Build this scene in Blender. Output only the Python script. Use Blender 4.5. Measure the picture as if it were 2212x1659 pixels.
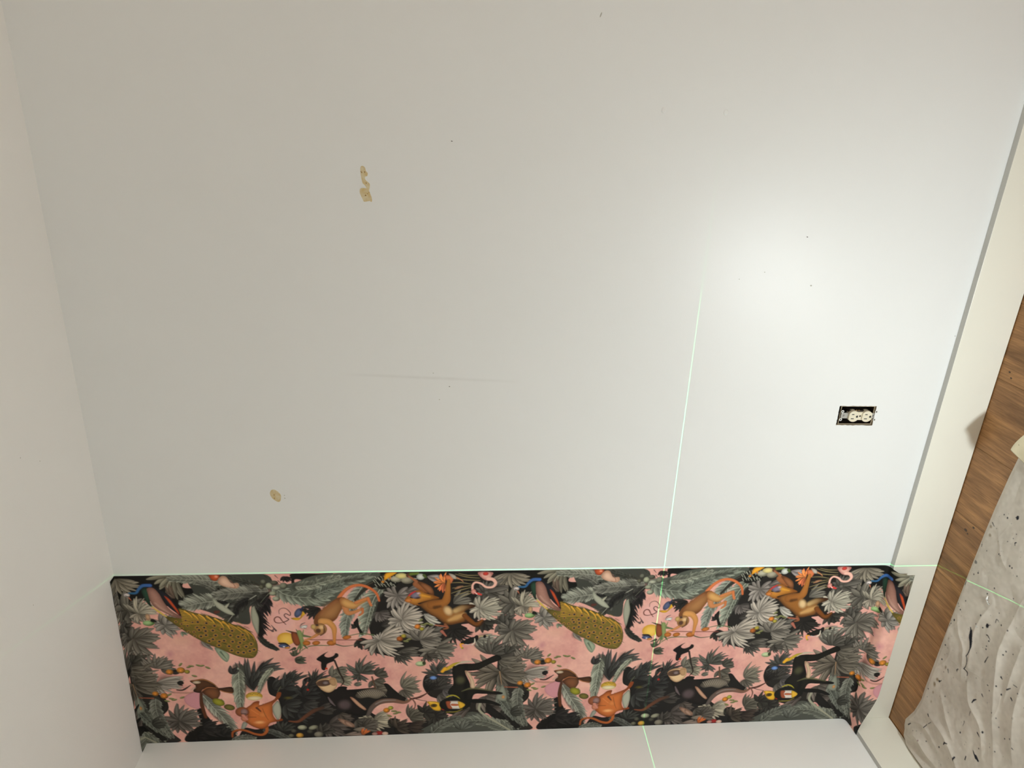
import bpy, bmesh, math, random
import numpy as np
from mathutils import Matrix, Vector
from mathutils.geometry import tessellate_polygon

# ---------------------------------------------------------------- scene, camera, light, exposure
for o in list(bpy.data.objects):
    bpy.data.objects.remove(o)
scene = bpy.context.scene
C = scene.collection

cam_d = bpy.data.cameras.new('camera')
cam_d.sensor_fit = 'HORIZONTAL'
cam_d.sensor_width = 36.0
cam_d.lens = 1523.07 / 2212 * 36.0
cam_d.clip_start = 0.02
cam = bpy.data.objects.new('camera', cam_d)
C.objects.link(cam)
right = Vector((0.04504576, -0.08403786, -0.99544388))      # the phone is held on its side: real "down" is picture right
up = Vector((0.92902942, 0.36984772, 0.0108169))
fwd = Vector((-0.36725362, 0.9252839, -0.09473372))
m = Matrix((right, up, -fwd)).transposed().to_4x4()
m.translation = Vector((1.90311, -1.71815, 1.52474))
cam.matrix_world = m
scene.camera = cam

world = bpy.data.worlds.new('world')
scene.world = world
world.use_nodes = True
world.node_tree.nodes['Background'].inputs[0].default_value = (0.9, 0.85, 0.76, 1)
world.node_tree.nodes['Background'].inputs[1].default_value = 0.05

vs = scene.view_settings
vs.view_transform = 'Standard'
vs.look = 'None'
vs.gamma = 1.0
vs.use_curve_mapping = False
vs.exposure = 0.22
scene.cycles.use_light_tree = False
scene.cycles.adaptive_threshold = 0.02
scene.cycles.max_bounces = 8
scene.cycles.diffuse_bounces = 6

# a work lamp standing low on the floor, its reflector turned to the corner being papered; the white room does the rest
LAMP_AXIS = Vector((-0.62, 0.78, 0.02)).normalized()
lamp_d = bpy.data.lights.new('work_lamp', 'POINT')
lamp_d.shadow_soft_size = 0.05
lamp_d.energy = 23.8
lamp_d.color = (0.915, 1.0, 1.03)
lamp = bpy.data.objects.new('work_lamp', lamp_d)
C.objects.link(lamp)
lamp.location = (1.302, -1.25, 0.165)
lamp_d.use_nodes = True
lt = lamp_d.node_tree
ltc = lt.nodes.new('ShaderNodeTexCoord')
ldt = lt.nodes.new('ShaderNodeVectorMath')
ldt.operation = 'DOT_PRODUCT'
ldt.inputs[1].default_value = LAMP_AXIS
lt.links.new(ltc.outputs['Normal'], ldt.inputs[0])
lmr = lt.nodes.new('ShaderNodeMapRange')                    # reflector: strong in front, weak behind
lmr.inputs[1].default_value = -0.3
lmr.inputs[2].default_value = 1.0
lmr.inputs[3].default_value = 0.50
lmr.inputs[4].default_value = 1.44
lt.links.new(ldt.outputs['Value'], lmr.inputs[0])
lt.links.new(lmr.outputs[0], lt.nodes['Emission'].inputs['Strength'])

# added soft warm fill light at the right-hand wall, which has no opening
side_fill_d = bpy.data.lights.new('side_fill_light', 'AREA')
side_fill_d.shape = 'RECTANGLE'
side_fill_d.size = 1.4
side_fill_d.size_y = 2.0
side_fill_d.energy = 18.0
side_fill_d.color = (1.0, 0.945, 0.84)
side_fill = bpy.data.objects.new('side_fill_light', side_fill_d)
C.objects.link(side_fill)
side_fill.location = (4.58, -1.05, 1.03)
side_fill.rotation_euler = Vector((-1.0, 0.0, 0.0)).to_track_quat('-Z', 'Y').to_euler()

# the laser level: a point source that throws one upright and one level sheet of green light
LASER = Vector((0.634 + 0.32 * 1.05, -1.05, 0.893))
las_d = bpy.data.lights.new('laser_level', 'POINT')
las_d.shadow_soft_size = 0.0
las_d.energy = 1.0
las_d.color = (1, 1, 1)
las = bpy.data.objects.new('laser_level', las_d)
C.objects.link(las)
las.location = LASER
las_d.use_nodes = True
nt = las_d.node_tree
nt.nodes.clear()
def N(kind, **kw):
    n = nt.nodes.new(kind)
    for k, v in kw.items():
        setattr(n, k, v)
    return n
def vdot(vec):
    d = N('ShaderNodeVectorMath', operation='DOT_PRODUCT')
    nt.links.new(tc.outputs['Normal'], d.inputs[0])
    d.inputs[1].default_value = vec
    return d.outputs['Value']
def mth(op, a, b=None):
    n = N('ShaderNodeMath', operation=op)
    for i, v in enumerate((a, b)):
        if v is None:
            continue
        if isinstance(v, (int, float)):
            n.inputs[i].default_value = v
        else:
            nt.links.new(v, n.inputs[i])
    return n.outputs[0]
tc = N('ShaderNodeTexCoord')
axis = Vector((-0.32, 1.0, 0.0)).normalized()
def sheet(normal, power, gain):
    a = mth('ABSOLUTE', vdot(Vector(normal).normalized()))
    r = N('ShaderNodeMapRange', interpolation_type='SMOOTHSTEP')
    nt.links.new(a, r.inputs[0])
    r.inputs[1].default_value = 0.0004
    r.inputs[2].default_value = 0.0016
    r.inputs[3].default_value = 1.0
    r.inputs[4].default_value = 0.0
    fan = mth('POWER', mth('ABSOLUTE', vdot(axis)), power)
    return mth('MULTIPLY', mth('MULTIPLY', r.outputs[0], fan), gain)
em = N('ShaderNodeEmission')
em.inputs['Color'].default_value = (0.09, 1.0, 0.28, 1)
nt.links.new(mth('ADD', sheet((-0.0122, 0.025, 1.0), 6.5, 125.0), sheet((1.0, 0.32, 0.0), 3.6, 220.0)), em.inputs['Strength'])
out = N('ShaderNodeOutputLight')
nt.links.new(em.outputs[0], out.inputs[0])

# ---------------------------------------------------------------- helpers
rnd = random.Random(7)

def lin1(c):
    return tuple((v / 255 / 12.92 if v <= 10 else ((v / 255 + 0.055) / 1.055) ** 2.4) for v in c)

def mesh_obj(name, verts, faces, mat, parent=None, smooth=False, loc=None):
    me = bpy.data.meshes.new(name)
    me.from_pydata([tuple(v) for v in verts], [], [tuple(f) for f in faces])
    me.update()
    return link(name, me, mat, parent, smooth, loc)

def link(name, me, mat, parent=None, smooth=False, loc=None):
    if mat is not None and not me.materials:
        me.materials.append(mat)
    if smooth:
        me.polygons.foreach_set('use_smooth', [True] * len(me.polygons))
    o = bpy.data.objects.new(name, me)
    C.objects.link(o)
    if loc is not None:
        o.location = loc
    if parent is not None:
        o.parent = parent
    return o

def bm_obj(name, bm, mat, parent=None, smooth=False, loc=None):
    bmesh.ops.recalc_face_normals(bm, faces=bm.faces)
    me = bpy.data.meshes.new(name)
    bm.to_mesh(me)
    bm.free()
    return link(name, me, mat, parent, smooth, loc)

def box_bm(x0, x1, y0, y1, z0, z1, bevel=0.0, seg=2):
    bm = bmesh.new()
    bmesh.ops.create_cube(bm, size=1.0)
    for v in bm.verts:
        v.co = Vector(((x0 + x1) / 2 + v.co.x * (x1 - x0), (y0 + y1) / 2 + v.co.y * (y1 - y0), (z0 + z1) / 2 + v.co.z * (z1 - z0)))
    if bevel:
        bmesh.ops.bevel(bm, geom=bm.edges[:], offset=bevel, segments=seg, affect='EDGES', profile=0.5)
    return bm

def structure(o):
    o['kind'] = 'structure'
    return o

def thing(o, label, cat, group=None):
    o['label'] = label
    o['category'] = cat
    if group:
        o['group'] = group
    return o

def material(name, base, rough=0.5, spec=0.5, metal=0.0):
    mt = bpy.data.materials.new(name)
    mt.use_nodes = True
    b = mt.node_tree.nodes['Principled BSDF']
    b.inputs['Base Color'].default_value = (*base, 1)
    b.inputs['Roughness'].default_value = rough
    b.inputs['Specular IOR Level'].default_value = spec
    b.inputs['Metallic'].default_value = metal
    return mt, mt.node_tree, b

def node(t, kind, **kw):
    n = t.nodes.new(kind)
    for k, v in kw.items():
        setattr(n, k, v)
    return n

def painted(name, base, rough, bump=0.06, scale=350.0, var=0.015, spec=0.5):
    """Rolled wall paint: an even colour with a fine stipple."""
    mt, t, b = material(name, base, rough, spec)
    tcn = node(t, 'ShaderNodeTexCoord')
    n1 = node(t, 'ShaderNodeTexNoise')
    n1.inputs['Scale'].default_value = scale
    n1.inputs['Detail'].default_value = 3
    n2 = node(t, 'ShaderNodeTexNoise')
    n2.inputs['Scale'].default_value = 2.3
    n2.inputs['Detail'].default_value = 4
    t.links.new(tcn.outputs['Object'], n1.inputs['Vector'])
    t.links.new(tcn.outputs['Object'], n2.inputs['Vector'])
    mx = node(t, 'ShaderNodeMix', data_type='RGBA')
    mx.inputs[6].default_value = (*[v * (1 - var) for v in base], 1)
    mx.inputs[7].default_value = (*[min(1, v * (1 + var)) for v in base], 1)
    t.links.new(n2.outputs['Fac'], mx.inputs[0])
    t.links.new(mx.outputs[2], b.inputs['Base Color'])
    bp = node(t, 'ShaderNodeBump')
    bp.inputs['Strength'].default_value = bump
    bp.inputs['Distance'].default_value = 0.002
    t.links.new(n1.outputs['Fac'], bp.inputs['Height'])
    t.links.new(bp.outputs[0], b.inputs['Normal'])
    return mt, t, b, mx

# ---------------------------------------------------------------- materials of the room
H = 2.44
XR, YF = 4.6, -3.2
M_wall, t, b, mx = painted('wall_paint', (0.84, 0.85, 0.84), 0.41, spec=0.5)
# a faint grey rub mark on the wall, running up at about x = 1.235
tcn = node(t, 'ShaderNodeTexCoord')
sp = node(t, 'ShaderNodeSeparateXYZ')
t.links.new(tcn.outputs['Object'], sp.inputs[0])
def tm(op, a, bb=None):
    n = node(t, 'ShaderNodeMath', operation=op)
    for i, v in enumerate((a, bb)):
        if v is None:
            continue
        if isinstance(v, (int, float)):
            n.inputs[i].default_value = v
        else:
            t.links.new(v, n.inputs[i])
    return n.outputs[0]
dx = tm('ABSOLUTE', tm('SUBTRACT', sp.outputs['X'], tm('ADD', tm('MULTIPLY', sp.outputs['Z'], 0.034), 1.1825)))
band = tm('MAXIMUM', tm('SUBTRACT', 1.0, tm('DIVIDE', dx, 0.006)), 0.0)
win = tm('MAXIMUM', tm('SUBTRACT', 1.0, tm('POWER', tm('DIVIDE', tm('ABSOLUTE', tm('SUBTRACT', sp.outputs['Z'], 1.56)), 0.24), 2.0)), 0.0)
nz = node(t, 'ShaderNodeTexNoise')
nz.inputs['Scale'].default_value = 22
t.links.new(tcn.outputs['Object'], nz.inputs['Vector'])
fac = tm('MULTIPLY', tm('MULTIPLY', band, win), tm('MULTIPLY', nz.outputs['Fac'], 0.30))
mm2 = node(t, 'ShaderNodeMix', data_type='RGBA')
mm2.inputs[7].default_value = (0.42, 0.41, 0.37, 1)
t.links.new(fac, mm2.inputs[0])
t.links.new(mx.outputs[2], mm2.inputs[6])
t.links.new(mm2.outputs[2], b.inputs['Base Color'])

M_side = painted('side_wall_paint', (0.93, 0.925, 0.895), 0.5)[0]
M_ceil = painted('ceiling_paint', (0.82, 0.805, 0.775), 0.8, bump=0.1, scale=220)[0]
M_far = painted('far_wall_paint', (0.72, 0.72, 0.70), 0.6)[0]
M_base = painted('baseboard_enamel', (0.85, 0.83, 0.73), 0.33, bump=0.02, scale=120)[0]
M_base_top = painted('baseboard_top_grey', (0.58, 0.58, 0.55), 0.6, bump=0.05, scale=200)[0]
M_gyp = painted('cut_plasterboard', (0.50, 0.42, 0.30), 0.9, bump=0.5, scale=500, var=0.25)[0]

def wood():
    mt, t, b = material('floor_oak', (0.3, 0.2, 0.12), 0.42, 0.4)
    tcn = node(t, 'ShaderNodeTexCoord')
    oi = node(t, 'ShaderNodeObjectInfo')
    off = node(t, 'ShaderNodeVectorMath', operation='SCALE')
    cb = node(t, 'ShaderNodeCombineXYZ')
    for i, k in enumerate((7.0, 13.0, 3.0)):
        mu = node(t, 'ShaderNodeMath', operation='MULTIPLY')
        t.links.new(oi.outputs['Random'], mu.inputs[0])
        mu.inputs[1].default_value = k
        t.links.new(mu.outputs[0], cb.inputs[i])
    ad = node(t, 'ShaderNodeVectorMath', operation='ADD')
    t.links.new(tcn.outputs['Object'], ad.inputs[0])
    t.links.new(cb.outputs[0], ad.inputs[1])
    def stretched(sx, sy, scale, detail, dist=0.0, rough=0.6):
        mp = node(t, 'ShaderNodeMapping')
        mp.inputs['Scale'].default_value = (sx, sy, 1)
        t.links.new(ad.outputs[0], mp.inputs['Vector'])
        n = node(t, 'ShaderNodeTexNoise')
        n.inputs['Scale'].default_value = scale
        n.inputs['Detail'].default_value = detail
        n.inputs['Roughness'].default_value = rough
        n.inputs['Distortion'].default_value = dist
        t.links.new(mp.outputs[0], n.inputs['Vector'])
        return n.outputs['Fac']
    broad = stretched(1, 0.10, 34, 5, 0.8)
    fine = stretched(1, 0.05, 330, 4)
    ring = stretched(1, 0.16, 13, 3, 1.6)
    r1 = node(t, 'ShaderNodeValToRGB')
    e = r1.color_ramp.elements
    e[0].position, e[0].color = 0.30, (*lin1((134, 98, 62)), 1)
    e[1].position, e[1].color = 0.72, (*lin1((190, 144, 96)), 1)
    x = e.new(0.5)
    x.color = (*lin1((162, 120, 78)), 1)
    t.links.new(broad, r1.inputs[0])
    r2 = node(t, 'ShaderNodeValToRGB')
    e = r2.color_ramp.elements
    e[0].position, e[0].color = 0.34, (0.6, 0.57, 0.52, 1)
    e[1].position, e[1].color = 0.66, (1.25, 1.22, 1.16, 1)
    t.links.new(fine, r2.inputs[0])
    m1 = node(t, 'ShaderNodeMix', data_type='RGBA', blend_type='MULTIPLY')
    m1.inputs[0].default_value = 0.6
    t.links.new(r1.outputs[0], m1.inputs[6])
    t.links.new(r2.outputs[0], m1.inputs[7])
    r3 = node(t, 'ShaderNodeValToRGB')
    e = r3.color_ramp.elements
    e[0].position, e[0].color = 0.40, (0.70, 0.66, 0.60, 1)
    e[1].position, e[1].color = 0.56, (1.1, 1.1, 1.08, 1)
    t.links.new(ring, r3.inputs[0])
    m2 = node(t, 'ShaderNodeMix', data_type='RGBA', blend_type='MULTIPLY')
    m2.inputs[0].default_value = 0.5
    t.links.new(m1.outputs[2], m2.inputs[6])
    t.links.new(r3.outputs[0], m2.inputs[7])
    # knots
    mp = node(t, 'ShaderNodeMapping')
    mp.inputs['Scale'].default_value = (1, 0.55, 1)
    t.links.new(ad.outputs[0], mp.inputs['Vector'])
    vo = node(t, 'ShaderNodeTexVoronoi')
    vo.inputs['Scale'].default_value = 5.5
    t.links.new(mp.outputs[0], vo.inputs['Vector'])
    rk = node(t, 'ShaderNodeMapRange', interpolation_type='SMOOTHSTEP')
    rk.inputs[1].default_value = 0.025
    rk.inputs[2].default_value = 0.075
    rk.inputs[3].default_value = 0.75
    rk.inputs[4].default_value = 0.0
    t.links.new(vo.outputs['Distance'], rk.inputs[0])
    m3 = node(t, 'ShaderNodeMix', data_type='RGBA')
    m3.inputs[7].default_value = (*lin1((62, 46, 34)), 1)
    t.links.new(rk.outputs[0], m3.inputs[0])
    t.links.new(m2.outputs[2], m3.inputs[6])
    t.links.new(m3.outputs[2], b.inputs['Base Color'])
    bp = node(t, 'ShaderNodeBump')
    bp.inputs['Strength'].default_value = 0.18
    bp.inputs['Distance'].default_value = 0.001
    t.links.new(fine, bp.inputs['Height'])
    t.links.new(bp.outputs[0], b.inputs['Normal'])
    return mt
M_wood = wood()
M_under = material('underlay', (0.03, 0.02, 0.012), 0.9)[0]

# ---------------------------------------------------------------- the room
# back wall with the ragged opening cut for the socket box
HX0, HX1, HZ0, HZ1 = 1.1068, 1.1665, 0.3195, 0.4285
hole = []
def side(p, q, n):
    for i in range(n):
        f = i / n
        j = 0.0007 if i else 0.0003
        hole.append((p[0] + (q[0] - p[0]) * f + rnd.uniform(-j, j), p[1] + (q[1] - p[1]) * f + rnd.uniform(-j, j)))
side((HX0, HZ0), (HX1, HZ0 + 0.0008), 12)
side((HX1, HZ0 + 0.0008), (HX1 - 0.0006, HZ1), 20)
side((HX1 - 0.0006, HZ1), (HX0 + 0.0005, HZ1 - 0.0015), 12)
side((HX0 + 0.0005, HZ1 - 0.0015), (HX0, HZ0), 20)
outer = [(0.0, 0.0), (XR, 0.0), (XR, H), (0.0, H)]
polys = [[Vector((x, z, 0)) for x, z in outer], [Vector((x, z, 0)) for x, z in reversed(hole)]]
tris = tessellate_polygon(polys)
flat = outer + list(reversed(hole))
verts = [(x, 0.0, z) for x, z in flat]
nf = len(flat)
verts += [(x, 0.0127, z) for x, z in hole] + [(0, 0.1, 0), (XR, 0.1, 0), (XR, 0.1, H), (0, 0.1, H)]
faces = [tuple(f) for f in tris]
nh = len(hole)
fr = [4 + nh - 1 - i for i in range(nh)]
inner = [(fr[i], fr[(i + 1) % nh], nf + (i + 1) % nh, nf + i) for i in range(nh)]
k0 = nf + nh
rim = [(0, 1, k0 + 1, k0), (1, 2, k0 + 2, k0 + 1), (2, 3, k0 + 3, k0 + 2), (3, 0, k0, k0 + 3)]
wall_back = structure(mesh_obj('wall_back', verts, faces + inner + rim, M_wall))
wall_back.data.materials.append(M_gyp)
for i in range(len(faces), len(faces) + len(inner)):
    wall_back.data.polygons[i].material_index = 1
bm = bmesh.new()
bm.from_mesh(wall_back.data)
for f in bm.faces:                                     # the painted face looks into the room
    if abs(f.normal.y) > 0.9 and f.calc_center_median().y < 0.001 and f.normal.y > 0:
        f.normal_flip()
bm.to_mesh(wall_back.data)
bm.free()

structure(bm_obj('wall_left', box_bm(-0.1, 0.0, YF, 0.0, 0, H), M_side))
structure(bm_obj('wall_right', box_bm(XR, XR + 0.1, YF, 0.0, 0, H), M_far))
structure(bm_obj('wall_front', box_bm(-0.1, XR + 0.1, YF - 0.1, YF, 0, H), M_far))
ceiling = structure(bm_obj('ceiling', box_bm(-0.1, XR + 0.1, YF - 0.1, 0.1, H, H + 0.1), M_ceil))
floor = structure(bm_obj('floor', box_bm(-0.1, XR + 0.1, YF - 0.1, 0.1, -0.06, -0.0085), M_under))

HB, TB = 0.1429, 0.018
def baseboard(name, a, bb, horizontal):
    if horizontal:
        bm = box_bm(a, bb, -TB, 0.0, 0.0022, HB, 0.0012)
    else:
        bm = box_bm(0.0, TB, a, bb, 0.0022, HB, 0.0012)
    o = structure(bm_obj(name, bm, M_base, smooth=False))
    o.data.materials.append(M_base_top)                   # the top faces are a plain grey, darker than the front
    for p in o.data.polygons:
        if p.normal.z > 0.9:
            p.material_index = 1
    return o
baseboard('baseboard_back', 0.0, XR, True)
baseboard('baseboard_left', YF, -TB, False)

# made-up casing boards framing the added fill light on the solid wall
fill_casing = structure(bm_obj('fill_casing', box_bm(XR - 0.015, XR, -1.05 - 0.79, -1.05 + 0.79, 2.05, 2.14, 0.002), M_base))
for y0 in (-1.05 - 0.79, -1.05 + 0.70):
    bm_obj('fill_casing_side', box_bm(XR - 0.015, XR, y0, y0 + 0.09, 0.0, 2.05, 0.002), M_base, fill_casing)

# laminate planks run from the back wall into the room
PW = 0.2122
plank_me = {}
k = -4
while 0.8377 + k * PW < XR:
    x0 = 0.8377 + k * PW
    y = 0.05 + ((k * 0.437) % 1.0) * 0.9
    j = 0
    while y > YF:
        y1 = y
        y0 = y - 1.22
        a0, a1 = max(x0, -0.05) + 0.0003, min(x0 + PW, XR + 0.02) - 0.0003
        b1 = min(y1, 0.02)
        if b1 - y0 > 0.05:
            key = (round(a1 - a0, 4), round(b1 - y0, 4))
            if key not in plank_me:
                bm = box_bm(-(a1 - a0) / 2, (a1 - a0) / 2, -(b1 - y0) / 2 + 0.0003, (b1 - y0) / 2 - 0.0003, -0.008, 0.0, 0.0006, 1)
                bmesh.ops.recalc_face_normals(bm, faces=bm.faces)
                me = bpy.data.meshes.new('plank')
                bm.to_mesh(me)
                bm.free()
                me.materials.append(M_wood)
                plank_me[key] = me
            o = bpy.data.objects.new('plank', plank_me[key])
            C.objects.link(o)
            o.location = ((a0 + a1) / 2, (b1 + y0) / 2, 0)
            o.parent = floor
        y = y0
        j += 1
    k += 1
# ---------------------------------------------------------------- print painter (numpy)
def lin(c):
    c = np.asarray(c, float) / 255.0
    return np.where(c <= 0.04045, c / 12.92, ((c + 0.055) / 1.055) ** 2.4)

class Canvas:
    """A flat print in millimetres: A runs down the paper, B across it (B = 0 at the right edge)."""
    def __init__(self, la, lb, step, wrap, seed=3):
        self.s = step; self.la = la; self.wrap = wrap
        self.h = int(round(la / step)); self.w = int(round(lb / step))
        self.img = np.zeros((self.h, self.w, 3), np.float32)
        self.r = np.random.default_rng(seed)
    def win(self, a0, a1, b0, b1):
        s = self.s
        for off in ((-self.la, 0.0, self.la) if self.wrap else (0.0,)):
            i0 = max(0, int((a0 + off) / s) - 2); i1 = min(self.h, int((a1 + off) / s) + 3)
            j0 = max(0, int(b0 / s) - 2); j1 = min(self.w, int(b1 / s) + 3)
            if i0 < i1 and j0 < j1:
                A, B = np.meshgrid((np.arange(i0, i1) + .5) * s - off, (np.arange(j0, j1) + .5) * s, indexing='ij')
                yield slice(i0, i1), slice(j0, j1), A, B
    def put(self, si, sj, cov, col):
        v = self.img[si, sj]
        v += (np.asarray(col, np.float32) - v) * cov[..., None].astype(np.float32)
    # ---- a leaflet with a bent axis
    def petal(self, a, b, ang, L, w, k, c0, c1, fat=.55, vein=.25, op=1.0, rim=.35):
        ca, sa = math.cos(ang), math.sin(ang); R = L * (1 + abs(k) * .4) + w
        ex, ey = a + ca * L * .5, b + sa * L * .5
        for si, sj, A, B in self.win(min(a, a + ca * L) - abs(k) * L * 1.02 - w, max(a, a + ca * L) + abs(k) * L * 1.02 + w,
                                     min(b, b + sa * L) - abs(k) * L * 1.02 - w, max(b, b + sa * L) + abs(k) * L * 1.02 + w):
            x = (A - a) * ca + (B - b) * sa; y = -(A - a) * sa + (B - b) * ca
            u = np.clip(x / L, 0, 1); y = y - k * L * u * u
            sh = np.where(u < fat, np.sin(np.minimum(u / fat, 1) * 1.5708) ** .7, np.maximum(np.cos(np.clip((u - fat) / (1 - fat), 0, 1) * 1.5708), 0) ** .8)
            ww = w * (.12 + .88 * sh) * (x > 0) * (x < L) - .25 * self.s * ((x <= 0) | (x >= L))
            cov = np.clip((ww - np.abs(y)) / self.s + .5, 0, 1) * ((x > -.5) & (x < L + .5)) * op
            v = y / (w + 1e-6)
            sd = (1 - rim * v * v) * (1 + .30 * v) * (1 + vein * (np.abs(np.mod(v * 2.2 + .5, 1) - .5) - .25)) + (.40 * np.exp(-((v - .5) / .22) ** 2) * np.sin(3.1416 * u) if vein > 0 else 0)
            col = (np.asarray(c0) + (np.asarray(c1) - np.asarray(c0)) * np.clip(u * 1.35, 0, 1)[..., None]) * sd[..., None]
            self.put(si, sj, cov, col)
    def fan(self, a, b, r, a0, a1, n, col, curl=.3, wf=1.0, dark=.5, fat=.55, jit=.12):
        c1 = lin(col) * 1.22; c0 = c1 * dark; span = math.radians(a1 - a0); n = int(n * 1.25)
        w = r * wf * min(.2, .47 * abs(span) / n)
        self.ell(a + .35 * r * math.cos(math.radians(a0 + a1) / 2), b + .35 * r * math.sin(math.radians(a0 + a1) / 2), r * .44, r * .44, (18, 17, 15), (18, 17, 15), soft=r * .2, op=.6)
        order = list(range(n)); self.r.shuffle(order)
        for i in order:
            f = (i + .5) / n
            t = math.radians(a0) + span * f + self.r.uniform(-1, 1) * jit * span / n * 2
            L = r * (.76 + .26 * self.r.random()); k = -curl * 1.9 * math.sin(t) * (.55 + .7 * self.r.random()) + .12 * (self.r.random() - .5)
            m = .7 + .5 * self.r.random()
            self.petal(a, b, t, L * 1.02, w * 1.22, k, c0 * .14, c1 * .14, fat=fat, vein=0, op=.85)
            self.petal(a, b, t, L, w, k, c0 * m, c1 * m, fat=fat)
    def frond(self, pts, wl, wr, col, ang=58, gap=3.2, dark=.5, rib=None, ribw=1.6, op=1.0, fluff=.2):
        P = spline(pts, False, 14); d = np.r_[0, np.cumsum(np.hypot(*np.diff(P, axis=0).T))]
        n = max(6, int(d[-1] / gap)); c = lin(col)
        self.stroke(pts, [(wl + wr) * .5, (wl + wr) * .62, (wl + wr) * .3], [v * .42 for v in col], op=.8, soft=4, shade=0)
        for i in range(n + 1):
            f = i / n; q = np.array([np.interp(f * d[-1], d, P[:, 0]), np.interp(f * d[-1], d, P[:, 1])])
            q2 = np.array([np.interp(min(1, f + .03) * d[-1], d, P[:, 0]), np.interp(min(1, f + .03) * d[-1], d, P[:, 1])])
            q1 = np.array([np.interp(max(0, f - .03) * d[-1], d, P[:, 0]), np.interp(max(0, f - .03) * d[-1], d, P[:, 1])])
            t = math.atan2(q2[1] - q1[1], q2[0] - q1[0])
            env = math.sin(math.pi * min(1, .2 + .76 * f)) ** .42
            for sgn, wd in ((1, wr), (-1, wl)):
                if wd <= 0: continue
                L = wd * env * (1 + self.r.uniform(-fluff, fluff)) + 2
                m = .5 + .85 * self.r.random() ** 1.5
                self.petal(q[0], q[1], t + sgn * math.radians(ang - 22 * f + self.r.uniform(-5, 5)), L, gap * .95, -sgn * .16,
                           c * dark * m, c * m, fat=.35, vein=.1, op=op)
        if ribw > 0:
            self.stroke(pts, [ribw, ribw * .6], rib if rib is not None else [min(255, v * 1.18) for v in col])
    def stroke(self, pts, ws, col, col2=None, op=1.0, soft=0.0, shade=.35):
        P = spline(pts, False, 10) if len(pts) > 2 else np.array([np.array(pts[0]) + (np.array(pts[1]) - np.array(pts[0])) * t for t in np.linspace(0, 1, 6)])
        d = np.r_[0, np.cumsum(np.hypot(*np.diff(P, axis=0).T))]; d /= max(d[-1], 1e-6)
        W = np.interp(d, np.linspace(0, 1, len(ws)), ws) * .5; mw = W.max() + soft + 1
        c0 = lin(col); c1 = lin(col2) if col2 is not None else c0
        for si, sj, A, B in self.win(P[:, 0].min() - mw, P[:, 0].max() + mw, P[:, 1].min() - mw, P[:, 1].max() + mw):
            best = np.full(A.shape, -1e9); tt = np.zeros(A.shape); rel = np.ones(A.shape)
            for i in range(len(P) - 1):
                e = P[i + 1] - P[i]; l2 = e @ e + 1e-9
                u = np.clip(((A - P[i, 0]) * e[0] + (B - P[i, 1]) * e[1]) / l2, 0, 1)
                ds = np.hypot(A - P[i, 0] - u * e[0], B - P[i, 1] - u * e[1]); w = W[i] + (W[i + 1] - W[i]) * u
                g = w - ds; m = g > best
                best = np.where(m, g, best); tt = np.where(m, d[i] + (d[i + 1] - d[i]) * u, tt); rel = np.where(m, ds / (w + 1e-6), rel)
            cov = np.clip(best / (self.s + soft) + .5, 0, 1) * op
            col_ = (c0 + (c1 - c0) * tt[..., None]) * (1 + shade * .35 - shade * np.clip(rel, 0, 1)[..., None] ** 2)
            self.put(si, sj, cov, col_)
    def ell(self, a, b, ra, rb, col, edge=None, rot=0, soft=0.0, op=1.0, hl=0.0):
        c0 = lin(col); c1 = lin(edge) if edge is not None else c0 * .6; R = max(ra, rb) + soft + 1
        ca, sa = math.cos(math.radians(rot)), math.sin(math.radians(rot))
        for si, sj, A, B in self.win(a - R, a + R, b - R, b + R):
            x = ((A - a) * ca + (B - b) * sa) / ra; y = (-(A - a) * sa + (B - b) * ca) / rb
            q = np.hypot(x, y)
            cov = np.clip((1 - q) * min(ra, rb) / (self.s + soft) + (.5 if soft == 0 else 0), 0, 1) * op
            k = np.clip(np.hypot(x - hl, y - hl), 0, 1)[..., None] ** 2
            self.put(si, sj, cov, c0 + (c1 - c0) * k)
    def fill(self, pts, col, edge=None, rim=4.0, smooth=True, noise=.0, op=1.0):
        P = spline(pts, True, 6) if smooth else np.array(pts, float)
        c0 = lin(col); c1 = lin(edge) if edge is not None else c0 * .55; m0 = rim + 2
        for si, sj, A, B in self.win(P[:, 0].min() - m0, P[:, 0].max() + m0, P[:, 1].min() - m0, P[:, 1].max() + m0):
            acc = np.zeros(A.shape); q = self.s * .25
            for da, db in ((-q, -q), (q, -q), (-q, q), (q, q)):
                ins = np.zeros(A.shape, bool)
                for i in range(len(P)):
                    x0, y0 = P[i]; x1, y1 = P[(i + 1) % len(P)]
                    if y0 == y1: continue
                    c = ((B + db) < y0) != ((B + db) < y1)
                    ins ^= c & ((A + da) < (x1 - x0) * ((B + db) - y0) / (y1 - y0) + x0)
                acc += ins
            acc /= 4
            t = np.clip((blur(acc, max(1, int(rim / self.s))) - .5) * 2, 0, 1)[..., None]
            col_ = c1 + (c0 - c1) * t
            if noise: col_ = col_ * (1 + noise * (self.r.random(A.shape) - .5)[..., None])
            self.put(si, sj, acc * op, col_)

def blur(m, n):
    for ax in (0, 1):
        for _ in range(2):
            p = np.pad(m, [(n, n) if k == ax else (0, 0) for k in (0, 1)])
            c = np.cumsum(p, axis=ax); c = np.concatenate([np.zeros_like(np.take(c, [0], ax)), c], ax)
            L = m.shape[ax]; m = (np.take(c, range(2 * n, 2 * n + L), ax) - np.take(c, range(0, L), ax)) / (2 * n)
    return m

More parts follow.
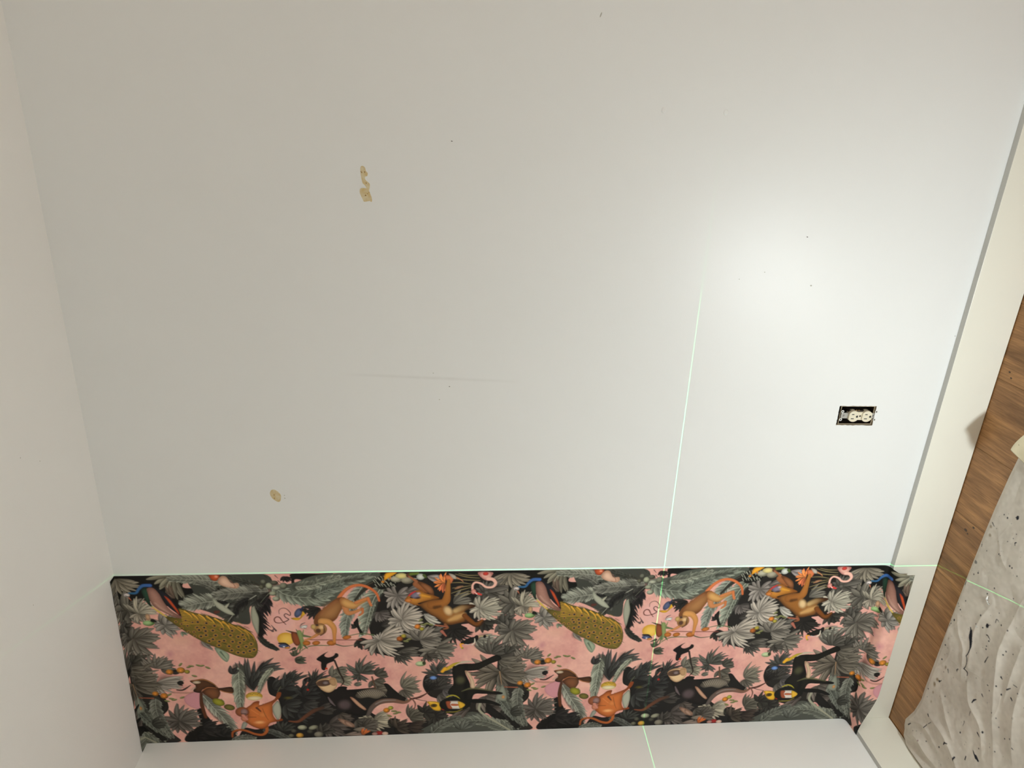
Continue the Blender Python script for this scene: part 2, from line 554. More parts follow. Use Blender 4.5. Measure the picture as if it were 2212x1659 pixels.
def spline(pts, closed, k):
    P = np.array(pts, float); n = len(P)
    if n < 3 and not closed: return P
    out = []
    for i in range(n if closed else n - 1):
        if closed: p0, p1, p2, p3 = P[i - 1], P[i], P[(i + 1) % n], P[(i + 2) % n]
        else: p0, p1, p2, p3 = P[max(0, i - 1)], P[i], P[i + 1], P[min(n - 1, i + 2)]
        for t in np.arange(k) / k:
            out.append(.5 * ((2 * p1) + (p2 - p0) * t + (2 * p0 - 5 * p1 + 4 * p2 - p3) * t * t + (3 * p1 - p0 - 3 * p2 + p3) * t ** 3))
    if not closed: out.append(P[-1])
    return np.array(out)

def smooth_noise(h, w, cell, rng, wrap):
    gh, gw = max(2, int(h / cell)), max(2, int(w / cell)) + 1
    g = rng.random((gh, gw)); g = np.concatenate([g, g[:1] if wrap else g[-1:]], 0); g = np.concatenate([g, g[:, -1:]], 1)
    y = np.linspace(0, gh, h, endpoint=False); x = np.linspace(0, gw - 1, w, endpoint=False)
    i = y.astype(int); j = x.astype(int); f = y - i; e = x - j
    f = (f * f * (3 - 2 * f))[:, None]; e = (e * e * (3 - 2 * e))[None]
    return (g[i][:, j] * (1 - f) + g[i + 1][:, j] * f) * (1 - e) + (g[i][:, j + 1] * (1 - f) + g[i + 1][:, j + 1] * f) * e
PRINT = [
['ell',198.8,260.5,21.3,17.4,[190,125,130],[190,125,130],{'soft':17.4,'op':0.8}],
['ell',233.6,289.8,17.6,21.5,[190,125,132],[190,125,132],{'soft':17.6,'op':0.8}],
['ell',274,241.1,42.6,23.3,[216,168,148],[216,168,148],{'soft':17.4,'op':0.7}],
['ell',155.3,291.8,48.7,23.4,[222,175,170],[222,175,170],{'soft':17.5,'op':0.6}],
['ell',1198.6,267.2,26.9,18.6,[225,185,185],[225,185,185],{'soft':18.6,'op':0.9}],
['ell',537.8,303.6,52.1,30,[214,160,146],[214,160,146],{'soft':18,'op':0.6}],
['ell',804.4,311.8,61.2,24.5,[212,155,142],[212,155,142],{'soft':18.4,'op':0.6}],
['ell',567.2,173.9,38.8,48.6,[222,172,166],[222,172,166],{'soft':17.5,'op':0.8}],
['ell',947.2,385.2,54.5,33.5,[212,158,142],[212,158,142],{'soft':18.9,'op':0.6}],
['ell',289.4,465.5,41,24.6,[190,128,138],[190,128,138],{'soft':18.5,'op':0.8}],
['ell',741.6,199.8,39.5,31.6,[225,172,170],[225,172,170],{'soft':17.8,'op':0.7}],
['ell',1142,310.8,41.7,20.8,[220,170,150],[220,170,150],{'soft':18.8,'op':0.7}],
['ell',433.3,334,32.1,24.1,[222,168,165],[222,168,165],{'soft':18,'op':0.6}],
['fill',[[-12.7,-1.3],[59,-4],[291.3,5.7],[299.7,49.9],[339,54.7],[319,80.8],[307.9,113.4],[276.3,125.1],[196.4,94.6],[155,110],[112.8,105],[86.2,108.5],[45.6,91.4],[24.2,38.8]],[16,15,13],[16,15,13],{'rim':3.6}],
['fill',[[816,201.7],[830.6,137.6],[829.3,108],[863.6,68.9],[837.2,70.5],[816.6,53.5],[853.1,9.1],[972.3,6.9],[1050,8.2],[1183.1,14.5],[1206.8,60.8],[1206.5,98.9],[1201.6,133],[1205.9,143.9],[1139.8,188],[1181,189],[1181.4,224.3],[1156.9,223.6],[1156.2,195],[1109,200.4],[1091.3,204.3],[1110.9,218],[1096.4,228.7],[1100.2,255.5],[1056,258.7],[1029,296.1],[998.6,317.8],[969.8,323.7],[924.9,313.2],[904.5,323.9],[860,313.5],[825.9,296.7],[826.7,256.7]],[30,28,26],[16,15,13],{'rim':6}],
['fill',[[285.2,509.7],[299.3,503.3],[318.5,541.9],[346.1,591.1],[378.2,621.8],[395.1,644.7],[245.7,640.1],[248.9,601.3],[275.2,580.7],[290.1,555]],[16,15,13],[16,15,13],{'rim':8.3}],
['fill',[[413.5,643.1],[420.1,589.6],[458,596.2],[497.9,583.4],[522.8,569.9],[536,536.8],[531.2,474.9],[506.5,450.6],[504.8,399.8],[519.6,384.3],[549.3,405.9],[572.4,399.9],[590.2,442.1],[608.1,421.9],[612.7,399],[631.8,390.5],[659.5,405.3],[666.6,445],[719.9,439.9],[742.9,445.5],[824.5,439.1],[858.2,426.3],[886.8,450.8],[908,475.3],[927.8,490.4],[911,504.1],[853.8,504.2],[812.7,533.9],[835.7,559.1],[864.8,572.5],[886.2,585.7],[908.2,636.3],[798.5,643.8],[768.7,649.9],[595.5,646.7]],[26,25,24],[16,15,13],{'rim':6.5}],
['fill',[[889.7,583.4],[906.1,589.1],[971.8,587],[992.5,582.9],[1014.4,596.3],[1026.8,641.8],[895.2,640.7]],[28,26,23],[16,15,13],{'rim':8.8}],
['fill',[[975,435.2],[988.2,393.6],[1032.9,418.5],[1055.8,438.2],[1058.6,462],[1083.8,482.1],[1148.5,513.5],[1177.2,519.5],[1210.3,491.7],[1219.2,444.1],[1297.9,447],[1313.4,495.7],[1289.5,528.9],[1269.2,552.7],[1252.2,591.7],[1213.1,595],[1182.1,561.4],[1159.9,567.9],[1108.8,568.2],[1059.9,558.7],[1024.8,537.7],[1025.2,499],[994.5,478.6]],[34,31,28],[16,15,13],{'rim':6.4}],
['fill',[[102.9,417.1],[143,405],[175.4,415.3],[183.7,438.4],[187.3,473.1],[183.4,503.2],[171.7,521.5],[144.6,520.4],[120.7,463.5]],[16,15,13],[16,15,13],{'rim':8}],
['fill',[[107.6,540],[131.1,541],[169.9,597.7],[204.2,623.5],[171.7,634.1],[112.9,631.3]],[16,15,13],[16,15,13],{'rim':8.3}],
['fill',[[604.1,9],[681.2,10.3],[720,8.9],[700,26.8],[665.4,28.3],[645.5,34],[611.9,29.3],[611.4,51.8],[601.5,55.7],[601.5,29.2]],[16,15,13],[16,15,13],{'rim':1.9}],
['fill',[[318,6.2],[521.5,7.6],[542.5,54.5],[495.8,84.4],[489.8,109.1],[476.4,129.6],[471.6,184.3],[417.8,170.3],[363,139.5],[309.4,113.4],[301.8,80.4],[326.4,68.7],[315.4,36.1]],[60,62,56],[60,62,56],{'rim':3.7}],
['fill',[[558.1,54.8],[611.5,39.5],[681.8,14.3],[847.8,9],[816.2,51.5],[767.7,56.7],[734.5,93.4],[683.6,132.2],[693.8,128.2],[639.8,120.7],[593.6,103],[564.8,81.7]],[78,83,74],[78,83,74],{'rim':3.8}],
['fill',[[100.7,312.3],[156,305.3],[163.2,347.4],[180.2,370.3],[176.5,438.1],[187.4,475.4],[162.7,483.7],[171.7,521.5],[202.9,599.2],[219.7,636.4],[113,633.8]],[40,38,35],[40,38,35],{'rim':3.9}],
['fill',[[977.9,644.6],[997.9,603],[1051,573.1],[1097.4,560.3],[1158.3,560.4],[1283.2,658.6]],[74,76,69],[74,76,69],{'rim':4.5}],
['fan',1233.4,19.5,60.5,10,175,11,[122,115,101],{}],
['fan',288,5.7,85.8,95,185,8,[118,114,98],{'curl':0.3,'fat':0.7}],
['fan',273.7,88,48.5,190,250,4,[100,84,72],{}],
['fan',1163,85.3,65.2,-80,150,11,[92,88,81],{'fat':0.5}],
['fan',1163,85.3,37.5,150,280,6,[84,80,74],{}],
['ell',1164.1,86.3,7.5,7.5,[100,96,88],[50,48,44],{}],
['fan',1067.4,125.8,57.5,-95,0,8,[104,100,91],{'fat':0.7}],
['fan',1246.6,127.5,60.2,-20,330,15,[100,96,87],{}],
['fan',170,139.2,52.5,-165,-5,11,[152,146,130],{'curl':0.45}],
['fan',170.1,141.3,31.9,30,180,6,[140,132,118],{}],
['fan',235.6,182.6,43.8,-140,210,13,[128,123,115],{}],
['fan',331.4,238.4,44.7,100,10,5,[118,112,104],{'curl':0.4}],
['fan',1219.7,203.2,44.9,-170,160,12,[74,72,66],{}],
['fan',1250.6,230.5,72,-70,160,14,[112,107,97],{}],
['fan',1243,230.3,51.4,160,290,7,[98,94,86],{}],
['fan',1159.9,195.1,42.6,-30,150,7,[52,50,45],{}],
['fan',1141.7,265.6,61.8,-50,15,6,[140,138,126],{'fat':0.7}],
['fan',1141.7,265.6,49.5,15,110,6,[132,130,118],{}],
['fan',1187.5,319,69.1,-165,5,13,[82,79,72],{'curl':0.35,'fat':0.45}],
['fan',1245.2,320.8,44.2,-110,40,7,[74,71,64],{}],
['fan',1311.5,341.2,40.3,-150,70,9,[92,88,80],{}],
['fan',1222.6,347.7,46.5,-20,120,7,[98,94,84],{}],
['fan',1070.7,221.4,58.9,0,150,12,[36,34,31],{'fat':0.5}],
['fan',1018.5,295.7,59.8,-80,200,15,[112,107,97],{}],
['fan',990,234.7,52.7,-60,60,7,[98,95,88],{}],
['fan',968.8,258.5,65.1,-170,70,14,[120,114,105],{}],
['fan',909.1,297,57.3,-30,130,11,[88,84,77],{}],
['fan',837.8,268.1,48.6,60,200,10,[56,54,50],{}],
['fan',899.9,307.9,39,20,140,8,[52,50,46],{'curl':0.5}],
['fan',989.8,310.7,35.1,20,140,7,[66,62,56],{'curl':0.5}],
['fan',793.8,244.8,42.1,40,150,6,[40,38,35],{'fat':0.75}],
['fan',780.3,205.1,21.8,160,260,4,[42,41,38],{}],
['fan',847.2,150.8,41.3,-20,170,10,[92,86,82],{}],
['fan',878,151.5,51.2,-90,20,6,[54,51,47],{}],
['fan',852.4,202.6,47.8,-70,20,7,[64,60,57],{}],
['fan',903.6,92.7,46.7,-80,60,7,[128,121,115],{'fat':0.7}],
['fan',903.6,92.7,50.6,60,230,9,[132,125,118],{'curl':0.45,'fat':0.7}],
['fan',928.3,80.6,50.5,-60,10,5,[104,98,93],{}],
['fan',915.8,180.3,65.7,-95,75,13,[172,163,151],{'curl':0.3,'fat':0.7}],
['fan',915.8,180.3,55.7,75,250,10,[164,156,145],{'curl':0.45,'fat':0.7}],
['fan',848.4,255.1,76.7,-85,40,10,[162,153,141],{'curl':0.3,'fat':0.7}],
['fan',848.4,255.1,64.6,40,180,9,[156,148,136],{'curl':0.45,'fat':0.7}],
['fan',848.4,255.1,30.3,180,270,5,[150,142,132],{}],
['fan',1148.7,144.8,66.1,-75,80,13,[168,163,147],{'curl':0.3,'fat':0.7}],
['fan',1148.7,144.8,42,80,285,9,[160,154,140],{'curl':0.45,'fat':0.7}],
['fan',979.4,160.3,57.7,10,80,6,[166,162,152],{'curl':0.3,'fat':0.7}],
['frond',[[412.1,35.9],[343.3,24.6],[267.3,21.3]],22.1,23.9,[148,150,136],{}],
['frond',[[387.2,61.8],[368.7,45.2],[340.6,32.6]],14.8,14.8,[120,120,110],{}],
['frond',[[387.1,98.6],[341.5,105.9],[296.2,117.3]],28.2,35.7,[146,148,135],{'ang':70}],
['frond',[[501.8,45.6],[446.5,24.4],[402.4,7.6]],14.8,13,[70,72,64],{}],
['fill',[[398.3,53.8],[382.1,82.1],[396.5,109.1],[419,109.6],[412.8,117.8],[437.8,143.4],[473.5,102.5],[449.1,99.9],[422.2,107.6],[401.3,86.6]],[38,37,37],[16,15,13],{'rim':7.4}],
['frond',[[533.8,68.7],[459.9,71.3],[385.3,80.1]],31.9,30.1,[132,132,121],{'ang':65}],
['frond',[[499,82.4],[452.7,118.6],[409.7,176.4]],24.7,32.3,[78,78,72],{'rib':[165,165,150],'ribw':2.2}],
['frond',[[472.9,96.3],[443.8,116.4],[431.3,147.4]],20.9,7.6,[40,40,38],{}],
['fill',[[377.1,84],[387.2,100.7],[407.6,117.7],[433.2,149.6],[413.9,147],[389.6,127.6],[377.4,106.6]],[168,170,152],[120,122,108],{'rim':3.7}],
['fill',[[406.1,119.7],[422.2,107.6],[411.9,126.1]],[170,170,150],None,{'rim':1.9}],
['frond',[[534.7,76.9],[509,109.5],[494.7,138.4]],9.5,17.1,[44,43,40],{'rib':[120,120,105]}],
['frond',[[531.4,93.4],[502.2,142.8],[498.9,193.5],[495.3,225.7]],29.1,3.9,[40,36,38],{'ang':70,'fluff':0.5}],
['fill',[[494.7,138.4],[505.7,142.8],[506.6,183.1],[502.4,225.9],[494.3,232.1],[494.8,204.1],[498.4,172.2]],[30,29,29],[16,15,13],{'rim':7.7}],
['fill',[[488.1,109],[479,138],[478.8,178.1],[491.6,223.4],[497.2,193.5],[499.3,161.7],[493.4,134.2]],[154,156,138],[110,112,98],{'rim':3.8}],
['frond',[[494.5,234.3],[511.3,258.7],[540.7,281.5]],17.8,9.9,[52,54,48],{}],
['stroke',[[526.9,54.2],[498.2,43.5],[466.2,32.8]],[4.1,1.5],[62,60,52],None,{}],
['stroke',[[526.9,54.2],[502.8,38.5],[475.4,22.9]],[4.1,1.5],[62,60,52],None,{}],
['stroke',[[526.9,54.2],[508.8,31.6],[487.5,9]],[4.1,1.5],[62,60,52],None,{}],
['stroke',[[526.9,54.2],[516.6,31.7],[502.9,9.3]],[4.1,1.5],[62,60,52],None,{}],
['stroke',[[526.9,54.2],[522.4,37.9],[514.6,21.6]],[4.1,1.5],[62,60,52],None,{}],
['stroke',[[526.9,54.2],[529.7,41.1],[529,27.9]],[4.1,1.5],[62,60,52],None,{}],
['stroke',[[526.9,54.2],[505.5,47.7],[480.8,41.2]],[4.1,1.5],[62,60,52],None,{}],
['stroke',[[526.9,54.2],[509.9,56],[489.4,57.6]],[4.1,1.5],[62,60,52],None,{}],
['stroke',[[556.6,14.2],[564.7,24.5]],[2.6,1.1],[40,40,36],None,{}],
['stroke',[[542.5,26.1],[550.7,36.4]],[2.6,1.1],[40,40,36],None,{}],
['stroke',[[564,32.5],[572.2,42.9]],[2.6,1.1],[40,40,36],None,{}],
['stroke',[[527.4,13.7],[535.4,23.9]],[2.6,1.1],[40,40,36],None,{}],
['fan',584.7,18.7,22.4,30,170,5,[34,32,30],{}],
['frond',[[579.3,86.1],[654.6,100.1],[680,81.9],[744.9,46],[819.6,18.7]],28.7,36.3,[132,138,124],{'ang':60,'gap':3.6}],
['frond',[[611.9,55.9],[665.2,50.7],[674.7,44.7],[733.3,27.4]],24.6,17,[146,150,134],{'gap':3.6}],
['frond',[[550.9,52.7],[582.2,82],[636.1,93.5],[693.7,96.7]],36.3,32.5,[140,146,131],{'gap':4}],
['frond',[[663.2,87.8],[700.8,67.8],[743.3,58.3]],21,24.8,[124,130,118],{}],
['stroke',[[754.2,38],[803.6,28.6]],[11.4,7.6],[50,50,44],None,{'op':0.8,'soft':3.8}],
['frond',[[799.9,59.4],[775.6,106.8],[752.1,174.2],[744.7,232.4]],25.6,29.5,[150,156,143],{}],
['stroke',[[817.6,59.7],[796.2,80.1],[778.8,104.8]],[13.5,7.7],[46,45,39],None,{'soft':1.9}],
['frond',[[855.4,62.5],[831.1,108],[814.6,171.4],[802,227.4]],13.8,41.4,[158,164,147],{'gap':4.4,'dark':0.3}],
['fill',[[783.9,170.7],[771,191.9],[780.7,207.3],[789.9,231.5],[798.7,229.5],[787.8,200.9]],[36,35,33],[16,15,13],{'rim':7.9}],
['stroke',[[863,15.3],[836.5,35.4],[812.7,51.4]],[4.2,2.3],[34,32,28],None,{}],
['stroke',[[863.9,20.5],[837.4,40.5],[813.1,53.9]],[4.2,2.3],[70,64,52],None,{}],
['stroke',[[864.9,25.6],[838.3,45.7],[813.5,56.4]],[4.2,2.3],[34,32,28],None,{}],
['ell',538.5,50.4,10.3,11.3,[172,176,148],[86,88,74],{'hl':-0.2}],
['ell',546.9,77.2,11,7.9,[160,164,140],[80,82,70],{'hl':-0.2}],
['ell',554.3,95.9,11,8.6,[168,172,150],[84,86,75],{'hl':-0.2}],
['ell',558.6,58.9,13.2,6.8,[178,180,160],[89,90,80],{'hl':-0.2}],
['ell',523.1,35.9,7.9,8.4,[110,112,96],[55,56,48],{'hl':-0.2}],
['ell',516.5,54.1,6.4,7.5,[100,100,82],[50,50,41],{'hl':-0.2}],
['ell',578.4,51.1,11.3,11.3,[126,128,110],[63,64,55],{'hl':-0.2}],
['ell',552.8,39.5,11.2,7.5,[92,92,78],[46,46,39],{'hl':-0.2}],
['fan',113.7,376.9,67.5,-70,80,13,[98,94,86],{}],
['fan',125.4,321.9,41.1,-120,10,7,[64,62,56],{}],
['fan',108.3,330.1,47.1,-30,70,6,[84,80,73],{}],
['fan',187.5,341.6,55.3,-150,-5,11,[110,105,96],{}],
['fan',175.5,347.8,41.5,150,230,4,[112,106,97],{'curl':0.5}],
['fan',228.8,356.3,29.8,-20,40,3,[34,32,30],{}],
['fan',181.6,397.3,80.1,-40,30,10,[146,140,130],{'fat':0.7}],
['fan',183.4,397.4,52.1,30,130,7,[142,135,126],{'curl':0.4,'fat':0.7}],
['fan',182.9,388.4,26,140,260,5,[150,144,134],{'curl':0.5}],
['fan',241.9,397.2,22.1,-30,70,4,[24,23,22],{}],
['fan',229.6,552.4,71,-120,50,13,[96,91,84],{}],
['fan',229.6,552.4,54.3,50,230,9,[86,80,74],{}],
['fan',196.6,480.4,38.9,130,200,4,[30,29,27],{}],
['fan',273.9,617,31.9,-80,120,6,[24,22,21],{}],
['frond',[[110.2,421.9],[133.7,517.6],[178.4,622.3]],18.5,30.9,[116,119,108],{}],
['frond',[[170.4,458.6],[168,519],[196.3,613.4]],24.7,26.8,[122,124,113],{}],
['fill',[[123.9,543.1],[137,553.1],[162.6,597.3],[183.9,622.5],[167.7,629.1],[144.3,596.5]],[24,23,20],[16,15,13],{'rim':4.1}],
['frond',[[107.1,575.6],[137.6,610.7],[160.7,636]],12.6,18.9,[140,142,128],{}],
['fan',461.5,439.6,123.6,-128,-72,9,[64,64,62],{'fat':0.6,'curl':0.12}],
['fan',486.7,365,73,-75,-5,7,[70,70,68],{'fat':0.5}],
['fan',460.6,430.4,61.7,-110,-60,4,[48,48,46],{}],
['fan',560.9,411,51.5,-120,-60,4,[58,59,56],{}],
['fan',581.1,411.7,51.6,-110,-50,5,[54,56,53],{}],
['fan',523.5,437.3,53.8,-110,-20,5,[52,52,50],{}],
['stroke',[[531.8,446.9],[547.2,419.7],[572.7,402.2]],[2.9,1.6],[80,82,62],None,{}],
['fan',649.6,414.1,49.7,-140,-10,10,[58,57,54],{'curl':0.4,'fat':0.45}],
['fan',698.5,392.8,49.6,-110,60,8,[104,101,90],{}],
['fan',622.8,436.4,41.6,-130,-40,5,[46,45,43],{}],
['frond',[[423.7,347.2],[420,424.3],[416.1,503.3]],28.7,38.9,[158,163,146],{'ang':45,'fluff':0.1}],
['frond',[[523.4,352.7],[493.6,397.1],[476.6,444.8]],16.3,18.4,[154,158,140],{'ang':42,'fluff':0.1}],
['frond',[[308.2,450],[339.9,509.6],[369.8,563.2],[379.5,614.5]],42.2,25.3,[154,156,142],{'ang':48}],
['fill',[[531,482],[537.3,510.6],[534.7,541.5],[524.5,560.3],[513.6,535.8],[510.8,509.5],[520,491]],[166,168,152],[112,114,100],{'rim':4.2}],
['stroke',[[521.7,560.2],[527.3,577.4],[534.5,592.3]],[5.6,1.7],[140,142,128],None,{}],
['fill',[[409.5,596.4],[417.9,565.3],[431.2,568.3],[423.6,587.3]],[150,152,140],None,{'rim':4.3}],
['frond',[[557.2,644.9],[516,613.4],[482.7,599.7]],17.2,12.9,[92,94,88],{}],
['frond',[[379.8,641.5],[412.4,628.3],[446.6,632.3]],15,15,[120,122,112],{}],
['fan',682.9,584.2,71.4,-70,160,13,[78,71,67],{'fat':0.4}],
['fan',647.2,527,59.6,-60,40,7,[58,54,51],{}],
['fan',719,542,42.9,-30,120,7,[76,68,62],{}],
['fan',612,468.7,54.5,-160,30,8,[44,44,43],{}],
['fan',727.7,633,72.4,-30,10,6,[132,116,106],{'fat':0.6}],
['fan',787.6,382.1,56,-170,0,11,[78,78,71],{'curl':0.4,'fat':0.45}],
['fan',784.5,386.6,31.1,60,200,6,[72,72,66],{}],
['fan',832.1,392.8,39.6,-110,30,7,[74,72,64],{'fat':0.7}],
['fan',827.6,411.2,35.6,-20,150,6,[88,84,74],{}],
['fan',764.6,427.6,25.1,-60,20,4,[92,92,82],{}],
['fan',713,365.8,39.1,-40,90,8,[104,100,88],{}],
['fan',726.3,407.6,35.3,-50,80,6,[136,130,112],{}],
['fan',912.3,444.7,59.4,-110,40,12,[110,105,92],{}],
['fan',913.5,451.8,46.8,40,140,7,[98,92,82],{}],
['fan',833.5,448.9,42.3,-60,50,7,[110,103,90],{}],
['fan',822.6,573.2,58.7,-80,60,10,[152,145,127],{'curl':0.3}],
['fan',822.6,573.2,52.2,60,220,9,[146,138,121],{'curl':0.45}],
['fan',934,570.6,56.9,-120,60,13,[90,86,75],{}],
['fan',984.7,550.7,41.5,-150,120,11,[46,44,39],{'curl':0.4,'fat':0.5}],
['fan',1019.2,569.3,39.6,-100,160,9,[44,42,38],{'fat':0.5}],
['fan',866,579.9,35,-40,80,5,[44,44,36],{}],
['fan',929,609.9,53,-60,60,8,[60,50,44],{}],
['fan',894.2,610.8,44.1,-150,60,9,[66,58,50],{'fat':0.4}],
['fan',768.6,570.8,49.8,-10,120,6,[74,70,64],{}],
['fan',755.3,612,48.1,-30,20,5,[122,112,100],{}],
['fan',1024.2,392.5,54.9,-180,0,13,[66,66,62],{'curl':0.4,'fat':0.45}],
['fan',1025.6,399.5,48.6,20,190,10,[60,60,57],{'curl':0.4}],
['fan',1021.1,455.8,51.4,-170,-20,9,[60,57,53],{'curl':0.4}],
['fan',1028.6,475.2,49.5,-40,120,9,[88,83,77],{'curl':0.3}],
['fan',995,459.6,42.8,-130,-40,5,[34,32,30],{}],
['fan',1040.2,456.5,42.9,-60,100,8,[84,80,78],{}],
['fan',1219.8,394.5,94,-80,70,12,[104,98,87],{}],
['fan',1219.8,394.5,111.1,120,215,8,[106,98,86],{'fat':0.6}],
['fan',1219.8,394.5,59.8,70,130,5,[92,86,76],{}],
['fan',1213.4,340.8,54.8,-20,90,6,[96,91,81],{}],
['fan',1170.9,490.2,56.6,-10,150,7,[104,96,88],{}],
['fan',1126,537,72.5,130,215,6,[96,86,80],{'fat':0.6}],
['fan',1197.2,539.9,37.5,-40,60,5,[88,80,74],{}],
['frond',[[1266.1,645.1],[1165.1,592.9],[1068.1,601.1]],31.2,33.5,[124,127,115],{'gap':3.6}],
['frond',[[1004.7,640.8],[1037.4,604.7],[1091,577.3]],24.4,24.4,[112,114,104],{}],
['fill',[[1177.2,519.5],[1179.5,549],[1201.3,577.1],[1232.1,590.8],[1243,586.3],[1221.5,560.6],[1201.2,540.1]],[26,24,22],[16,15,13],{'rim':8.8}],
['stroke',[[1157.4,518.8],[1155.2,545.5],[1176.3,571],[1214.8,602.5],[1258.3,637.2]],[8.9,8,5.3],[150,148,128],None,{}],
['frond',[[1211.4,496.6],[1241,541.7],[1267.1,587.3]],15.5,17.7,[112,116,106],{}],
['fill',[[1216.2,465.5],[1227.1,444.4],[1241.9,493],[1234.4,512.1],[1208.5,501.3],[1209.2,486.9]],[132,136,122],None,{'rim':4.3}],
['fan',552.4,499.4,54.7,-80,120,8,[52,52,50],{}],
['fan',588.1,534.2,51,-60,100,8,[46,46,45],{}],
['fan',552.4,433.8,45.5,-120,20,7,[50,51,49],{}],
['fan',325.8,592.6,55.1,-60,60,8,[36,35,34],{}],
['fan',297.6,584.1,46.5,-90,90,8,[40,38,36],{}],
['fan',355.6,618.3,42.7,-120,20,6,[34,34,32],{}],
['fan',606.6,501.5,50.7,-40,80,7,[54,53,51],{}],
['fan',659.6,624.9,43.6,-150,-10,7,[60,56,52],{}],
['fan',538,607.1,43.1,-160,-20,7,[54,54,50],{}],
['fan',792.2,601.3,43.7,-120,60,8,[80,75,68],{}],
['fan',1100.9,627.6,44.8,-150,-20,6,[96,98,90],{}],
['fan',497.6,100.9,30.4,60,160,5,[60,60,56],{}],
['fan',150.2,565.6,41.7,-90,40,6,[64,64,58],{}],
['fill',[[279.6,123.1],[318.4,138.5],[378.7,158.8],[413.3,176.5],[422.5,183.1],[451.6,194.5],[475.2,218.7],[487.3,253.7],[486,288.7],[472.1,310.4],[447,309.6],[421.1,300],[391.3,282.6],[331.9,244.9],[294.7,213.8],[255.7,174.7],[238.8,151.2],[278.5,156.3]],[112,98,42],[84,74,30],{'rim':9.4,'noise':0.35}],
['stroke',[[313.9,143.6],[322,148],[328.4,153.1]],[2.3,2.7,0.8],[92,84,36],None,{'op':0.65}],
['stroke',[[363,155.6],[371.1,160],[377.7,165.2]],[2.3,2.7,0.8],[64,66,28],None,{'op':0.65}],
['stroke',[[353.4,226.1],[361.7,230.7],[368.3,236]],[2.3,2.7,0.8],[64,66,28],None,{'op':0.65}],
['stroke',[[313.2,171.5],[321.3,175.9],[327.8,181.1]],[2.3,2.7,0.8],[150,122,50],None,{'op':0.65}],
['stroke',[[433.8,269],[442.2,273.6],[449,279.1]],[2.4,2.8,0.8],[150,122,50],None,{'op':0.65}],
['stroke',[[313.6,196.3],[321.8,200.8],[328.3,206.1]],[2.3,2.7,0.8],[150,122,50],None,{'op':0.65}],
['stroke',[[430.8,194.5],[439.2,199],[445.8,204.3]],[2.3,2.7,0.8],[150,122,50],None,{'op':0.65}],
['stroke',[[329.2,204],[337.4,208.5],[343.9,213.8]],[2.3,2.7,0.8],[150,122,50],None,{'op':0.65}],
['stroke',[[285.6,159.9],[293.7,164.3],[300.1,169.5]],[2.3,2.7,0.8],[92,84,36],None,{'op':0.65}],
['stroke',[[369.3,166.1],[377.5,170.5],[384,175.7]],[2.3,2.7,0.8],[92,84,36],None,{'op':0.65}],
['stroke',[[327.6,208.3],[335.8,212.8],[342.3,218.1]],[2.3,2.7,0.8],[54,58,28],None,{'op':0.65}],
['stroke',[[437.1,176.5],[445.4,181],[452.1,186.3]],[2.3,2.7,0.8],[150,122,50],None,{'op':0.65}],
['stroke',[[389.9,250.2],[398.3,254.7],[404.9,260.1]],[2.4,2.7,0.8],[54,58,28],None,{'op':0.65}],
['stroke',[[307.2,161.4],[315.2,165.8],[321.7,171]],[2.3,2.7,0.8],[150,122,50],None,{'op':0.65}],
['stroke',[[353.8,159.7],[362,164.1],[368.5,169.3]],[2.3,2.7,0.8],[150,122,50],None,{'op':0.65}],
['stroke',[[322.5,194.4],[330.6,198.8],[337.1,204.1]],[2.3,2.7,0.8],[64,66,28],None,{'op':0.65}],
['stroke',[[325.3,177.8],[333.5,182.3],[340,187.5]],[2.3,2.7,0.8],[92,84,36],None,{'op':0.65}],
['stroke',[[409.3,178],[417.5,182.5],[424.2,187.7]],[2.3,2.7,0.8],[74,72,30],None,{'op':0.65}],
['stroke',[[398.7,206.3],[406.9,210.8],[413.6,216.1]],[2.3,2.7,0.8],[74,72,30],None,{'op':0.65}],
['stroke',[[342.5,204.1],[350.7,208.6],[357.2,213.9]],[2.3,2.7,0.8],[150,122,50],None,{'op':0.65}],
['stroke',[[395.9,177.3],[404.2,181.7],[410.7,187]],[2.3,2.7,0.8],[150,122,50],None,{'op':0.65}],
['stroke',[[286.6,134.2],[294.6,138.5],[301,143.6]],[2.3,2.6,0.8],[74,72,30],None,{'op':0.65}],
['stroke',[[325,181],[333.1,185.5],[339.6,190.7]],[2.3,2.7,0.8],[74,72,30],None,{'op':0.65}],
['stroke',[[294.2,181.8],[302.3,186.2],[308.7,191.5]],[2.3,2.7,0.8],[150,122,50],None,{'op':0.65}],
['stroke',[[358.6,150],[366.7,154.4],[373.2,159.6]],[2.3,2.7,0.8],[64,66,28],None,{'op':0.65}],
['stroke',[[460.4,297.8],[468.9,302.5],[475.7,308]],[2.4,2.8,0.8],[150,122,50],None,{'op':0.65}],
['stroke',[[473.3,283.4],[481.8,288.1],[488.6,293.6]],[2.4,2.8,0.8],[92,84,36],None,{'op':0.65}],
['stroke',[[451.9,283.4],[460.3,288],[467.1,293.5]],[2.4,2.8,0.8],[64,66,28],None,{'op':0.65}],
['stroke',[[326,153.4],[334.1,157.7],[340.6,162.9]],[2.3,2.7,0.8],[92,84,36],None,{'op':0.65}],
['stroke',[[326.1,157.7],[334.2,162.1],[340.6,167.3]],[2.3,2.7,0.8],[54,58,28],None,{'op':0.65}],
['stroke',[[466.8,228.6],[475.3,233.2],[482,238.6]],[2.4,2.7,0.8],[64,66,28],None,{'op':0.65}],
['stroke',[[342,180.3],[350.2,184.7],[356.7,190]],[2.3,2.7,0.8],[150,122,50],None,{'op':0.65}],
['stroke',[[429.2,213],[437.6,217.5],[444.3,222.9]],[2.3,2.7,0.8],[150,122,50],None,{'op':0.65}],
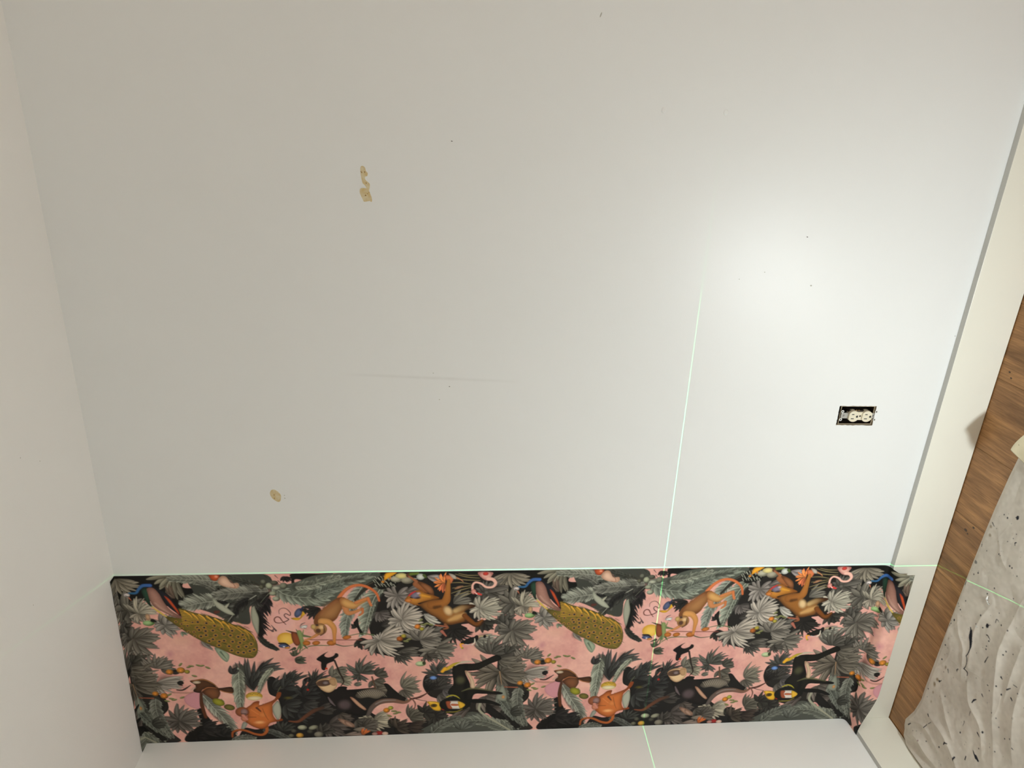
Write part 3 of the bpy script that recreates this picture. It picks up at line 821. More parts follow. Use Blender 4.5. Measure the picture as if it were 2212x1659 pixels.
['stroke',[[385.3,199.6],[393.6,204.1],[400.1,209.4]],[2.3,2.7,0.8],[74,72,30],None,{'op':0.65}],
['stroke',[[352.7,163.5],[360.9,167.9],[367.4,173.2]],[2.3,2.7,0.8],[64,66,28],None,{'op':0.65}],
['stroke',[[395.9,264.3],[404.3,268.9],[410.9,274.4]],[2.4,2.8,0.8],[54,58,28],None,{'op':0.65}],
['stroke',[[321.3,207],[329.5,211.4],[336,216.7]],[2.3,2.7,0.8],[64,66,28],None,{'op':0.65}],
['stroke',[[439.3,210.1],[447.6,214.6],[454.3,220]],[2.3,2.7,0.8],[92,84,36],None,{'op':0.65}],
['stroke',[[399.5,179.3],[407.8,183.8],[414.4,189]],[2.3,2.7,0.8],[74,72,30],None,{'op':0.65}],
['stroke',[[316.7,165],[324.8,169.4],[331.3,174.6]],[2.3,2.7,0.8],[64,66,28],None,{'op':0.65}],
['stroke',[[312.2,165],[320.3,169.4],[326.7,174.6]],[2.3,2.7,0.8],[92,84,36],None,{'op':0.65}],
['stroke',[[440.9,234.6],[449.3,239.1],[456,244.5]],[2.4,2.7,0.8],[64,66,28],None,{'op':0.65}],
['stroke',[[378.8,230.8],[387.1,235.3],[393.7,240.7]],[2.3,2.7,0.8],[92,84,36],None,{'op':0.65}],
['stroke',[[444.9,195.7],[453.3,200.2],[459.9,205.5]],[2.3,2.7,0.8],[64,66,28],None,{'op':0.65}],
['stroke',[[451.5,218.8],[459.9,223.4],[466.6,228.7]],[2.3,2.7,0.8],[64,66,28],None,{'op':0.65}],
['stroke',[[473.9,240.5],[482.4,245.1],[489.1,250.5]],[2.4,2.8,0.8],[64,66,28],None,{'op':0.65}],
['stroke',[[366.1,156.7],[374.3,161.1],[380.8,166.3]],[2.3,2.7,0.8],[74,72,30],None,{'op':0.65}],
['stroke',[[463,254.5],[471.4,259.1],[478.2,264.5]],[2.4,2.8,0.8],[74,72,30],None,{'op':0.65}],
['stroke',[[337.8,194.1],[346,198.5],[352.5,203.8]],[2.3,2.7,0.8],[150,122,50],None,{'op':0.65}],
['stroke',[[437.8,236.4],[446.2,240.9],[452.9,246.3]],[2.4,2.7,0.8],[150,122,50],None,{'op':0.65}],
['stroke',[[336.5,172.7],[344.6,177.1],[351.1,182.3]],[2.3,2.7,0.8],[92,84,36],None,{'op':0.65}],
['stroke',[[471,269.8],[479.5,274.4],[486.3,279.9]],[2.4,2.8,0.8],[64,66,28],None,{'op':0.65}],
['stroke',[[349.8,198.2],[358,202.6],[364.5,207.9]],[2.3,2.7,0.8],[150,122,50],None,{'op':0.65}],
['stroke',[[401.3,164.4],[409.5,168.8],[416.1,174]],[2.3,2.7,0.8],[74,72,30],None,{'op':0.65}],
['stroke',[[410.1,214.8],[418.4,219.4],[425,224.7]],[2.3,2.7,0.8],[92,84,36],None,{'op':0.65}],
['stroke',[[427.8,277.7],[436.3,282.3],[443,287.8]],[2.4,2.8,0.8],[74,72,30],None,{'op':0.65}],
['stroke',[[430.5,196.3],[438.8,200.8],[445.5,206.1]],[2.3,2.7,0.8],[74,72,30],None,{'op':0.65}],
['stroke',[[292.4,174.2],[300.5,178.6],[306.9,183.8]],[2.3,2.7,0.8],[92,84,36],None,{'op':0.65}],
['stroke',[[451.5,246.1],[460,250.6],[466.7,256.1]],[2.4,2.8,0.8],[74,72,30],None,{'op':0.65}],
['stroke',[[301.1,169],[309.2,173.4],[315.7,178.7]],[2.3,2.7,0.8],[54,58,28],None,{'op':0.65}],
['stroke',[[428.3,225],[436.7,229.6],[443.4,234.9]],[2.3,2.7,0.8],[54,58,28],None,{'op':0.65}],
['stroke',[[354.9,152.5],[363.1,156.9],[369.6,162.1]],[2.3,2.7,0.8],[54,58,28],None,{'op':0.65}],
['stroke',[[290.8,160.7],[298.9,165.1],[305.3,170.3]],[2.3,2.7,0.8],[150,122,50],None,{'op':0.65}],
['stroke',[[389.8,168.2],[398.1,172.6],[404.6,177.8]],[2.3,2.7,0.8],[150,122,50],None,{'op':0.65}],
['stroke',[[454.3,218.3],[462.7,222.8],[469.4,228.1]],[2.3,2.7,0.8],[150,122,50],None,{'op':0.65}],
['stroke',[[435.3,184.4],[443.6,188.9],[450.3,194.2]],[2.3,2.7,0.8],[54,58,28],None,{'op':0.65}],
['stroke',[[358.8,165.3],[367,169.7],[373.5,175]],[2.3,2.7,0.8],[150,122,50],None,{'op':0.65}],
['stroke',[[349.5,209.8],[357.7,214.3],[364.3,219.6]],[2.3,2.7,0.8],[92,84,36],None,{'op':0.65}],
['stroke',[[285.6,136.5],[293.6,140.8],[300,146]],[2.3,2.6,0.8],[54,58,28],None,{'op':0.65}],
['stroke',[[432.4,215],[440.7,219.5],[447.4,224.8]],[2.3,2.7,0.8],[92,84,36],None,{'op':0.65}],
['stroke',[[354.9,209.2],[363.1,213.7],[369.7,219.1]],[2.3,2.7,0.8],[92,84,36],None,{'op':0.65}],
['stroke',[[306.7,153.9],[314.8,158.2],[321.2,163.4]],[2.3,2.7,0.8],[92,84,36],None,{'op':0.65}],
['stroke',[[357,218.3],[365.2,222.8],[371.8,228.2]],[2.3,2.7,0.8],[74,72,30],None,{'op':0.65}],
['stroke',[[341.7,156.1],[349.8,160.5],[356.3,165.7]],[2.3,2.7,0.8],[74,72,30],None,{'op':0.65}],
['stroke',[[337,209.2],[345.2,213.7],[351.8,219]],[2.3,2.7,0.8],[150,122,50],None,{'op':0.65}],
['stroke',[[383.5,247.7],[391.9,252.2],[398.5,257.6]],[2.4,2.7,0.8],[74,72,30],None,{'op':0.65}],
['stroke',[[380.2,202.1],[388.4,206.6],[395,211.9]],[2.3,2.7,0.8],[54,58,28],None,{'op':0.65}],
['stroke',[[364,154.4],[372.1,158.8],[378.6,164]],[2.3,2.7,0.8],[74,72,30],None,{'op':0.65}],
['stroke',[[350.8,170.4],[358.9,174.8],[365.4,180.1]],[2.3,2.7,0.8],[74,72,30],None,{'op':0.65}],
['stroke',[[432.9,287.1],[441.3,291.8],[448.1,297.3]],[2.4,2.8,0.8],[64,66,28],None,{'op':0.65}],
['stroke',[[409.3,231.1],[417.7,235.7],[424.3,241.1]],[2.3,2.7,0.8],[150,122,50],None,{'op':0.65}],
['stroke',[[384.1,248.6],[392.4,253.2],[399.1,258.6]],[2.4,2.7,0.8],[54,58,28],None,{'op':0.65}],
['stroke',[[332.6,206.5],[340.8,211],[347.3,216.3]],[2.3,2.7,0.8],[92,84,36],None,{'op':0.65}],
['stroke',[[394,204.1],[402.3,208.6],[408.9,213.9]],[2.3,2.7,0.8],[74,72,30],None,{'op':0.65}],
['stroke',[[319.7,179],[327.9,183.5],[334.3,188.7]],[2.3,2.7,0.8],[150,122,50],None,{'op':0.65}],
['stroke',[[293.1,136.9],[301.1,141.2],[307.5,146.4]],[2.3,2.6,0.8],[74,72,30],None,{'op':0.65}],
['stroke',[[409.2,232.5],[417.5,237.1],[424.2,242.4]],[2.3,2.7,0.8],[150,122,50],None,{'op':0.65}],
['stroke',[[454.5,227],[462.9,231.5],[469.7,236.9]],[2.3,2.7,0.8],[54,58,28],None,{'op':0.65}],
['stroke',[[435,252],[443.4,256.6],[450.2,262]],[2.4,2.8,0.8],[64,66,28],None,{'op':0.65}],
['stroke',[[454.5,222.1],[462.9,226.7],[469.6,232]],[2.3,2.7,0.8],[150,122,50],None,{'op':0.65}],
['stroke',[[333.5,164.2],[341.6,168.7],[348.1,173.9]],[2.3,2.7,0.8],[64,66,28],None,{'op':0.65}],
['stroke',[[393,212.8],[401.2,217.3],[407.9,222.6]],[2.3,2.7,0.8],[64,66,28],None,{'op':0.65}],
['stroke',[[438.1,269],[446.6,273.6],[453.3,279.1]],[2.4,2.8,0.8],[64,66,28],None,{'op':0.65}],
['stroke',[[300.3,167.2],[308.4,171.6],[314.8,176.8]],[2.3,2.7,0.8],[92,84,36],None,{'op':0.65}],
['stroke',[[410.3,276.1],[418.7,280.8],[425.4,286.2]],[2.4,2.8,0.8],[64,66,28],None,{'op':0.65}],
['stroke',[[431.3,284.3],[439.7,288.9],[446.5,294.4]],[2.4,2.8,0.8],[64,66,28],None,{'op':0.65}],
['stroke',[[302.7,162.5],[310.7,166.9],[317.2,172.1]],[2.3,2.7,0.8],[74,72,30],None,{'op':0.65}],
['stroke',[[399.3,251.3],[407.6,255.9],[414.3,261.3]],[2.4,2.7,0.8],[150,122,50],None,{'op':0.65}],
['stroke',[[447.8,260],[456.2,264.7],[463,270.1]],[2.4,2.8,0.8],[54,58,28],None,{'op':0.65}],
['stroke',[[316.2,170],[324.3,174.4],[330.8,179.6]],[2.3,2.7,0.8],[74,72,30],None,{'op':0.65}],
['stroke',[[329.5,157.4],[337.7,161.8],[344.1,167]],[2.3,2.7,0.8],[150,122,50],None,{'op':0.65}],
['stroke',[[379,206],[387.2,210.5],[393.8,215.8]],[2.3,2.7,0.8],[92,84,36],None,{'op':0.65}],
['stroke',[[454.2,230.1],[462.7,234.7],[469.4,240]],[2.4,2.7,0.8],[92,84,36],None,{'op':0.65}],
['stroke',[[468.3,227.3],[476.7,231.8],[483.4,237.2]],[2.4,2.7,0.8],[92,84,36],None,{'op':0.65}],
['stroke',[[348.7,145.1],[356.9,149.4],[363.4,154.6]],[2.3,2.7,0.8],[74,72,30],None,{'op':0.65}],
['stroke',[[454.6,237],[463,241.6],[469.8,247]],[2.4,2.7,0.8],[54,58,28],None,{'op':0.65}],
['stroke',[[393.6,195.1],[401.8,199.6],[408.4,204.9]],[2.3,2.7,0.8],[92,84,36],None,{'op':0.65}],
['stroke',[[393.1,171.1],[401.3,175.5],[407.9,180.8]],[2.3,2.7,0.8],[64,66,28],None,{'op':0.65}],
['stroke',[[366,240.1],[374.3,244.6],[380.9,250]],[2.3,2.7,0.8],[150,122,50],None,{'op':0.65}],
['stroke',[[390.7,188],[399,192.5],[405.6,197.8]],[2.3,2.7,0.8],[64,66,28],None,{'op':0.65}],
['stroke',[[424.7,224.5],[433,229],[439.7,234.4]],[2.3,2.7,0.8],[92,84,36],None,{'op':0.65}],
['stroke',[[457.5,275.6],[465.9,280.2],[472.7,285.7]],[2.4,2.8,0.8],[74,72,30],None,{'op':0.65}],
['stroke',[[455.6,192.9],[463.9,197.4],[470.6,202.7]],[2.3,2.7,0.8],[74,72,30],None,{'op':0.65}],
['stroke',[[461.8,206.8],[470.2,211.3],[476.9,216.7]],[2.3,2.7,0.8],[54,58,28],None,{'op':0.65}],
['stroke',[[409.5,224],[417.8,228.6],[424.5,233.9]],[2.3,2.7,0.8],[54,58,28],None,{'op':0.65}],
['stroke',[[321.5,175.1],[329.7,179.5],[336.1,184.8]],[2.3,2.7,0.8],[74,72,30],None,{'op':0.65}],
['stroke',[[420.6,190.6],[428.9,195.1],[435.5,200.4]],[2.3,2.7,0.8],[150,122,50],None,{'op':0.65}],
['stroke',[[283.5,143.2],[291.5,147.6],[297.9,152.8]],[2.3,2.7,0.8],[150,122,50],None,{'op':0.65}],
['stroke',[[395.4,226.2],[403.7,230.7],[410.3,236.1]],[2.3,2.7,0.8],[74,72,30],None,{'op':0.65}],
['stroke',[[421.5,242.7],[429.8,247.2],[436.5,252.6]],[2.4,2.7,0.8],[74,72,30],None,{'op':0.65}],
['stroke',[[453.7,266.8],[462.2,271.4],[468.9,276.9]],[2.4,2.8,0.8],[54,58,28],None,{'op':0.65}],
['stroke',[[339.1,142.1],[347.2,146.5],[353.7,151.7]],[2.3,2.7,0.8],[54,58,28],None,{'op':0.65}],
['stroke',[[299,157],[307.1,161.4],[313.5,166.5]],[2.3,2.7,0.8],[74,72,30],None,{'op':0.65}],
['stroke',[[443.6,234.3],[452,238.9],[458.7,244.2]],[2.4,2.7,0.8],[64,66,28],None,{'op':0.65}],
['stroke',[[342.6,156.4],[350.7,160.8],[357.2,166]],[2.3,2.7,0.8],[150,122,50],None,{'op':0.65}],
['stroke',[[374.3,204.3],[382.6,208.8],[389.2,214.1]],[2.3,2.7,0.8],[150,122,50],None,{'op':0.65}],
['stroke',[[445.4,217.3],[453.8,221.9],[460.5,227.2]],[2.3,2.7,0.8],[92,84,36],None,{'op':0.65}],
['stroke',[[325.8,188.1],[333.9,192.6],[340.4,197.8]],[2.3,2.7,0.8],[150,122,50],None,{'op':0.65}],
['stroke',[[464.3,206.8],[472.7,211.3],[479.4,216.7]],[2.3,2.7,0.8],[74,72,30],None,{'op':0.65}],
['stroke',[[291.6,163.6],[299.7,168],[306.1,173.2]],[2.3,2.7,0.8],[64,66,28],None,{'op':0.65}],
['stroke',[[315.4,173.7],[323.5,178.2],[330,183.4]],[2.3,2.7,0.8],[92,84,36],None,{'op':0.65}],
['stroke',[[458.4,247.5],[466.9,252.1],[473.6,257.5]],[2.4,2.8,0.8],[92,84,36],None,{'op':0.65}],
['stroke',[[479,278.4],[487.5,283],[494.3,288.5]],[2.4,2.8,0.8],[92,84,36],None,{'op':0.65}],
['stroke',[[334.6,154.7],[342.7,159.1],[349.2,164.3]],[2.3,2.7,0.8],[54,58,28],None,{'op':0.65}],
['stroke',[[385.2,163.3],[393.4,167.7],[400,173]],[2.3,2.7,0.8],[54,58,28],None,{'op':0.65}],
['stroke',[[454.6,225.3],[463,229.8],[469.7,235.2]],[2.3,2.7,0.8],[92,84,36],None,{'op':0.65}],
['stroke',[[387.1,156],[395.3,160.4],[401.9,165.6]],[2.3,2.7,0.8],[74,72,30],None,{'op':0.65}],
['stroke',[[281.7,129.3],[318.9,144.8],[366.3,175.3],[414.9,193.5]],[3.1,2.3,1],[196,150,58],[128,112,44],{'op':0.75}],
['stroke',[[282.2,135.6],[322.7,149.5],[371.7,178.4],[413.4,196]],[3.1,2.3,1],[196,150,58],[128,112,44],{'op':0.75}],
['stroke',[[282.6,141.8],[326.5,154.1],[377.2,181.5],[411.9,198.6]],[3.1,2.3,1],[196,150,58],[128,112,44],{'op':0.75}],
['stroke',[[283.1,148.1],[330.3,158.9],[382.7,184.6],[410.4,201.1]],[3.1,2.3,1],[196,150,58],[128,112,44],{'op':0.75}],
['stroke',[[283.5,154.4],[334.1,163.6],[388.2,187.7],[408.9,203.6]],[3.1,2.3,1],[196,150,58],[128,112,44],{'op':0.75}],
['stroke',[[284,160.7],[338,168.3],[393.7,190.8],[407.3,206.1]],[3.1,2.3,1],[196,150,58],[128,112,44],{'op':0.75}],
['stroke',[[284.4,167],[341.8,173],[399.2,194],[405.8,208.7]],[3.1,2.3,1],[196,150,58],[128,112,44],{'op':0.75}],
['stroke',[[284.9,173.3],[345.7,177.8],[404.8,197.1],[404.3,211.2]],[3.1,2.3,1],[196,150,58],[128,112,44],{'op':0.75}],
['stroke',[[285.3,179.6],[349.5,182.5],[410.3,200.2],[402.8,213.7]],[3.1,2.3,1],[196,150,58],[128,112,44],{'op':0.75}],
['stroke',[[332.8,147.2],[344.1,157.9],[350.5,172.8]],[5.7,4.6,1.1],[206,156,58],None,{}],
['stroke',[[337.2,146],[348.4,156.8],[354.9,171.7]],[1.9,1.5,0.6],[52,48,22],None,{}],
['stroke',[[354.1,154],[367.5,169],[374,184]],[5.7,4.6,1.1],[206,156,58],None,{}],
['stroke',[[358.5,152.8],[371.9,167.9],[378.4,182.8]],[1.9,1.5,0.6],[52,48,22],None,{}],
['stroke',[[315.4,144.7],[325,157.5],[329.3,168.1]],[5.7,4.6,1.1],[206,156,58],None,{}],
['stroke',[[319.8,143.5],[329.4,156.3],[333.7,166.9]],[1.9,1.5,0.6],[52,48,22],None,{}],
['stroke',[[375.6,162.9],[388.9,175.9],[397.6,195.2]],[5.8,4.6,1.2],[206,156,58],None,{}],
['stroke',[[380,161.7],[393.3,174.7],[402,194]],[1.9,1.5,0.6],[52,48,22],None,{}],
['stroke',[[397.4,174],[409.3,189.1],[416.3,208.5]],[5.8,4.6,1.2],[206,156,58],None,{}],
['stroke',[[401.8,172.8],[413.7,188],[420.8,207.3]],[1.9,1.5,0.6],[52,48,22],None,{}],
['stroke',[[294,133.8],[307,146.6],[313.1,159.3]],[5.7,4.6,1.1],[206,156,58],None,{}],
['stroke',[[298.4,132.6],[311.4,145.4],[317.5,158.1]],[1.9,1.5,0.6],[52,48,22],None,{}],
['stroke',[[413.7,182.9],[436.6,202.6],[450.6,220.2],[459.9,242]],[4.3,3.5,1.2],[186,140,52],None,{'op':0.9}],
['stroke',[[437.5,194.1],[460.8,216.1],[466.8,240]],[4.3,3.5,1.2],[186,140,52],None,{'op':0.9}],
['stroke',[[456.2,205.3],[476.1,227.3],[481.9,249.2]],[4.3,3.5,1.2],[186,140,52],None,{'op':0.9}],
['stroke',[[394,176],[416.3,191.4],[429.8,204.6]],[4.2,3.5,1.2],[186,140,52],None,{'op':0.9}],
['ell',293,167.2,5.7,5.4,[186,132,58],[122,96,40],{}],
['ell',293.1,167.4,3.1,2.9,[128,120,96],[96,80,44],{}],
['ell',293.4,167.6,1.9,1.9,[16,20,34],[16,20,34],{}],
['ell',311.7,174,5.7,5.4,[186,132,58],[122,96,40],{}],
['ell',311.7,174.2,3.2,2.9,[128,120,96],[96,80,44],{}],
['ell',312,174.4,1.9,1.9,[16,20,34],[16,20,34],{}],
['ell',326.3,173.3,8,7.6,[186,132,58],[122,96,40],{}],
['ell',326.3,173.5,4.4,4,[128,120,96],[96,80,44],{}],
['ell',326.7,173.7,2.7,2.7,[16,20,34],[16,20,34],{}],
['ell',350,178.1,8.1,7.6,[186,132,58],[122,96,40],{}],
['ell',350,178.3,4.4,4,[128,120,96],[96,80,44],{}],
['ell',350.4,178.5,2.7,2.7,[16,20,34],[16,20,34],{}],
['ell',371.7,188.2,8.1,7.7,[186,132,58],[122,96,40],{}],
['ell',371.7,188.4,4.4,4,[128,120,96],[96,80,44],{}],
['ell',372.1,188.6,2.7,2.7,[16,20,34],[16,20,34],{}],
['ell',296.2,186.2,5.7,5.5,[186,132,58],[122,96,40],{}],
['ell',296.2,186.4,3.2,2.9,[128,120,96],[96,80,44],{}],
['ell',296.5,186.7,2,2,[16,20,34],[16,20,34],{}],
['ell',322.6,193.3,8.1,7.7,[186,132,58],[122,96,40],{}],
['ell',322.7,193.5,4.4,4,[128,120,96],[96,80,44],{}],
['ell',323,193.7,2.7,2.7,[16,20,34],[16,20,34],{}],
['ell',341.8,193.8,8.1,7.7,[186,132,58],[122,96,40],{}],
['ell',341.8,194,4.4,4,[128,120,96],[96,80,44],{}],
['ell',342.2,194.2,2.7,2.7,[16,20,34],[16,20,34],{}],
['ell',365.3,205,8.1,7.7,[186,132,58],[122,96,40],{}],
['ell',365.3,205.2,4.5,4.1,[128,120,96],[96,80,44],{}],
['ell',365.7,205.5,2.8,2.8,[16,20,34],[16,20,34],{}],
['ell',344.6,206.6,8.1,7.7,[186,132,58],[122,96,40],{}],
['ell',344.6,206.8,4.5,4.1,[128,120,96],[96,80,44],{}],
['ell',344.9,207,2.8,2.8,[16,20,34],[16,20,34],{}],
['ell',326.8,201.9,8.1,7.7,[186,132,58],[122,96,40],{}],
['ell',326.8,202.1,4.4,4,[128,120,96],[96,80,44],{}],
['ell',327.2,202.3,2.8,2.8,[16,20,34],[16,20,34],{}],
['ell',311.7,208.9,5.8,5.5,[186,132,58],[122,96,40],{}],
['ell',311.7,209.2,3.2,2.9,[128,120,96],[96,80,44],{}],
['ell',312.1,209.4,2,2,[16,20,34],[16,20,34],{}],
['ell',296.9,208.5,5.8,5.5,[186,132,58],[122,96,40],{}],
['ell',296.9,208.8,3.2,2.9,[128,120,96],[96,80,44],{}],
['ell',297.3,209,2,2,[16,20,34],[16,20,34],{}],
['ell',344,221.6,8.1,7.7,[186,132,58],[122,96,40],{}],
['ell',344,221.8,4.5,4.1,[128,120,96],[96,80,44],{}],
['ell',344.4,222,2.8,2.8,[16,20,34],[16,20,34],{}],
['ell',329.5,225.5,8.1,7.7,[186,132,58],[122,96,40],{}],
['ell',329.5,225.7,4.5,4.1,[128,120,96],[96,80,44],{}],
['ell',329.9,225.9,2.8,2.8,[16,20,34],[16,20,34],{}],
['ell',371.3,223.4,8.2,7.7,[186,132,58],[122,96,40],{}],
['ell',371.3,223.6,4.5,4.1,[128,120,96],[96,80,44],{}],
['ell',371.6,223.8,2.8,2.8,[16,20,34],[16,20,34],{}],
['ell',361.9,237.1,8.2,7.8,[186,132,58],[122,96,40],{}],
['ell',361.9,237.3,4.5,4.1,[128,120,96],[96,80,44],{}],
['ell',362.3,237.6,2.8,2.8,[16,20,34],[16,20,34],{}],
['ell',351,243.3,8.2,7.8,[186,132,58],[122,96,40],{}],
['ell',351,243.5,4.5,4.1,[128,120,96],[96,80,44],{}],
['ell',351.4,243.7,2.8,2.8,[16,20,34],[16,20,34],{}],
['ell',379.4,246.3,8.2,7.8,[186,132,58],[122,96,40],{}],
['ell',379.4,246.5,4.5,4.1,[128,120,96],[96,80,44],{}],
['ell',379.7,246.7,2.8,2.8,[16,20,34],[16,20,34],{}],
['ell',377.1,260.3,8.2,7.8,[186,132,58],[122,96,40],{}],
['ell',377.1,260.5,4.5,4.1,[128,120,96],[96,80,44],{}],
['ell',377.4,260.7,2.8,2.8,[16,20,34],[16,20,34],{}],
['ell',280.1,179.5,5.7,5.4,[186,132,58],[122,96,40],{}],
['ell',280.2,179.7,3.1,2.9,[128,120,96],[96,80,44],{}],
['ell',280.5,179.9,1.9,1.9,[16,20,34],[16,20,34],{}],
['ell',279.5,194.3,5.7,5.5,[186,132,58],[122,96,40],{}],
['ell',279.5,194.5,3.2,2.9,[128,120,96],[96,80,44],{}],
['ell',279.8,194.7,2,2,[16,20,34],[16,20,34],{}],
['ell',312.8,223.9,5.8,5.5,[186,132,58],[122,96,40],{}],
['ell',312.8,224.2,3.2,2.9,[128,120,96],[96,80,44],{}],
['ell',313.2,224.4,2,2,[16,20,34],[16,20,34],{}],
['ell',265.8,170.7,5.7,5.4,[186,132,58],[122,96,40],{}],
['ell',265.8,170.9,3.1,2.9,[128,120,96],[96,80,44],{}],
['ell',266.1,171.1,1.9,1.9,[16,20,34],[16,20,34],{}],
['ell',390.9,200.4,8.1,7.7,[186,132,58],[122,96,40],{}],
['ell',390.9,200.6,4.5,4.1,[128,120,96],[96,80,44],{}],
['ell',391.3,200.8,2.8,2.8,[16,20,34],[16,20,34],{}],
['ell',419.6,207.5,8.1,7.7,[186,132,58],[122,96,40],{}],
['ell',419.6,207.7,4.5,4.1,[128,120,96],[96,80,44],{}],
['ell',419.9,208,2.8,2.8,[16,20,34],[16,20,34],{}],
['ell',395.2,218.7,8.2,7.8,[186,132,58],[122,96,40],{}],
['ell',395.2,218.9,4.5,4.1,[128,120,96],[96,80,44],{}],
['ell',395.6,219.1,2.8,2.8,[16,20,34],[16,20,34],{}],
['ell',413.2,224.5,8.2,7.8,[186,132,58],[122,96,40],{}],
['ell',413.3,224.7,4.5,4.1,[128,120,96],[96,80,44],{}],
['ell',413.6,225,2.8,2.8,[16,20,34],[16,20,34],{}],
['ell',434.9,230.5,8.2,7.8,[186,132,58],[122,96,40],{}],
['ell',434.9,230.7,4.5,4.1,[128,120,96],[96,80,44],{}],
['ell',435.3,230.9,2.8,2.8,[16,20,34],[16,20,34],{}],
['ell',448.3,223.3,8.2,7.8,[186,132,58],[122,96,40],{}],
['ell',448.3,223.5,4.5,4.1,[128,120,96],[96,80,44],{}],
['ell',448.7,223.8,2.8,2.8,[16,20,34],[16,20,34],{}],
['ell',393,243.4,8.2,7.8,[186,132,58],[122,96,40],{}],
['ell',393,243.6,4.5,4.1,[128,120,96],[96,80,44],{}],
['ell',393.4,243.8,2.8,2.8,[16,20,34],[16,20,34],{}],
['ell',417.2,247.8,8.2,7.8,[186,132,58],[122,96,40],{}],
['ell',417.2,248,4.5,4.1,[128,120,96],[96,80,44],{}],
['ell',417.6,248.2,2.8,2.8,[16,20,34],[16,20,34],{}],
['ell',437.9,252.7,8.3,7.8,[186,132,58],[122,96,40],{}],
['ell',438,252.9,4.5,4.1,[128,120,96],[96,80,44],{}],
['ell',438.3,253.1,2.8,2.8,[16,20,34],[16,20,34],{}],
['ell',450.1,241.7,8.2,7.8,[186,132,58],[122,96,40],{}],
['ell',450.2,242,4.5,4.1,[128,120,96],[96,80,44],{}],
['ell',450.5,242.2,2.8,2.8,[16,20,34],[16,20,34],{}],
['ell',469.5,258.2,8.3,7.9,[186,132,58],[122,96,40],{}],
['ell',469.5,258.4,4.6,4.1,[128,120,96],[96,80,44],{}],
['ell',469.9,258.6,2.8,2.8,[16,20,34],[16,20,34],{}],
['ell',405.5,264.4,8.3,7.8,[186,132,58],[122,96,40],{}],
['ell',405.5,264.6,4.5,4.1,[128,120,96],[96,80,44],{}],
['ell',405.9,264.8,2.8,2.8,[16,20,34],[16,20,34],{}],
['ell',432.3,267.8,8.3,7.9,[186,132,58],[122,96,40],{}],
['ell',432.3,268,4.6,4.1,[128,120,96],[96,80,44],{}],
['ell',432.7,268.2,2.8,2.8,[16,20,34],[16,20,34],{}],
['ell',454.5,267.6,8.3,7.9,[186,132,58],[122,96,40],{}],
['ell',454.5,267.8,4.6,4.1,[128,120,96],[96,80,44],{}],
['ell',454.9,268,2.8,2.8,[16,20,34],[16,20,34],{}],
['ell',411.3,280.3,8.3,7.9,[186,132,58],[122,96,40],{}],
['ell',411.4,280.5,4.6,4.1,[128,120,96],[96,80,44],{}],
['ell',411.7,280.8,2.8,2.8,[16,20,34],[16,20,34],{}],
['ell',445.1,289.7,8.3,7.9,[186,132,58],[122,96,40],{}],
['ell',445.1,289.9,4.6,4.2,[128,120,96],[96,80,44],{}],
['ell',445.5,290.1,2.8,2.8,[16,20,34],[16,20,34],{}],
['ell',463.3,284.7,8.3,7.9,[186,132,58],[122,96,40],{}],
['ell',463.3,284.9,4.6,4.2,[128,120,96],[96,80,44],{}],
['ell',463.7,285.2,2.8,2.8,[16,20,34],[16,20,34],{}],
['ell',476.1,279.6,8.3,7.9,[186,132,58],[122,96,40],{}],
['ell',476.1,279.8,4.6,4.2,[128,120,96],[96,80,44],{}],
['ell',476.5,280.1,2.8,2.8,[16,20,34],[16,20,34],{}],
['ell',429,289.2,8.3,7.9,[186,132,58],[122,96,40],{}],
['ell',429,289.4,4.6,4.2,[128,120,96],[96,80,44],{}],
['ell',429.4,289.6,2.8,2.8,[16,20,34],[16,20,34],{}],
['fill',[[187.1,49.8],[196.4,36],[213.3,39.3],[236.2,56.8],[255.8,73.4],[267.6,98.1],[277,123],[283.8,153.3],[270.5,139.5],[248.2,112.1],[228.4,66.8],[200.4,48.1]],[32,33,40],[18,18,22],{'rim':7.3}],
['fill',[[185.8,55.8],[202.2,50.1],[205.8,82.5],[204.4,102.9],[209.6,119.5],[197,106.8],[188.9,82.2]],[40,74,56],[24,40,32],{'rim':7.3}],
['fill',[[202.3,52.1],[219,51.4],[232,70.9],[238.4,91.4],[246.5,112],[259.8,133],[282.5,152.3],[280.5,159.5],[261.1,152.8],[232.6,133.4],[212.8,115.4],[204.8,94.7],[201.6,68.3]],[164,122,108],[118,82,72],{'rim':9.2,'noise':0.25}],
['stroke',[[217.1,103.2],[231.8,122],[258.9,145.4]],[7.5,9.4,3.7],[186,148,132],None,{'op':0.5,'soft':3.7}],
['stroke',[[206.8,115.3],[222.3,133.2],[241.4,151.3]],[2.6,6.8,4.1],[200,172,84],None,{}],
['fill',[[245.2,78.9],[256.9,89.7],[266.6,108.4],[277.2,133.4],[278.1,145.9],[265.9,122.8],[256.2,104]],[206,88,46],[150,55,30],{'rim':3.7}],
['stroke',[[211.8,42.3],[191.8,42.9],[179,54.7],[169.7,67.6],[151.3,67.7]],[11,10.6,8.4,7.7,6.6],[56,92,156],[42,88,120],{'shade':0.5}],
['ell',144.1,74.2,8.5,6.6,[222,214,208],[150,140,140],{}],
['stroke',[[140.9,77.1],[148.5,79.7]],[2.6,1.5],[20,20,24],None,{}],
['stroke',[[148.4,83.4],[153.4,92.6]],[4.1,1.5],[180,110,84],None,{}],
['ell',189.7,174.1,16.1,9.9,[158,192,132],[80,110,62],{'hl':-0.2}],
['ell',190.3,152.1,6.8,11.7,[196,156,122],[120,96,72],{}],
['stroke',[[202,164.9],[210.8,169.4]],[13.3,5.7],[22,22,20],None,{'soft':1.9}],
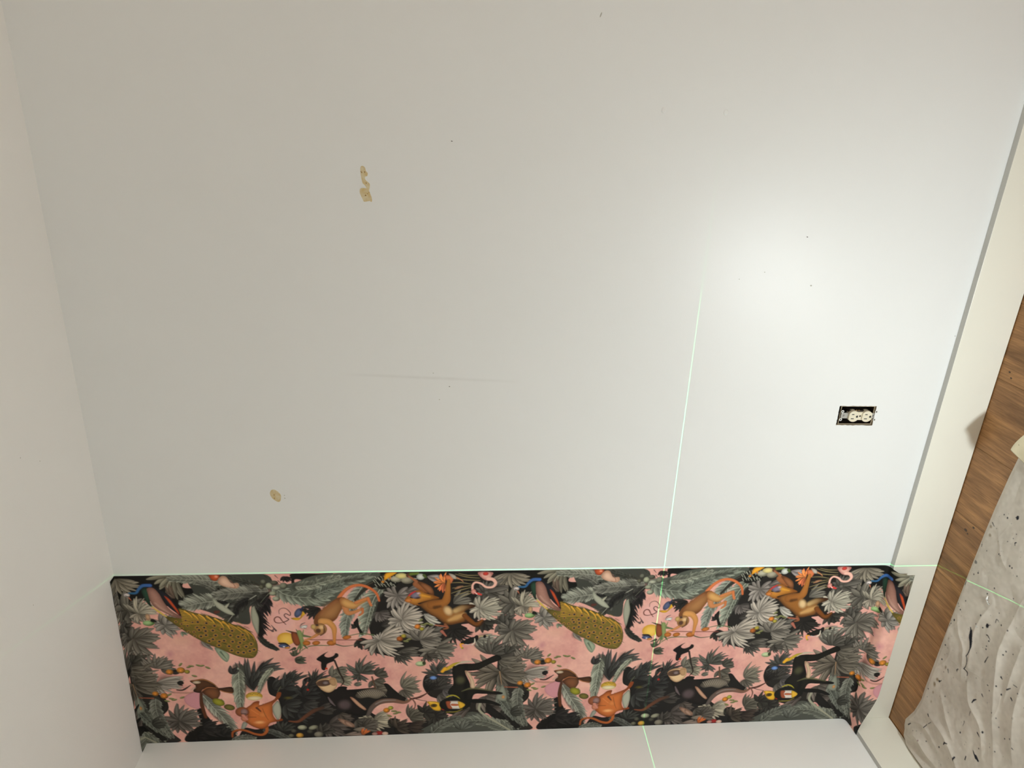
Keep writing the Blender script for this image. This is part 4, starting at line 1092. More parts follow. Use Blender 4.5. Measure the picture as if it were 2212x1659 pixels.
['fill',[[363.6,267.5],[401.1,292.7],[395,323.5],[377.6,307.5]],[154,166,142],[110,124,104],{'rim':5.9}],
['stroke',[[379.2,285.5],[394.2,314.6]],[6,1.2],[90,104,86],None,{}],
['fan',278.6,207,17.3,30,130,3,[120,132,112],{}],
['stroke',[[380.3,139.9],[388.8,138]],[11.4,7.6],[86,48,40],None,{'soft':1.9}],
['fill',[[375.4,7.2],[400.7,7.6],[403.4,17.6],[392.7,30.5],[380.4,25.3]],[200,92,50],[140,56,28],{'rim':7.3}],
['ell',394.7,15.5,7.4,6.3,[226,150,120],[200,100,60],{'soft':3.7}],
['fill',[[398.6,29.6],[408.2,14.7],[422,16.9],[434.3,38.3],[451.4,38.2],[454.9,49.8],[446.4,57.2],[429.1,54.8],[409.7,48.4],[398.5,38.1]],[226,192,168],[176,136,112],{'rim':9.3}],
['stroke',[[428.9,52.4],[441.2,55.7],[442.3,46.6],[429.7,26.1]],[1.5,1.9,0.9],[140,88,70],None,{}],
['stroke',[[559.1,150.4],[559,137.8],[568.1,130],[579.7,131.9],[590.2,145.9],[588.9,156.4],[578.4,149.8],[572.8,155],[576.5,163.5],[584.4,170.1],[576.5,177.3],[568,180.3]],[1.5,2.7,3.1],[92,44,34],[70,34,30],{}],
['stroke',[[575.2,189.1],[565.7,176],[558.9,163.1],[549.8,161.2],[543.4,169.1],[545.8,179.8],[556,183.2],[571.5,180.4]],[2.3,3.5,3.5,1.9],[104,50,36],None,{}],
['fill',[[591,166],[608.5,164.7],[618.1,163.5],[624.8,140.3],[635.4,134.2],[635.1,149],[625.8,161.5],[613.2,174],[598.9,172.6]],[222,172,48],[160,112,32],{'rim':3.9}],
['ell',613.3,147.4,10.1,17.8,[84,94,126],[44,50,72],{'rot':25}],
['stroke',[[624.3,137.2],[626.8,128.8]],[11.6,5.8],[38,44,70],None,{}],
['fan',676.6,132,52.3,90,190,7,[34,33,31],{'curl':0.3}],
['fan',632.3,131,21.2,60,120,3,[40,38,34],{}],
['fill',[[614.1,201.9],[622.8,193.5],[636.2,193.8],[631.4,204.5]],[228,224,218],[150,146,144],{'rim':3.9}],
['stroke',[[630.5,184],[620.5,189.1],[615.3,197.6]],[1.6,3.1,1.2],[60,60,62],None,{}],
['stroke',[[625.9,203.2],[633.5,206.7]],[2.4,0.8],[70,60,60],None,{}],
['stroke',[[519.3,202.6],[536.4,212.8]],[1.6,5.9],[84,64,64],None,{}],
['stroke',[[532.9,190.1],[545,210.8]],[1.6,5.9],[84,64,64],None,{}],
['stroke',[[540.4,201],[534.6,212.7]],[1.6,5.9],[84,64,64],None,{}],
['stroke',[[615.3,246.4],[624.9,209.7]],[9.8,1.6],[116,128,80],None,{}],
['stroke',[[614.5,239.8],[603.2,207]],[9.8,1.6],[74,84,60],None,{}],
['stroke',[[605.4,224.3],[573.4,210.5]],[9.8,1.6],[60,58,46],None,{}],
['stroke',[[618.8,231.2],[655.8,239.8]],[9.9,1.6],[96,108,72],None,{}],
['stroke',[[616.7,257.4],[596.1,294.2]],[10,1.6],[98,116,76],None,{}],
['stroke',[[617,259.6],[607,294.6]],[10,1.6],[88,102,70],None,{}],
['stroke',[[619.1,261.8],[632.5,282]],[10,1.6],[74,90,58],None,{}],
['stroke',[[594.2,278.7],[577.2,287]],[10,1.6],[62,64,50],None,{}],
['stroke',[[617.7,250.8],[616.5,283.8]],[10,1.6],[128,140,92],None,{}],
['ell',571.8,241.9,25.7,23.3,[230,192,92],[204,152,52],{'hl':0.1}],
['fill',[[588.6,218.5],[602.3,221],[611.8,239.7],[611,261.6],[600.2,269],[589.8,250]],[140,74,42],[96,46,26],{'rim':5.9}],
['stroke',[[611.7,218],[619.1,261.8]],[13.9,12],[126,140,88],None,{}],
['ell',562.4,267.9,14.3,7.6,[78,92,132],[40,48,74],{}],
['stroke',[[550.6,258.7],[568.7,260.4],[580.8,271.7]],[6,7.1,3.2],[40,36,38],None,{}],
['ell',573.2,275.9,8,3.6,[206,140,60],[140,80,40],{}],
['ell',563.7,271.6,3.2,2.4,[220,220,224],None,{}],
['stroke',[[626.2,247.1],[715.9,250.3],[740.3,251.2],[793.2,252.7]],[2.6,2.6],[112,54,44],None,{}],
['stroke',[[608.5,292.4],[641.9,271.3],[696.2,271.1]],[2,3.6,2.8],[90,106,70],None,{}],
['stroke',[[711.4,264.5],[740.1,274.6],[779.5,269.7]],[4,3.2,1.2],[74,84,60],None,{}],
['stroke',[[828.6,234.7],[791.3,228.9],[756.1,236]],[4.4,3.2,2.4],[86,102,68],None,{}],
['ell',630.5,259.9,11.6,9.2,[190,114,48],[132,72,28],{'rot':0}],
['ell',658.5,260.3,12,8,[190,114,48],[132,72,28],{'rot':-10}],
['ell',704,262.5,13.2,9.2,[190,114,48],[132,72,28],{'rot':0}],
['ell',701.8,260.9,12.4,9.2,[190,114,48],[132,72,28],{'rot':0}],
['ell',749.7,241.8,13.2,7.6,[190,114,48],[132,72,28],{'rot':-10}],
['stroke',[[733.1,95.5],[752.1,69.9],[774.5,55.2],[798.9,53.2],[822.8,64.4],[841.1,83.1],[848.3,109.4]],[11.9,11.1,9.9,9.2,8.8,8,6.5],[198,112,66],[190,100,56],{}],
['stroke',[[671.3,221.8],[648.6,239.6],[626.4,248.9]],[11.9,8.7,6],[190,128,78],None,{}],
['fill',[[656.1,189],[661.2,161.3],[681.1,138.4],[691.9,128.1],[718.4,103.5],[734.7,94.5],[751.1,97.9],[746.1,123],[731.3,154.4],[723,171.3],[708.6,182.8],[691.1,172.7],[676.5,183],[674.6,193.7]],[170,122,74],[112,68,36],{'rim':17.6}],
['stroke',[[679.9,155.4],[691,134.4],[724.3,107.8]],[13.6,21.3,11.6],[156,100,64],None,{'op':0.35,'soft':11.6}],
['stroke',[[749.2,131.5],[755.7,150.8],[771.7,150.1],[799.1,136.9]],[19.6,16.4,11,8.6],[184,122,76],None,{}],
['stroke',[[798.6,136.9],[798.9,151.8],[789.6,161.2]],[8.6,7.1,5.9],[184,108,64],None,{}],
['fill',[[734.9,101.8],[749.2,96.9],[768.8,108.8],[780,112.2],[811.2,96],[818.9,97.2],[821,103.6],[792.6,124],[776.9,137.4],[758.6,134.9],[739.3,125]],[208,162,98],[158,104,56],{'rim':9.6}],
['stroke',[[780.5,115.3],[797,107.3],[816.2,99.3]],[11.6,10.5,8.9],[190,120,70],None,{}],
['stroke',[[816.2,99.3],[819.6,112],[824.7,125.8]],[9.7,8.9,7.8],[192,112,66],None,{}],
['stroke',[[679.8,181],[698,183.6],[712.8,205.5],[713.3,233.8],[712.2,257.9]],[23.7,19.8,16.6,11.1,9.1],[196,142,82],[188,122,62],{}],
['ell',673.1,208.8,19.7,21.7,[182,138,86],[128,84,48],{}],
['ell',653.9,199.7,7.9,9.8,[196,166,104],[150,110,70],{}],
['ell',677.6,202.4,9.9,8.7,[216,184,136],[170,130,86],{}],
['ell',666.8,215.1,7.9,8.7,[78,50,40],[110,76,52],{}],
['ell',664.7,193.5,4.7,3.9,[70,52,46],None,{}],
['stroke',[[684.2,198.3],[683.9,222.1],[672.8,232.7]],[3.2,5.2,3.2],[96,62,42],None,{}],
['fill',[[832.9,45.6],[847.1,25.3],[893,34.3],[901.7,53],[871.8,64.9],[851.1,68.7]],[16,15,13],[16,15,13],{'rim':7.7}],
['stroke',[[833.1,36.3],[839,45.9]],[1.9,1],[176,178,160],None,{}],
['stroke',[[838,50.7],[843.9,60.3]],[1.9,1],[176,178,160],None,{}],
['stroke',[[837.3,32.7],[843.2,42.3]],[1.9,1],[176,178,160],None,{}],
['stroke',[[838.1,23.1],[843.9,32.7]],[1.9,1],[176,178,160],None,{}],
['stroke',[[844,43.6],[849.9,53.2]],[1.9,1],[176,178,160],None,{}],
['stroke',[[847.2,48.1],[853.1,57.7]],[1.9,1],[176,178,160],None,{}],
['stroke',[[845.9,26.5],[851.8,36]],[1.9,1],[176,178,160],None,{}],
['stroke',[[848.5,27.7],[854.4,37.3]],[1.9,1],[176,178,160],None,{}],
['stroke',[[854.6,49.1],[860.5,58.7]],[1.9,1],[176,178,160],None,{}],
['stroke',[[855.8,42.4],[861.8,52]],[1.9,1],[176,178,160],None,{}],
['stroke',[[854.8,22.9],[860.7,32.4]],[1.9,1],[176,178,160],None,{}],
['stroke',[[859.3,34.6],[865.2,44.2]],[1.9,1],[176,178,160],None,{}],
['stroke',[[864.6,51.3],[870.6,61]],[1.9,1],[176,178,160],None,{}],
['stroke',[[864.2,35.3],[870.2,44.9]],[1.9,1],[176,178,160],None,{}],
['stroke',[[864.4,22.9],[870.4,32.5]],[1.9,1],[176,178,160],None,{}],
['stroke',[[870.3,42.2],[876.2,51.8]],[1.9,1],[176,178,160],None,{}],
['stroke',[[874,49.7],[880,59.4]],[1.9,1],[176,178,160],None,{}],
['stroke',[[872.7,28.6],[878.6,38.2]],[1.9,1],[176,178,160],None,{}],
['stroke',[[874.7,26.6],[880.7,36.1]],[1.9,1],[176,178,160],None,{}],
['stroke',[[881,48.3],[887,58]],[1.9,1],[176,178,160],None,{}],
['stroke',[[882.8,44.8],[888.8,54.5]],[1.9,1],[176,178,160],None,{}],
['stroke',[[881.5,24.1],[887.5,33.7]],[1.9,1],[176,178,160],None,{}],
['stroke',[[885.5,33],[891.5,42.6]],[1.9,1],[176,178,160],None,{}],
['stroke',[[891.3,51.6],[897.3,61.3]],[1.9,1],[176,178,160],None,{}],
['stroke',[[891.2,37.9],[897.2,47.5]],[1.9,1],[176,178,160],None,{}],
['stroke',[[890.9,23],[896.9,32.6]],[1.9,1],[176,178,160],None,{}],
['fill',[[864.2,36.9],[869.6,12.4],[900.9,9.9],[884,23.9],[873,31.9]],[230,166,44],[186,120,28],{'rim':3.8}],
['ell',860.6,42,4.6,4.2,[206,132,44],None,{}],
['ell',883.3,30,5,3.4,[214,130,40],None,{}],
['ell',899.9,33.4,17.2,11.1,[182,178,156],[110,108,92],{'hl':-0.2}],
['ell',931,38.1,17.7,12.3,[166,160,140],[98,94,80],{'hl':-0.2}],
['ell',913.9,22.3,17.2,9.9,[222,208,136],[160,150,110],{}],
['ell',934.9,20.7,7.7,7.7,[96,60,44],None,{}],
['stroke',[[941.2,16.7],[962.3,15]],[9.6,7.7],[96,112,44],None,{}],
['ell',969.6,26.4,11.9,11.1,[208,212,204],[130,136,128],{}],
['stroke',[[979.4,21.4],[984.2,27.7]],[9.6,7.7],[70,86,40],None,{}],
['stroke',[[947.4,31.1],[958.5,33.4]],[1.9,1.5],[190,200,180],None,{}],
['fan',989.2,25.7,50,-10,50,4,[150,142,140],{}],
['fan',1021.6,18,25,10,60,3,[60,44,64],{}],
['stroke',[[1058.8,49.7],[1087.6,49.2],[1117.9,55.4]],[1.2,2.3,1.2],[150,136,94],None,{}],
['stroke',[[1062.7,68.6],[1091,64.9],[1119,60.2]],[1.2,2.3,1.2],[150,136,94],None,{}],
['stroke',[[1059.4,87.4],[1089.6,75.4],[1119.5,66.5]],[1.2,2.4,1.2],[150,136,94],None,{}],
['stroke',[[1068.5,96.1],[1095.5,86],[1121.6,80.2]],[1.2,2.4,1.2],[150,136,94],None,{}],
['stroke',[[1058.9,33.1],[1101.9,40.1],[1144.2,42.9]],[1.2,2.3,1.2],[150,136,94],None,{}],
['stroke',[[1070.2,18.8],[1105.1,29.8],[1142.3,34.5]],[1.2,2.3,1.2],[150,136,94],None,{}],
['stroke',[[1080.6,16.9],[1107.3,23.6],[1138.2,24.1]],[1.2,2.3,1.2],[150,136,94],None,{}],
['stroke',[[1087.7,100.7],[1104.2,92.6],[1121.2,86.5]],[1.2,2.4,1.2],[150,136,94],None,{}],
['fill',[[1069.1,72.9],[1077.8,62.6],[1095.5,60.8],[1084.6,69]],[176,130,96],None,{'rim':3.9}],
['stroke',[[1062.5,24.9],[1085.1,37.7],[1094.2,46.2]],[3.1,3.9,1.6],[190,130,90],None,{}],
['fan',1041.1,51.5,36.9,150,250,7,[222,134,74],{'fat':0.5}],
['fan',1041.1,51.5,36.9,100,150,3,[206,112,72],{'fat':0.5}],
['fill',[[1038.7,22.4],[1060.7,24.9],[1065.6,35.3],[1056.7,52.8],[1046.8,44.3]],[206,118,74],[150,70,40],{'rim':3.9}],
['fill',[[1051.8,16.5],[1069.3,22.9],[1073.8,35.4],[1064.7,35.3],[1057.6,26.9]],[190,180,164],None,{'rim':3.9}],
['stroke',[[935.7,24.8],[956.9,42.7],[955.3,54],[987.4,71.3]],[5,9.7,19.3,25.1],[150,94,64],[138,84,44],{}],
['fill',[[960.5,43.8],[979.3,48.2],[1002.7,66.4],[1008.3,92.7],[991.7,84],[973.1,62.7]],[160,104,66],[96,58,32],{'rim':7.7}],
['fan',1046.4,121.1,19.8,90,200,4,[60,44,30],{}],
['fill',[[957,119.1],[989.5,109.2],[1015.3,102.4],[1034.6,108.1],[1044.1,118.9],[1031.6,129.3],[1050,129.7],[1064.1,149.3],[1070.6,140.9],[1090.4,130.6],[1126.9,129.2],[1130.2,140],[1102.4,152.3],[1099.7,165.3],[1114.5,174.3],[1129.5,192.1],[1137.5,194.5],[1154,185.1],[1160.4,192.9],[1148.6,211.3],[1132.2,213.1],[1108.3,197.1],[1089.7,196.6],[1058,204.6],[1040.1,198.6],[1019.5,178.5],[996.3,162.8],[975.6,140.9]],[146,94,42],[58,34,18],{'rim':11.8}],
['stroke',[[1002.4,128.6],[1027.1,124.9],[1043.2,114.6],[1048.5,87.2],[1050.5,57.9],[1051.6,41.3]],[29.4,29.4,25.5,17.6,13.7,9.8],[138,86,38],[168,108,48],{}],
['ell',1050.7,151.2,15.9,23.9,[214,186,138],[160,120,74],{'rot':-25,'soft':8}],
['stroke',[[1072.9,151.7],[1092.7,141.4],[1114,137.5]],[17.9,19.9,10],[190,160,110],[96,62,34],{'op':0.8,'soft':8}],
['stroke',[[1054.2,185.9],[1077.9,175.6],[1097.8,165.2]],[12,22.1,14.1],[190,148,92],None,{'op':0.85,'soft':8}],
['stroke',[[954.1,123.3],[984.4,111.2],[1006.4,103.2],[1030.7,106.9]],[11.8,9.8,5.9,3.1],[34,22,14],None,{'op':0.8,'soft':3.9}],
['stroke',[[1011.4,137.4],[1027,133.5]],[11.9,7.9],[40,24,14],None,{'op':0.7,'soft':5.9}],
['stroke',[[1100.6,169.6],[1117.4,187.4],[1137.5,203.3],[1154.7,188.4]],[16.2,14.2,10.1,6.9],[112,64,26],None,{}],
['stroke',[[1042.4,200.9],[1050.7,214.3],[1038.6,218.3]],[8.1,7.3,4.9],[126,78,48],None,{}],
['stroke',[[1013.4,203.4],[1047.9,209.8]],[5.3,6.1],[150,86,64],None,{}],
['stroke',[[1032.9,227],[1045.8,245.1]],[10.2,4.9],[160,96,80],None,{}],
['fill',[[922.2,111],[933.8,91.2],[952.5,75.9],[973.5,72.7],[971.8,74.1],[982.7,83.8],[1008.1,93.8],[1024.6,103.6],[1002,108.4],[961,121.4],[973.3,128],[953.4,128],[935.4,118.7]],[190,128,52],[128,76,28],{'rim':9.8}],
['ell',955.7,92.7,16.4,12.1,[126,120,138],[74,66,74],{}],
['stroke',[[935.1,92.9],[943.5,85.1],[953.8,78]],[4.3,6.6,4.3],[182,52,54],None,{}],
['ell',961.2,102.3,11.7,5.5,[60,44,44],None,{'soft':3.9}],
['ell',963.3,85.5,7.8,5.1,[190,170,180],None,{'soft':2.7}],
['ell',933.8,110.2,9.8,7,[200,126,62],[150,86,40],{}],
['stroke',[[939,99.7],[944.9,102]],[3.9,3.1],[30,20,16],None,{}],
['stroke',[[969.8,91.9],[996.5,98.8]],[11.8,5.9],[206,148,48],None,{'op':0.7,'soft':3.9}],
['fill',[[1137.7,13.8],[1179.5,14.5],[1176.5,28.9],[1172.3,38.2],[1181.9,40.4],[1166.2,43.7],[1149.6,34.7]],[226,176,160],[170,110,104],{'rim':7.7}],
['ell',1159.7,19.3,8.5,6.2,[200,64,54],[150,40,40],{}],
['stroke',[[1167.5,37.1],[1181.9,40.4],[1190,53.1],[1181.6,66.6],[1162.4,66.7],[1147.8,54.5],[1131.1,49.3],[1122.4,59.2],[1122.5,76]],[12.6,11,9,7.9,7.1,6.7,6.3,6.3,6.7],[228,178,162],None,{}],
['ell',1125.7,82.4,7.5,9.1,[216,150,136],[160,96,90],{}],
['stroke',[[1130.6,87.8],[1138.4,90.1],[1148.4,93.9]],[6.7,7.9,5.1],[200,60,54],None,{}],
['stroke',[[1129,84.6],[1136.1,92.1]],[2,2.8],[224,214,206],None,{}],
['stroke',[[1138.8,252.1],[1153.2,249.1],[1173.5,247.4]],[2.9,5.3,3.3],[176,160,120],None,{}],
['ell',1120.9,265,24.3,11.5,[26,24,22],[12,12,12],{'rot':-22}],
['ell',1137.2,257.6,7.4,13.6,[22,20,20],[12,12,12],{'rot':15}],
['stroke',[[1126.2,280.9],[1133.7,272.1],[1133.4,257.5]],[4.1,4.5,2.1],[206,198,180],None,{}],
['ell',1163.8,250.5,4.9,6.2,[14,14,14],[14,14,14],{}],
['ell',1095.2,272.1,4.9,6.2,[16,15,14],[16,15,14],{}],
['stroke',[[1099,276.7],[1090,278.7],[1096.2,294.7]],[3.3,6.2,4.5],[226,156,48],None,{}],
['ell',1096.9,293.5,3.3,3.3,[150,150,50],None,{}],
['stroke',[[1104.9,278],[1126.7,283.1]],[1.7,1.2],[190,190,190],None,{}],
['ell',960.1,207.5,9.6,9.2,[220,134,56],[121,73.7,30.8],{'hl':-0.15}],
['ell',959.6,209.1,2.9,2.9,[255,167.5,70],None,{'soft':1.6,'op':0.7}],
['ell',972.9,216.6,7.3,6.9,[176,164,66],[96.8,90.2,36.3],{'hl':-0.15}],
['ell',972.4,217.8,2.2,2.2,[220,205,82.5],None,{'soft':1.6,'op':0.7}],
['ell',906.6,251.9,10.1,9.6,[168,94,38],[92.4,51.7,20.9],{'hl':-0.15}],
['ell',906,253.5,3,3,[210,117.5,47.5],None,{'soft':1.6,'op':0.7}],
['ell',918.6,241.6,8.1,7.7,[174,158,64],[95.7,86.9,35.2],{'hl':-0.15}],
['ell',918.1,242.9,2.4,2.4,[217.5,197.5,80],None,{'soft':1.6,'op':0.7}],
['ell',861.5,534.7,10.8,10.3,[212,132,44],[116.6,72.6,24.2],{'hl':-0.15}],
['ell',860.9,536.4,3.2,3.2,[255,165,55],None,{'soft':1.7,'op':0.7}],
['ell',874.4,525.5,8.6,8.2,[170,166,64],[93.5,91.3,35.2],{'hl':-0.15}],
['ell',873.9,526.9,2.6,2.6,[212.5,207.5,80],None,{'soft':1.7,'op':0.7}],
['ell',173,439.1,9.7,9.2,[208,134,52],[114.4,73.7,28.6],{'hl':-0.15}],
['ell',172.3,440.8,2.9,2.9,[255,167.5,65],None,{'soft':1.6,'op':0.7}],
['ell',197.6,448.6,11.8,11.2,[206,128,50],[113.3,70.4,27.5],{'hl':-0.15}],
['ell',196.7,450.5,3.5,3.5,[255,160,62.5],None,{'soft':1.6,'op':0.7}],
['ell',224.4,356.6,10.7,10.2,[206,132,52],[113.3,72.6,28.6],{'hl':-0.15}],
['ell',223.6,358.4,3.2,3.2,[255,165,65],None,{'soft':1.6,'op':0.7}],
['ell',257.7,351,12.3,11.7,[206,134,54],[113.3,73.7,29.7],{'hl':-0.15}],
['ell',256.7,353.1,3.7,3.7,[255,167.5,67.5],None,{'soft':1.6,'op':0.7}],
['ell',274.9,357.2,8,7.6,[158,142,54],[86.9,78.1,29.7],{'hl':-0.15}],
['ell',274.3,358.5,2.4,2.4,[197.5,177.5,67.5],None,{'soft':1.6,'op':0.7}],
['ell',976.4,201.4,8.4,3.6,[150,152,96],[84,88,52],{'rot':20}],
['ell',976.7,202.7,4.8,1,[60,62,40],None,{'rot':20}],
['ell',986.7,197.3,8.4,3.6,[150,152,96],[84,88,52],{'rot':-10}],
['ell',986.9,198.6,4.8,1,[60,62,40],None,{'rot':-10}],
['ell',1000.2,200.9,8.4,3.6,[150,152,96],[84,88,52],{'rot':20}],
['ell',1000.5,202.2,4.8,1,[60,62,40],None,{'rot':20}],
['ell',969.4,183.8,8.4,3.6,[150,152,96],[84,88,52],{'rot':-40}],
['ell',969.7,185.1,4.8,1,[60,62,40],None,{'rot':-40}],
['ell',933.1,255.3,8.5,3.7,[150,152,96],[84,88,52],{'rot':-20}],
['ell',933.3,256.6,4.9,1,[60,62,40],None,{'rot':-20}],
['ell',925,261.7,8.5,3.7,[150,152,96],[84,88,52],{'rot':10}],
['ell',925.2,263,4.9,1,[60,62,40],None,{'rot':10}],
['ell',884.3,539.2,9.1,3.9,[150,152,96],[84,88,52],{'rot':0}],
['ell',884.6,540.7,5.2,1.1,[60,62,40],None,{'rot':0}],
['ell',898.7,544.7,9.1,3.9,[150,152,96],[84,88,52],{'rot':10}],
['ell',898.9,546.2,5.2,1.1,[60,62,40],None,{'rot':10}],
['ell',870.1,558.1,9.1,3.9,[150,152,96],[84,88,52],{'rot':30}],
['ell',870.4,559.6,5.2,1.1,[60,62,40],None,{'rot':30}],
['ell',889.8,549.2,9.1,3.9,[150,152,96],[84,88,52],{'rot':-10}],
['ell',890.1,550.6,5.2,1.1,[60,62,40],None,{'rot':-10}],
['ell',258.9,329.5,8.3,3.6,[150,152,96],[84,88,52],{'rot':-50}],
['ell',259,330.8,4.8,1,[60,62,40],None,{'rot':-50}],
['ell',282.5,339.1,8.3,3.6,[150,152,96],[84,88,52],{'rot':-20}],
['ell',282.6,340.5,4.8,1,[60,62,40],None,{'rot':-20}],
['ell',289.4,336,8.3,3.6,[150,152,96],[84,88,52],{'rot':10}],
['ell',289.5,337.4,4.8,1,[60,62,40],None,{'rot':10}],
['ell',310.5,334.5,8.4,3.6,[150,152,96],[84,88,52],{'rot':20}],
['ell',310.6,335.8,4.8,1,[60,62,40],None,{'rot':20}],
['ell',319.5,335.9,8.4,3.6,[150,152,96],[84,88,52],{'rot':-10}],
['ell',319.6,337.2,4.8,1,[60,62,40],None,{'rot':-10}],
['ell',336.1,343.8,8.4,3.6,[150,152,96],[84,88,52],{'rot':30}],
['ell',336.2,345.2,4.8,1,[60,62,40],None,{'rot':30}],
['ell',293.9,374.2,8.4,3.6,[150,152,96],[84,88,52],{'rot':20}],
['ell',293.9,375.6,4.8,1,[60,62,40],None,{'rot':20}],
['ell',203.2,469.1,8.6,3.7,[150,152,96],[84,88,52],{'rot':20}],
['ell',203.3,470.5,4.9,1,[60,62,40],None,{'rot':20}],
['ell',217.1,460.4,8.6,3.7,[150,152,96],[84,88,52],{'rot':10}],
['ell',217.2,461.8,4.9,1,[60,62,40],None,{'rot':10}],
['ell',224.5,465.3,8.6,3.7,[150,152,96],[84,88,52],{'rot':-10}],
['ell',224.6,466.7,4.9,1,[60,62,40],None,{'rot':-10}],
['ell',249.2,457,8.6,3.7,[150,152,96],[84,88,52],{'rot':-20}],
['ell',249.3,458.4,4.9,1,[60,62,40],None,{'rot':-20}],
['ell',272.4,453.3,8.6,3.7,[150,152,96],[84,88,52],{'rot':0}],
['ell',272.5,454.7,4.9,1,[60,62,40],None,{'rot':0}],
['ell',212.6,444.1,8.5,3.7,[150,152,96],[84,88,52],{'rot':-30}],
['ell',212.6,445.5,4.9,1,[60,62,40],None,{'rot':-30}],
['ell',969.1,350.3,16.2,10,[190,204,160],[110,126,84],{'hl':-0.2}],
['ell',979.5,347.6,5.4,7.5,[54,62,36],[40,46,28],{}],
['stroke',[[971.5,333.2],[972.4,340.1]],[3.7,2.9],[96,60,44],None,{}],
['fill',[[257.9,451.6],[302.5,432.5],[301.1,477.6],[289.4,505.2],[258,482.9]],[198,140,148],[184,126,132],{'rim':4.1}],
['stroke',[[123.8,453.3],[165,456.5]],[3.2,4.5],[150,84,62],None,{}],
['stroke',[[222.8,435.3],[269.7,439.3],[301.3,429]],[6.1,8.1,2],[150,100,86],None,{'op':0.6,'soft':3.3}],
['stroke',[[236.6,426.6],[254.5,427.3],[278.5,409.9]],[4.1,6.1,2.4],[40,32,28],None,{}],
['fill',[[278.3,394],[294.9,388.9],[319.7,386.4],[344.3,403.2],[358.5,423.1],[398.1,421.2],[398.5,446.5],[363.2,436],[340.3,421.3],[313.8,427.2],[302.1,440.6],[283.6,433],[293,412.7]],[82,52,32],[44,28,18],{'rim':8.1}],
['stroke',[[282.7,394.2],[318.1,389.1],[344.5,405.5],[358.6,424.3]],[2,5.3,4.5,1.6],[142,94,56],None,{}],
['stroke',[[363,433.6],[378.1,441.1],[400.1,444.3]],[3.7,3.3,1.6],[160,100,60],None,{}],
['ell',297.4,399.2,12.1,5.7,[200,184,160],[130,108,84],{}],
['ell',285.5,383,12.1,6,[206,184,160],None,{'op':0.7,'soft':4}],
['stroke',[[277.9,428.2],[289.9,419.5]],[4.1,6.1],[170,150,130],None,{'op':0.7,'soft':2.8}],
['fill',[[308.9,435.1],[331.2,419.8],[355,424.2],[362.1,445.1],[351.2,467.9],[340.6,472.2],[321.1,452.8]],[120,76,48],[70,42,26],{'rim':10.2}],
['stroke',[[308.9,433.9],[327.7,420.9],[353.2,424.1]],[2.4,3.3,1.6],[164,100,62],None,{}],
['stroke',[[305.7,440.7],[302.7,487],[309.1,539.1]],[8.3,12.4,10.3],[72,44,30],[84,46,24],{}],
['ell',353,479.7,19.8,13.2,[152,150,44],[84,84,24],{'rot':35}],
['ell',383.2,502,16.7,11.7,[112,104,48],[60,56,26],{'rot':20}],
['stroke',[[362.2,468.3],[370.2,478]],[2.9,1.7],[120,120,70],None,{}],
['fan',404.6,371.3,32.3,-130,-40,3,[50,48,48],{'fat':0.5}],
['fan',592.7,325.7,34.4,-60,50,5,[70,72,60],{'fat':0.4}],
['fan',594.2,307.9,24.1,-160,-60,4,[74,78,62],{'fat':0.4}],
['stroke',[[487.8,585.3],[486.9,604.8],[473.3,619.3],[450.4,615.3],[424.8,600.7],[404.1,596.2],[384.2,603.8],[380.3,624.4]],[10.7,10.3,9.4,8.5,8.5,8.1,7.3,5.6],[170,92,44],[140,72,34],{}],
['fill',[[424.7,558.4],[435.3,532.6],[426.3,514.4],[446.6,495.1],[459.2,482.7],[474.7,480.9],[473.4,496.2],[492.2,489.9],[520.1,474.5],[531.2,449.2],[542.3,449.6],[536.1,469.3],[515.6,493.2],[511.8,509.6],[512.2,540.6],[521.6,559],[536.1,554.8],[538,563.3],[515,567.6],[498.8,573.7],[489.1,589],[469.2,595.4],[447.6,584.8],[433.4,572]],[196,110,54],[126,62,28],{'rim':10.6}],
['ell',468.3,567.5,23.4,9.8,[228,170,110],[190,110,56],{'soft':6.4}],
['ell',480.2,536.8,14.8,12.7,[206,126,66],[180,100,50],{'soft':4.2}],
['stroke',[[464.4,507.6],[475.1,522.3]],[7.6,4.2],[88,48,30],None,{}],
['stroke',[[467.6,503],[481.8,496.5],[485,491.9]],[2.1,2.9,1.7],[110,56,28],None,{}],
['stroke',[[481.3,510.7],[487.9,539.5],[495.5,559.1]],[2.1,3,1.7],[130,66,32],None,{'op':0.7}],
['stroke',[[446.6,514],[466.9,533.9]],[3.4,4.2],[214,132,72],None,{'op':0.6,'soft':2.1}],
['stroke',[[432.7,544.4],[458.8,545.5]],[4.2,2.5],[110,54,28],None,{'op':0.7,'soft':2.1}],
['ell',419.8,522.4,21,20.1,[150,88,58],[110,60,36],{}],
['ell',425.4,522.6,10.5,12.6,[150,120,116],[110,80,76],{}],
['ell',423.9,548.8,11,13.1,[198,130,104],[150,84,62],{}],
['stroke',[[414.9,529.3],[429.8,530.4]],[2.1,2.5],[60,40,36],None,{}],
['stroke',[[421.1,536.7],[431.9,553.9]],[10.6,6.3],[190,126,108],None,{}],
['ell',460.8,460.5,25.3,17,[204,170,66],[160,122,40],{}],
['ell',461.5,468.7,22.4,8.3,[226,214,178],[190,170,120],{}],
['ell',446,449.5,1.7,1.2,[120,84,30],None,{}],
['ell',450.9,451.5,1.7,1.2,[120,84,30],None,{}],
['ell',455.9,453.6,1.7,1.2,[120,84,30],None,{}],
['ell',460.3,450,1.7,1.2,[120,84,30],None,{}],
['ell',465.2,452.1,1.7,1.2,[120,84,30],None,{}],
['ell',470.2,454.1,1.7,1.2,[120,84,30],None,{}],
['ell',474.6,450.6,1.7,1.2,[120,84,30],None,{}],
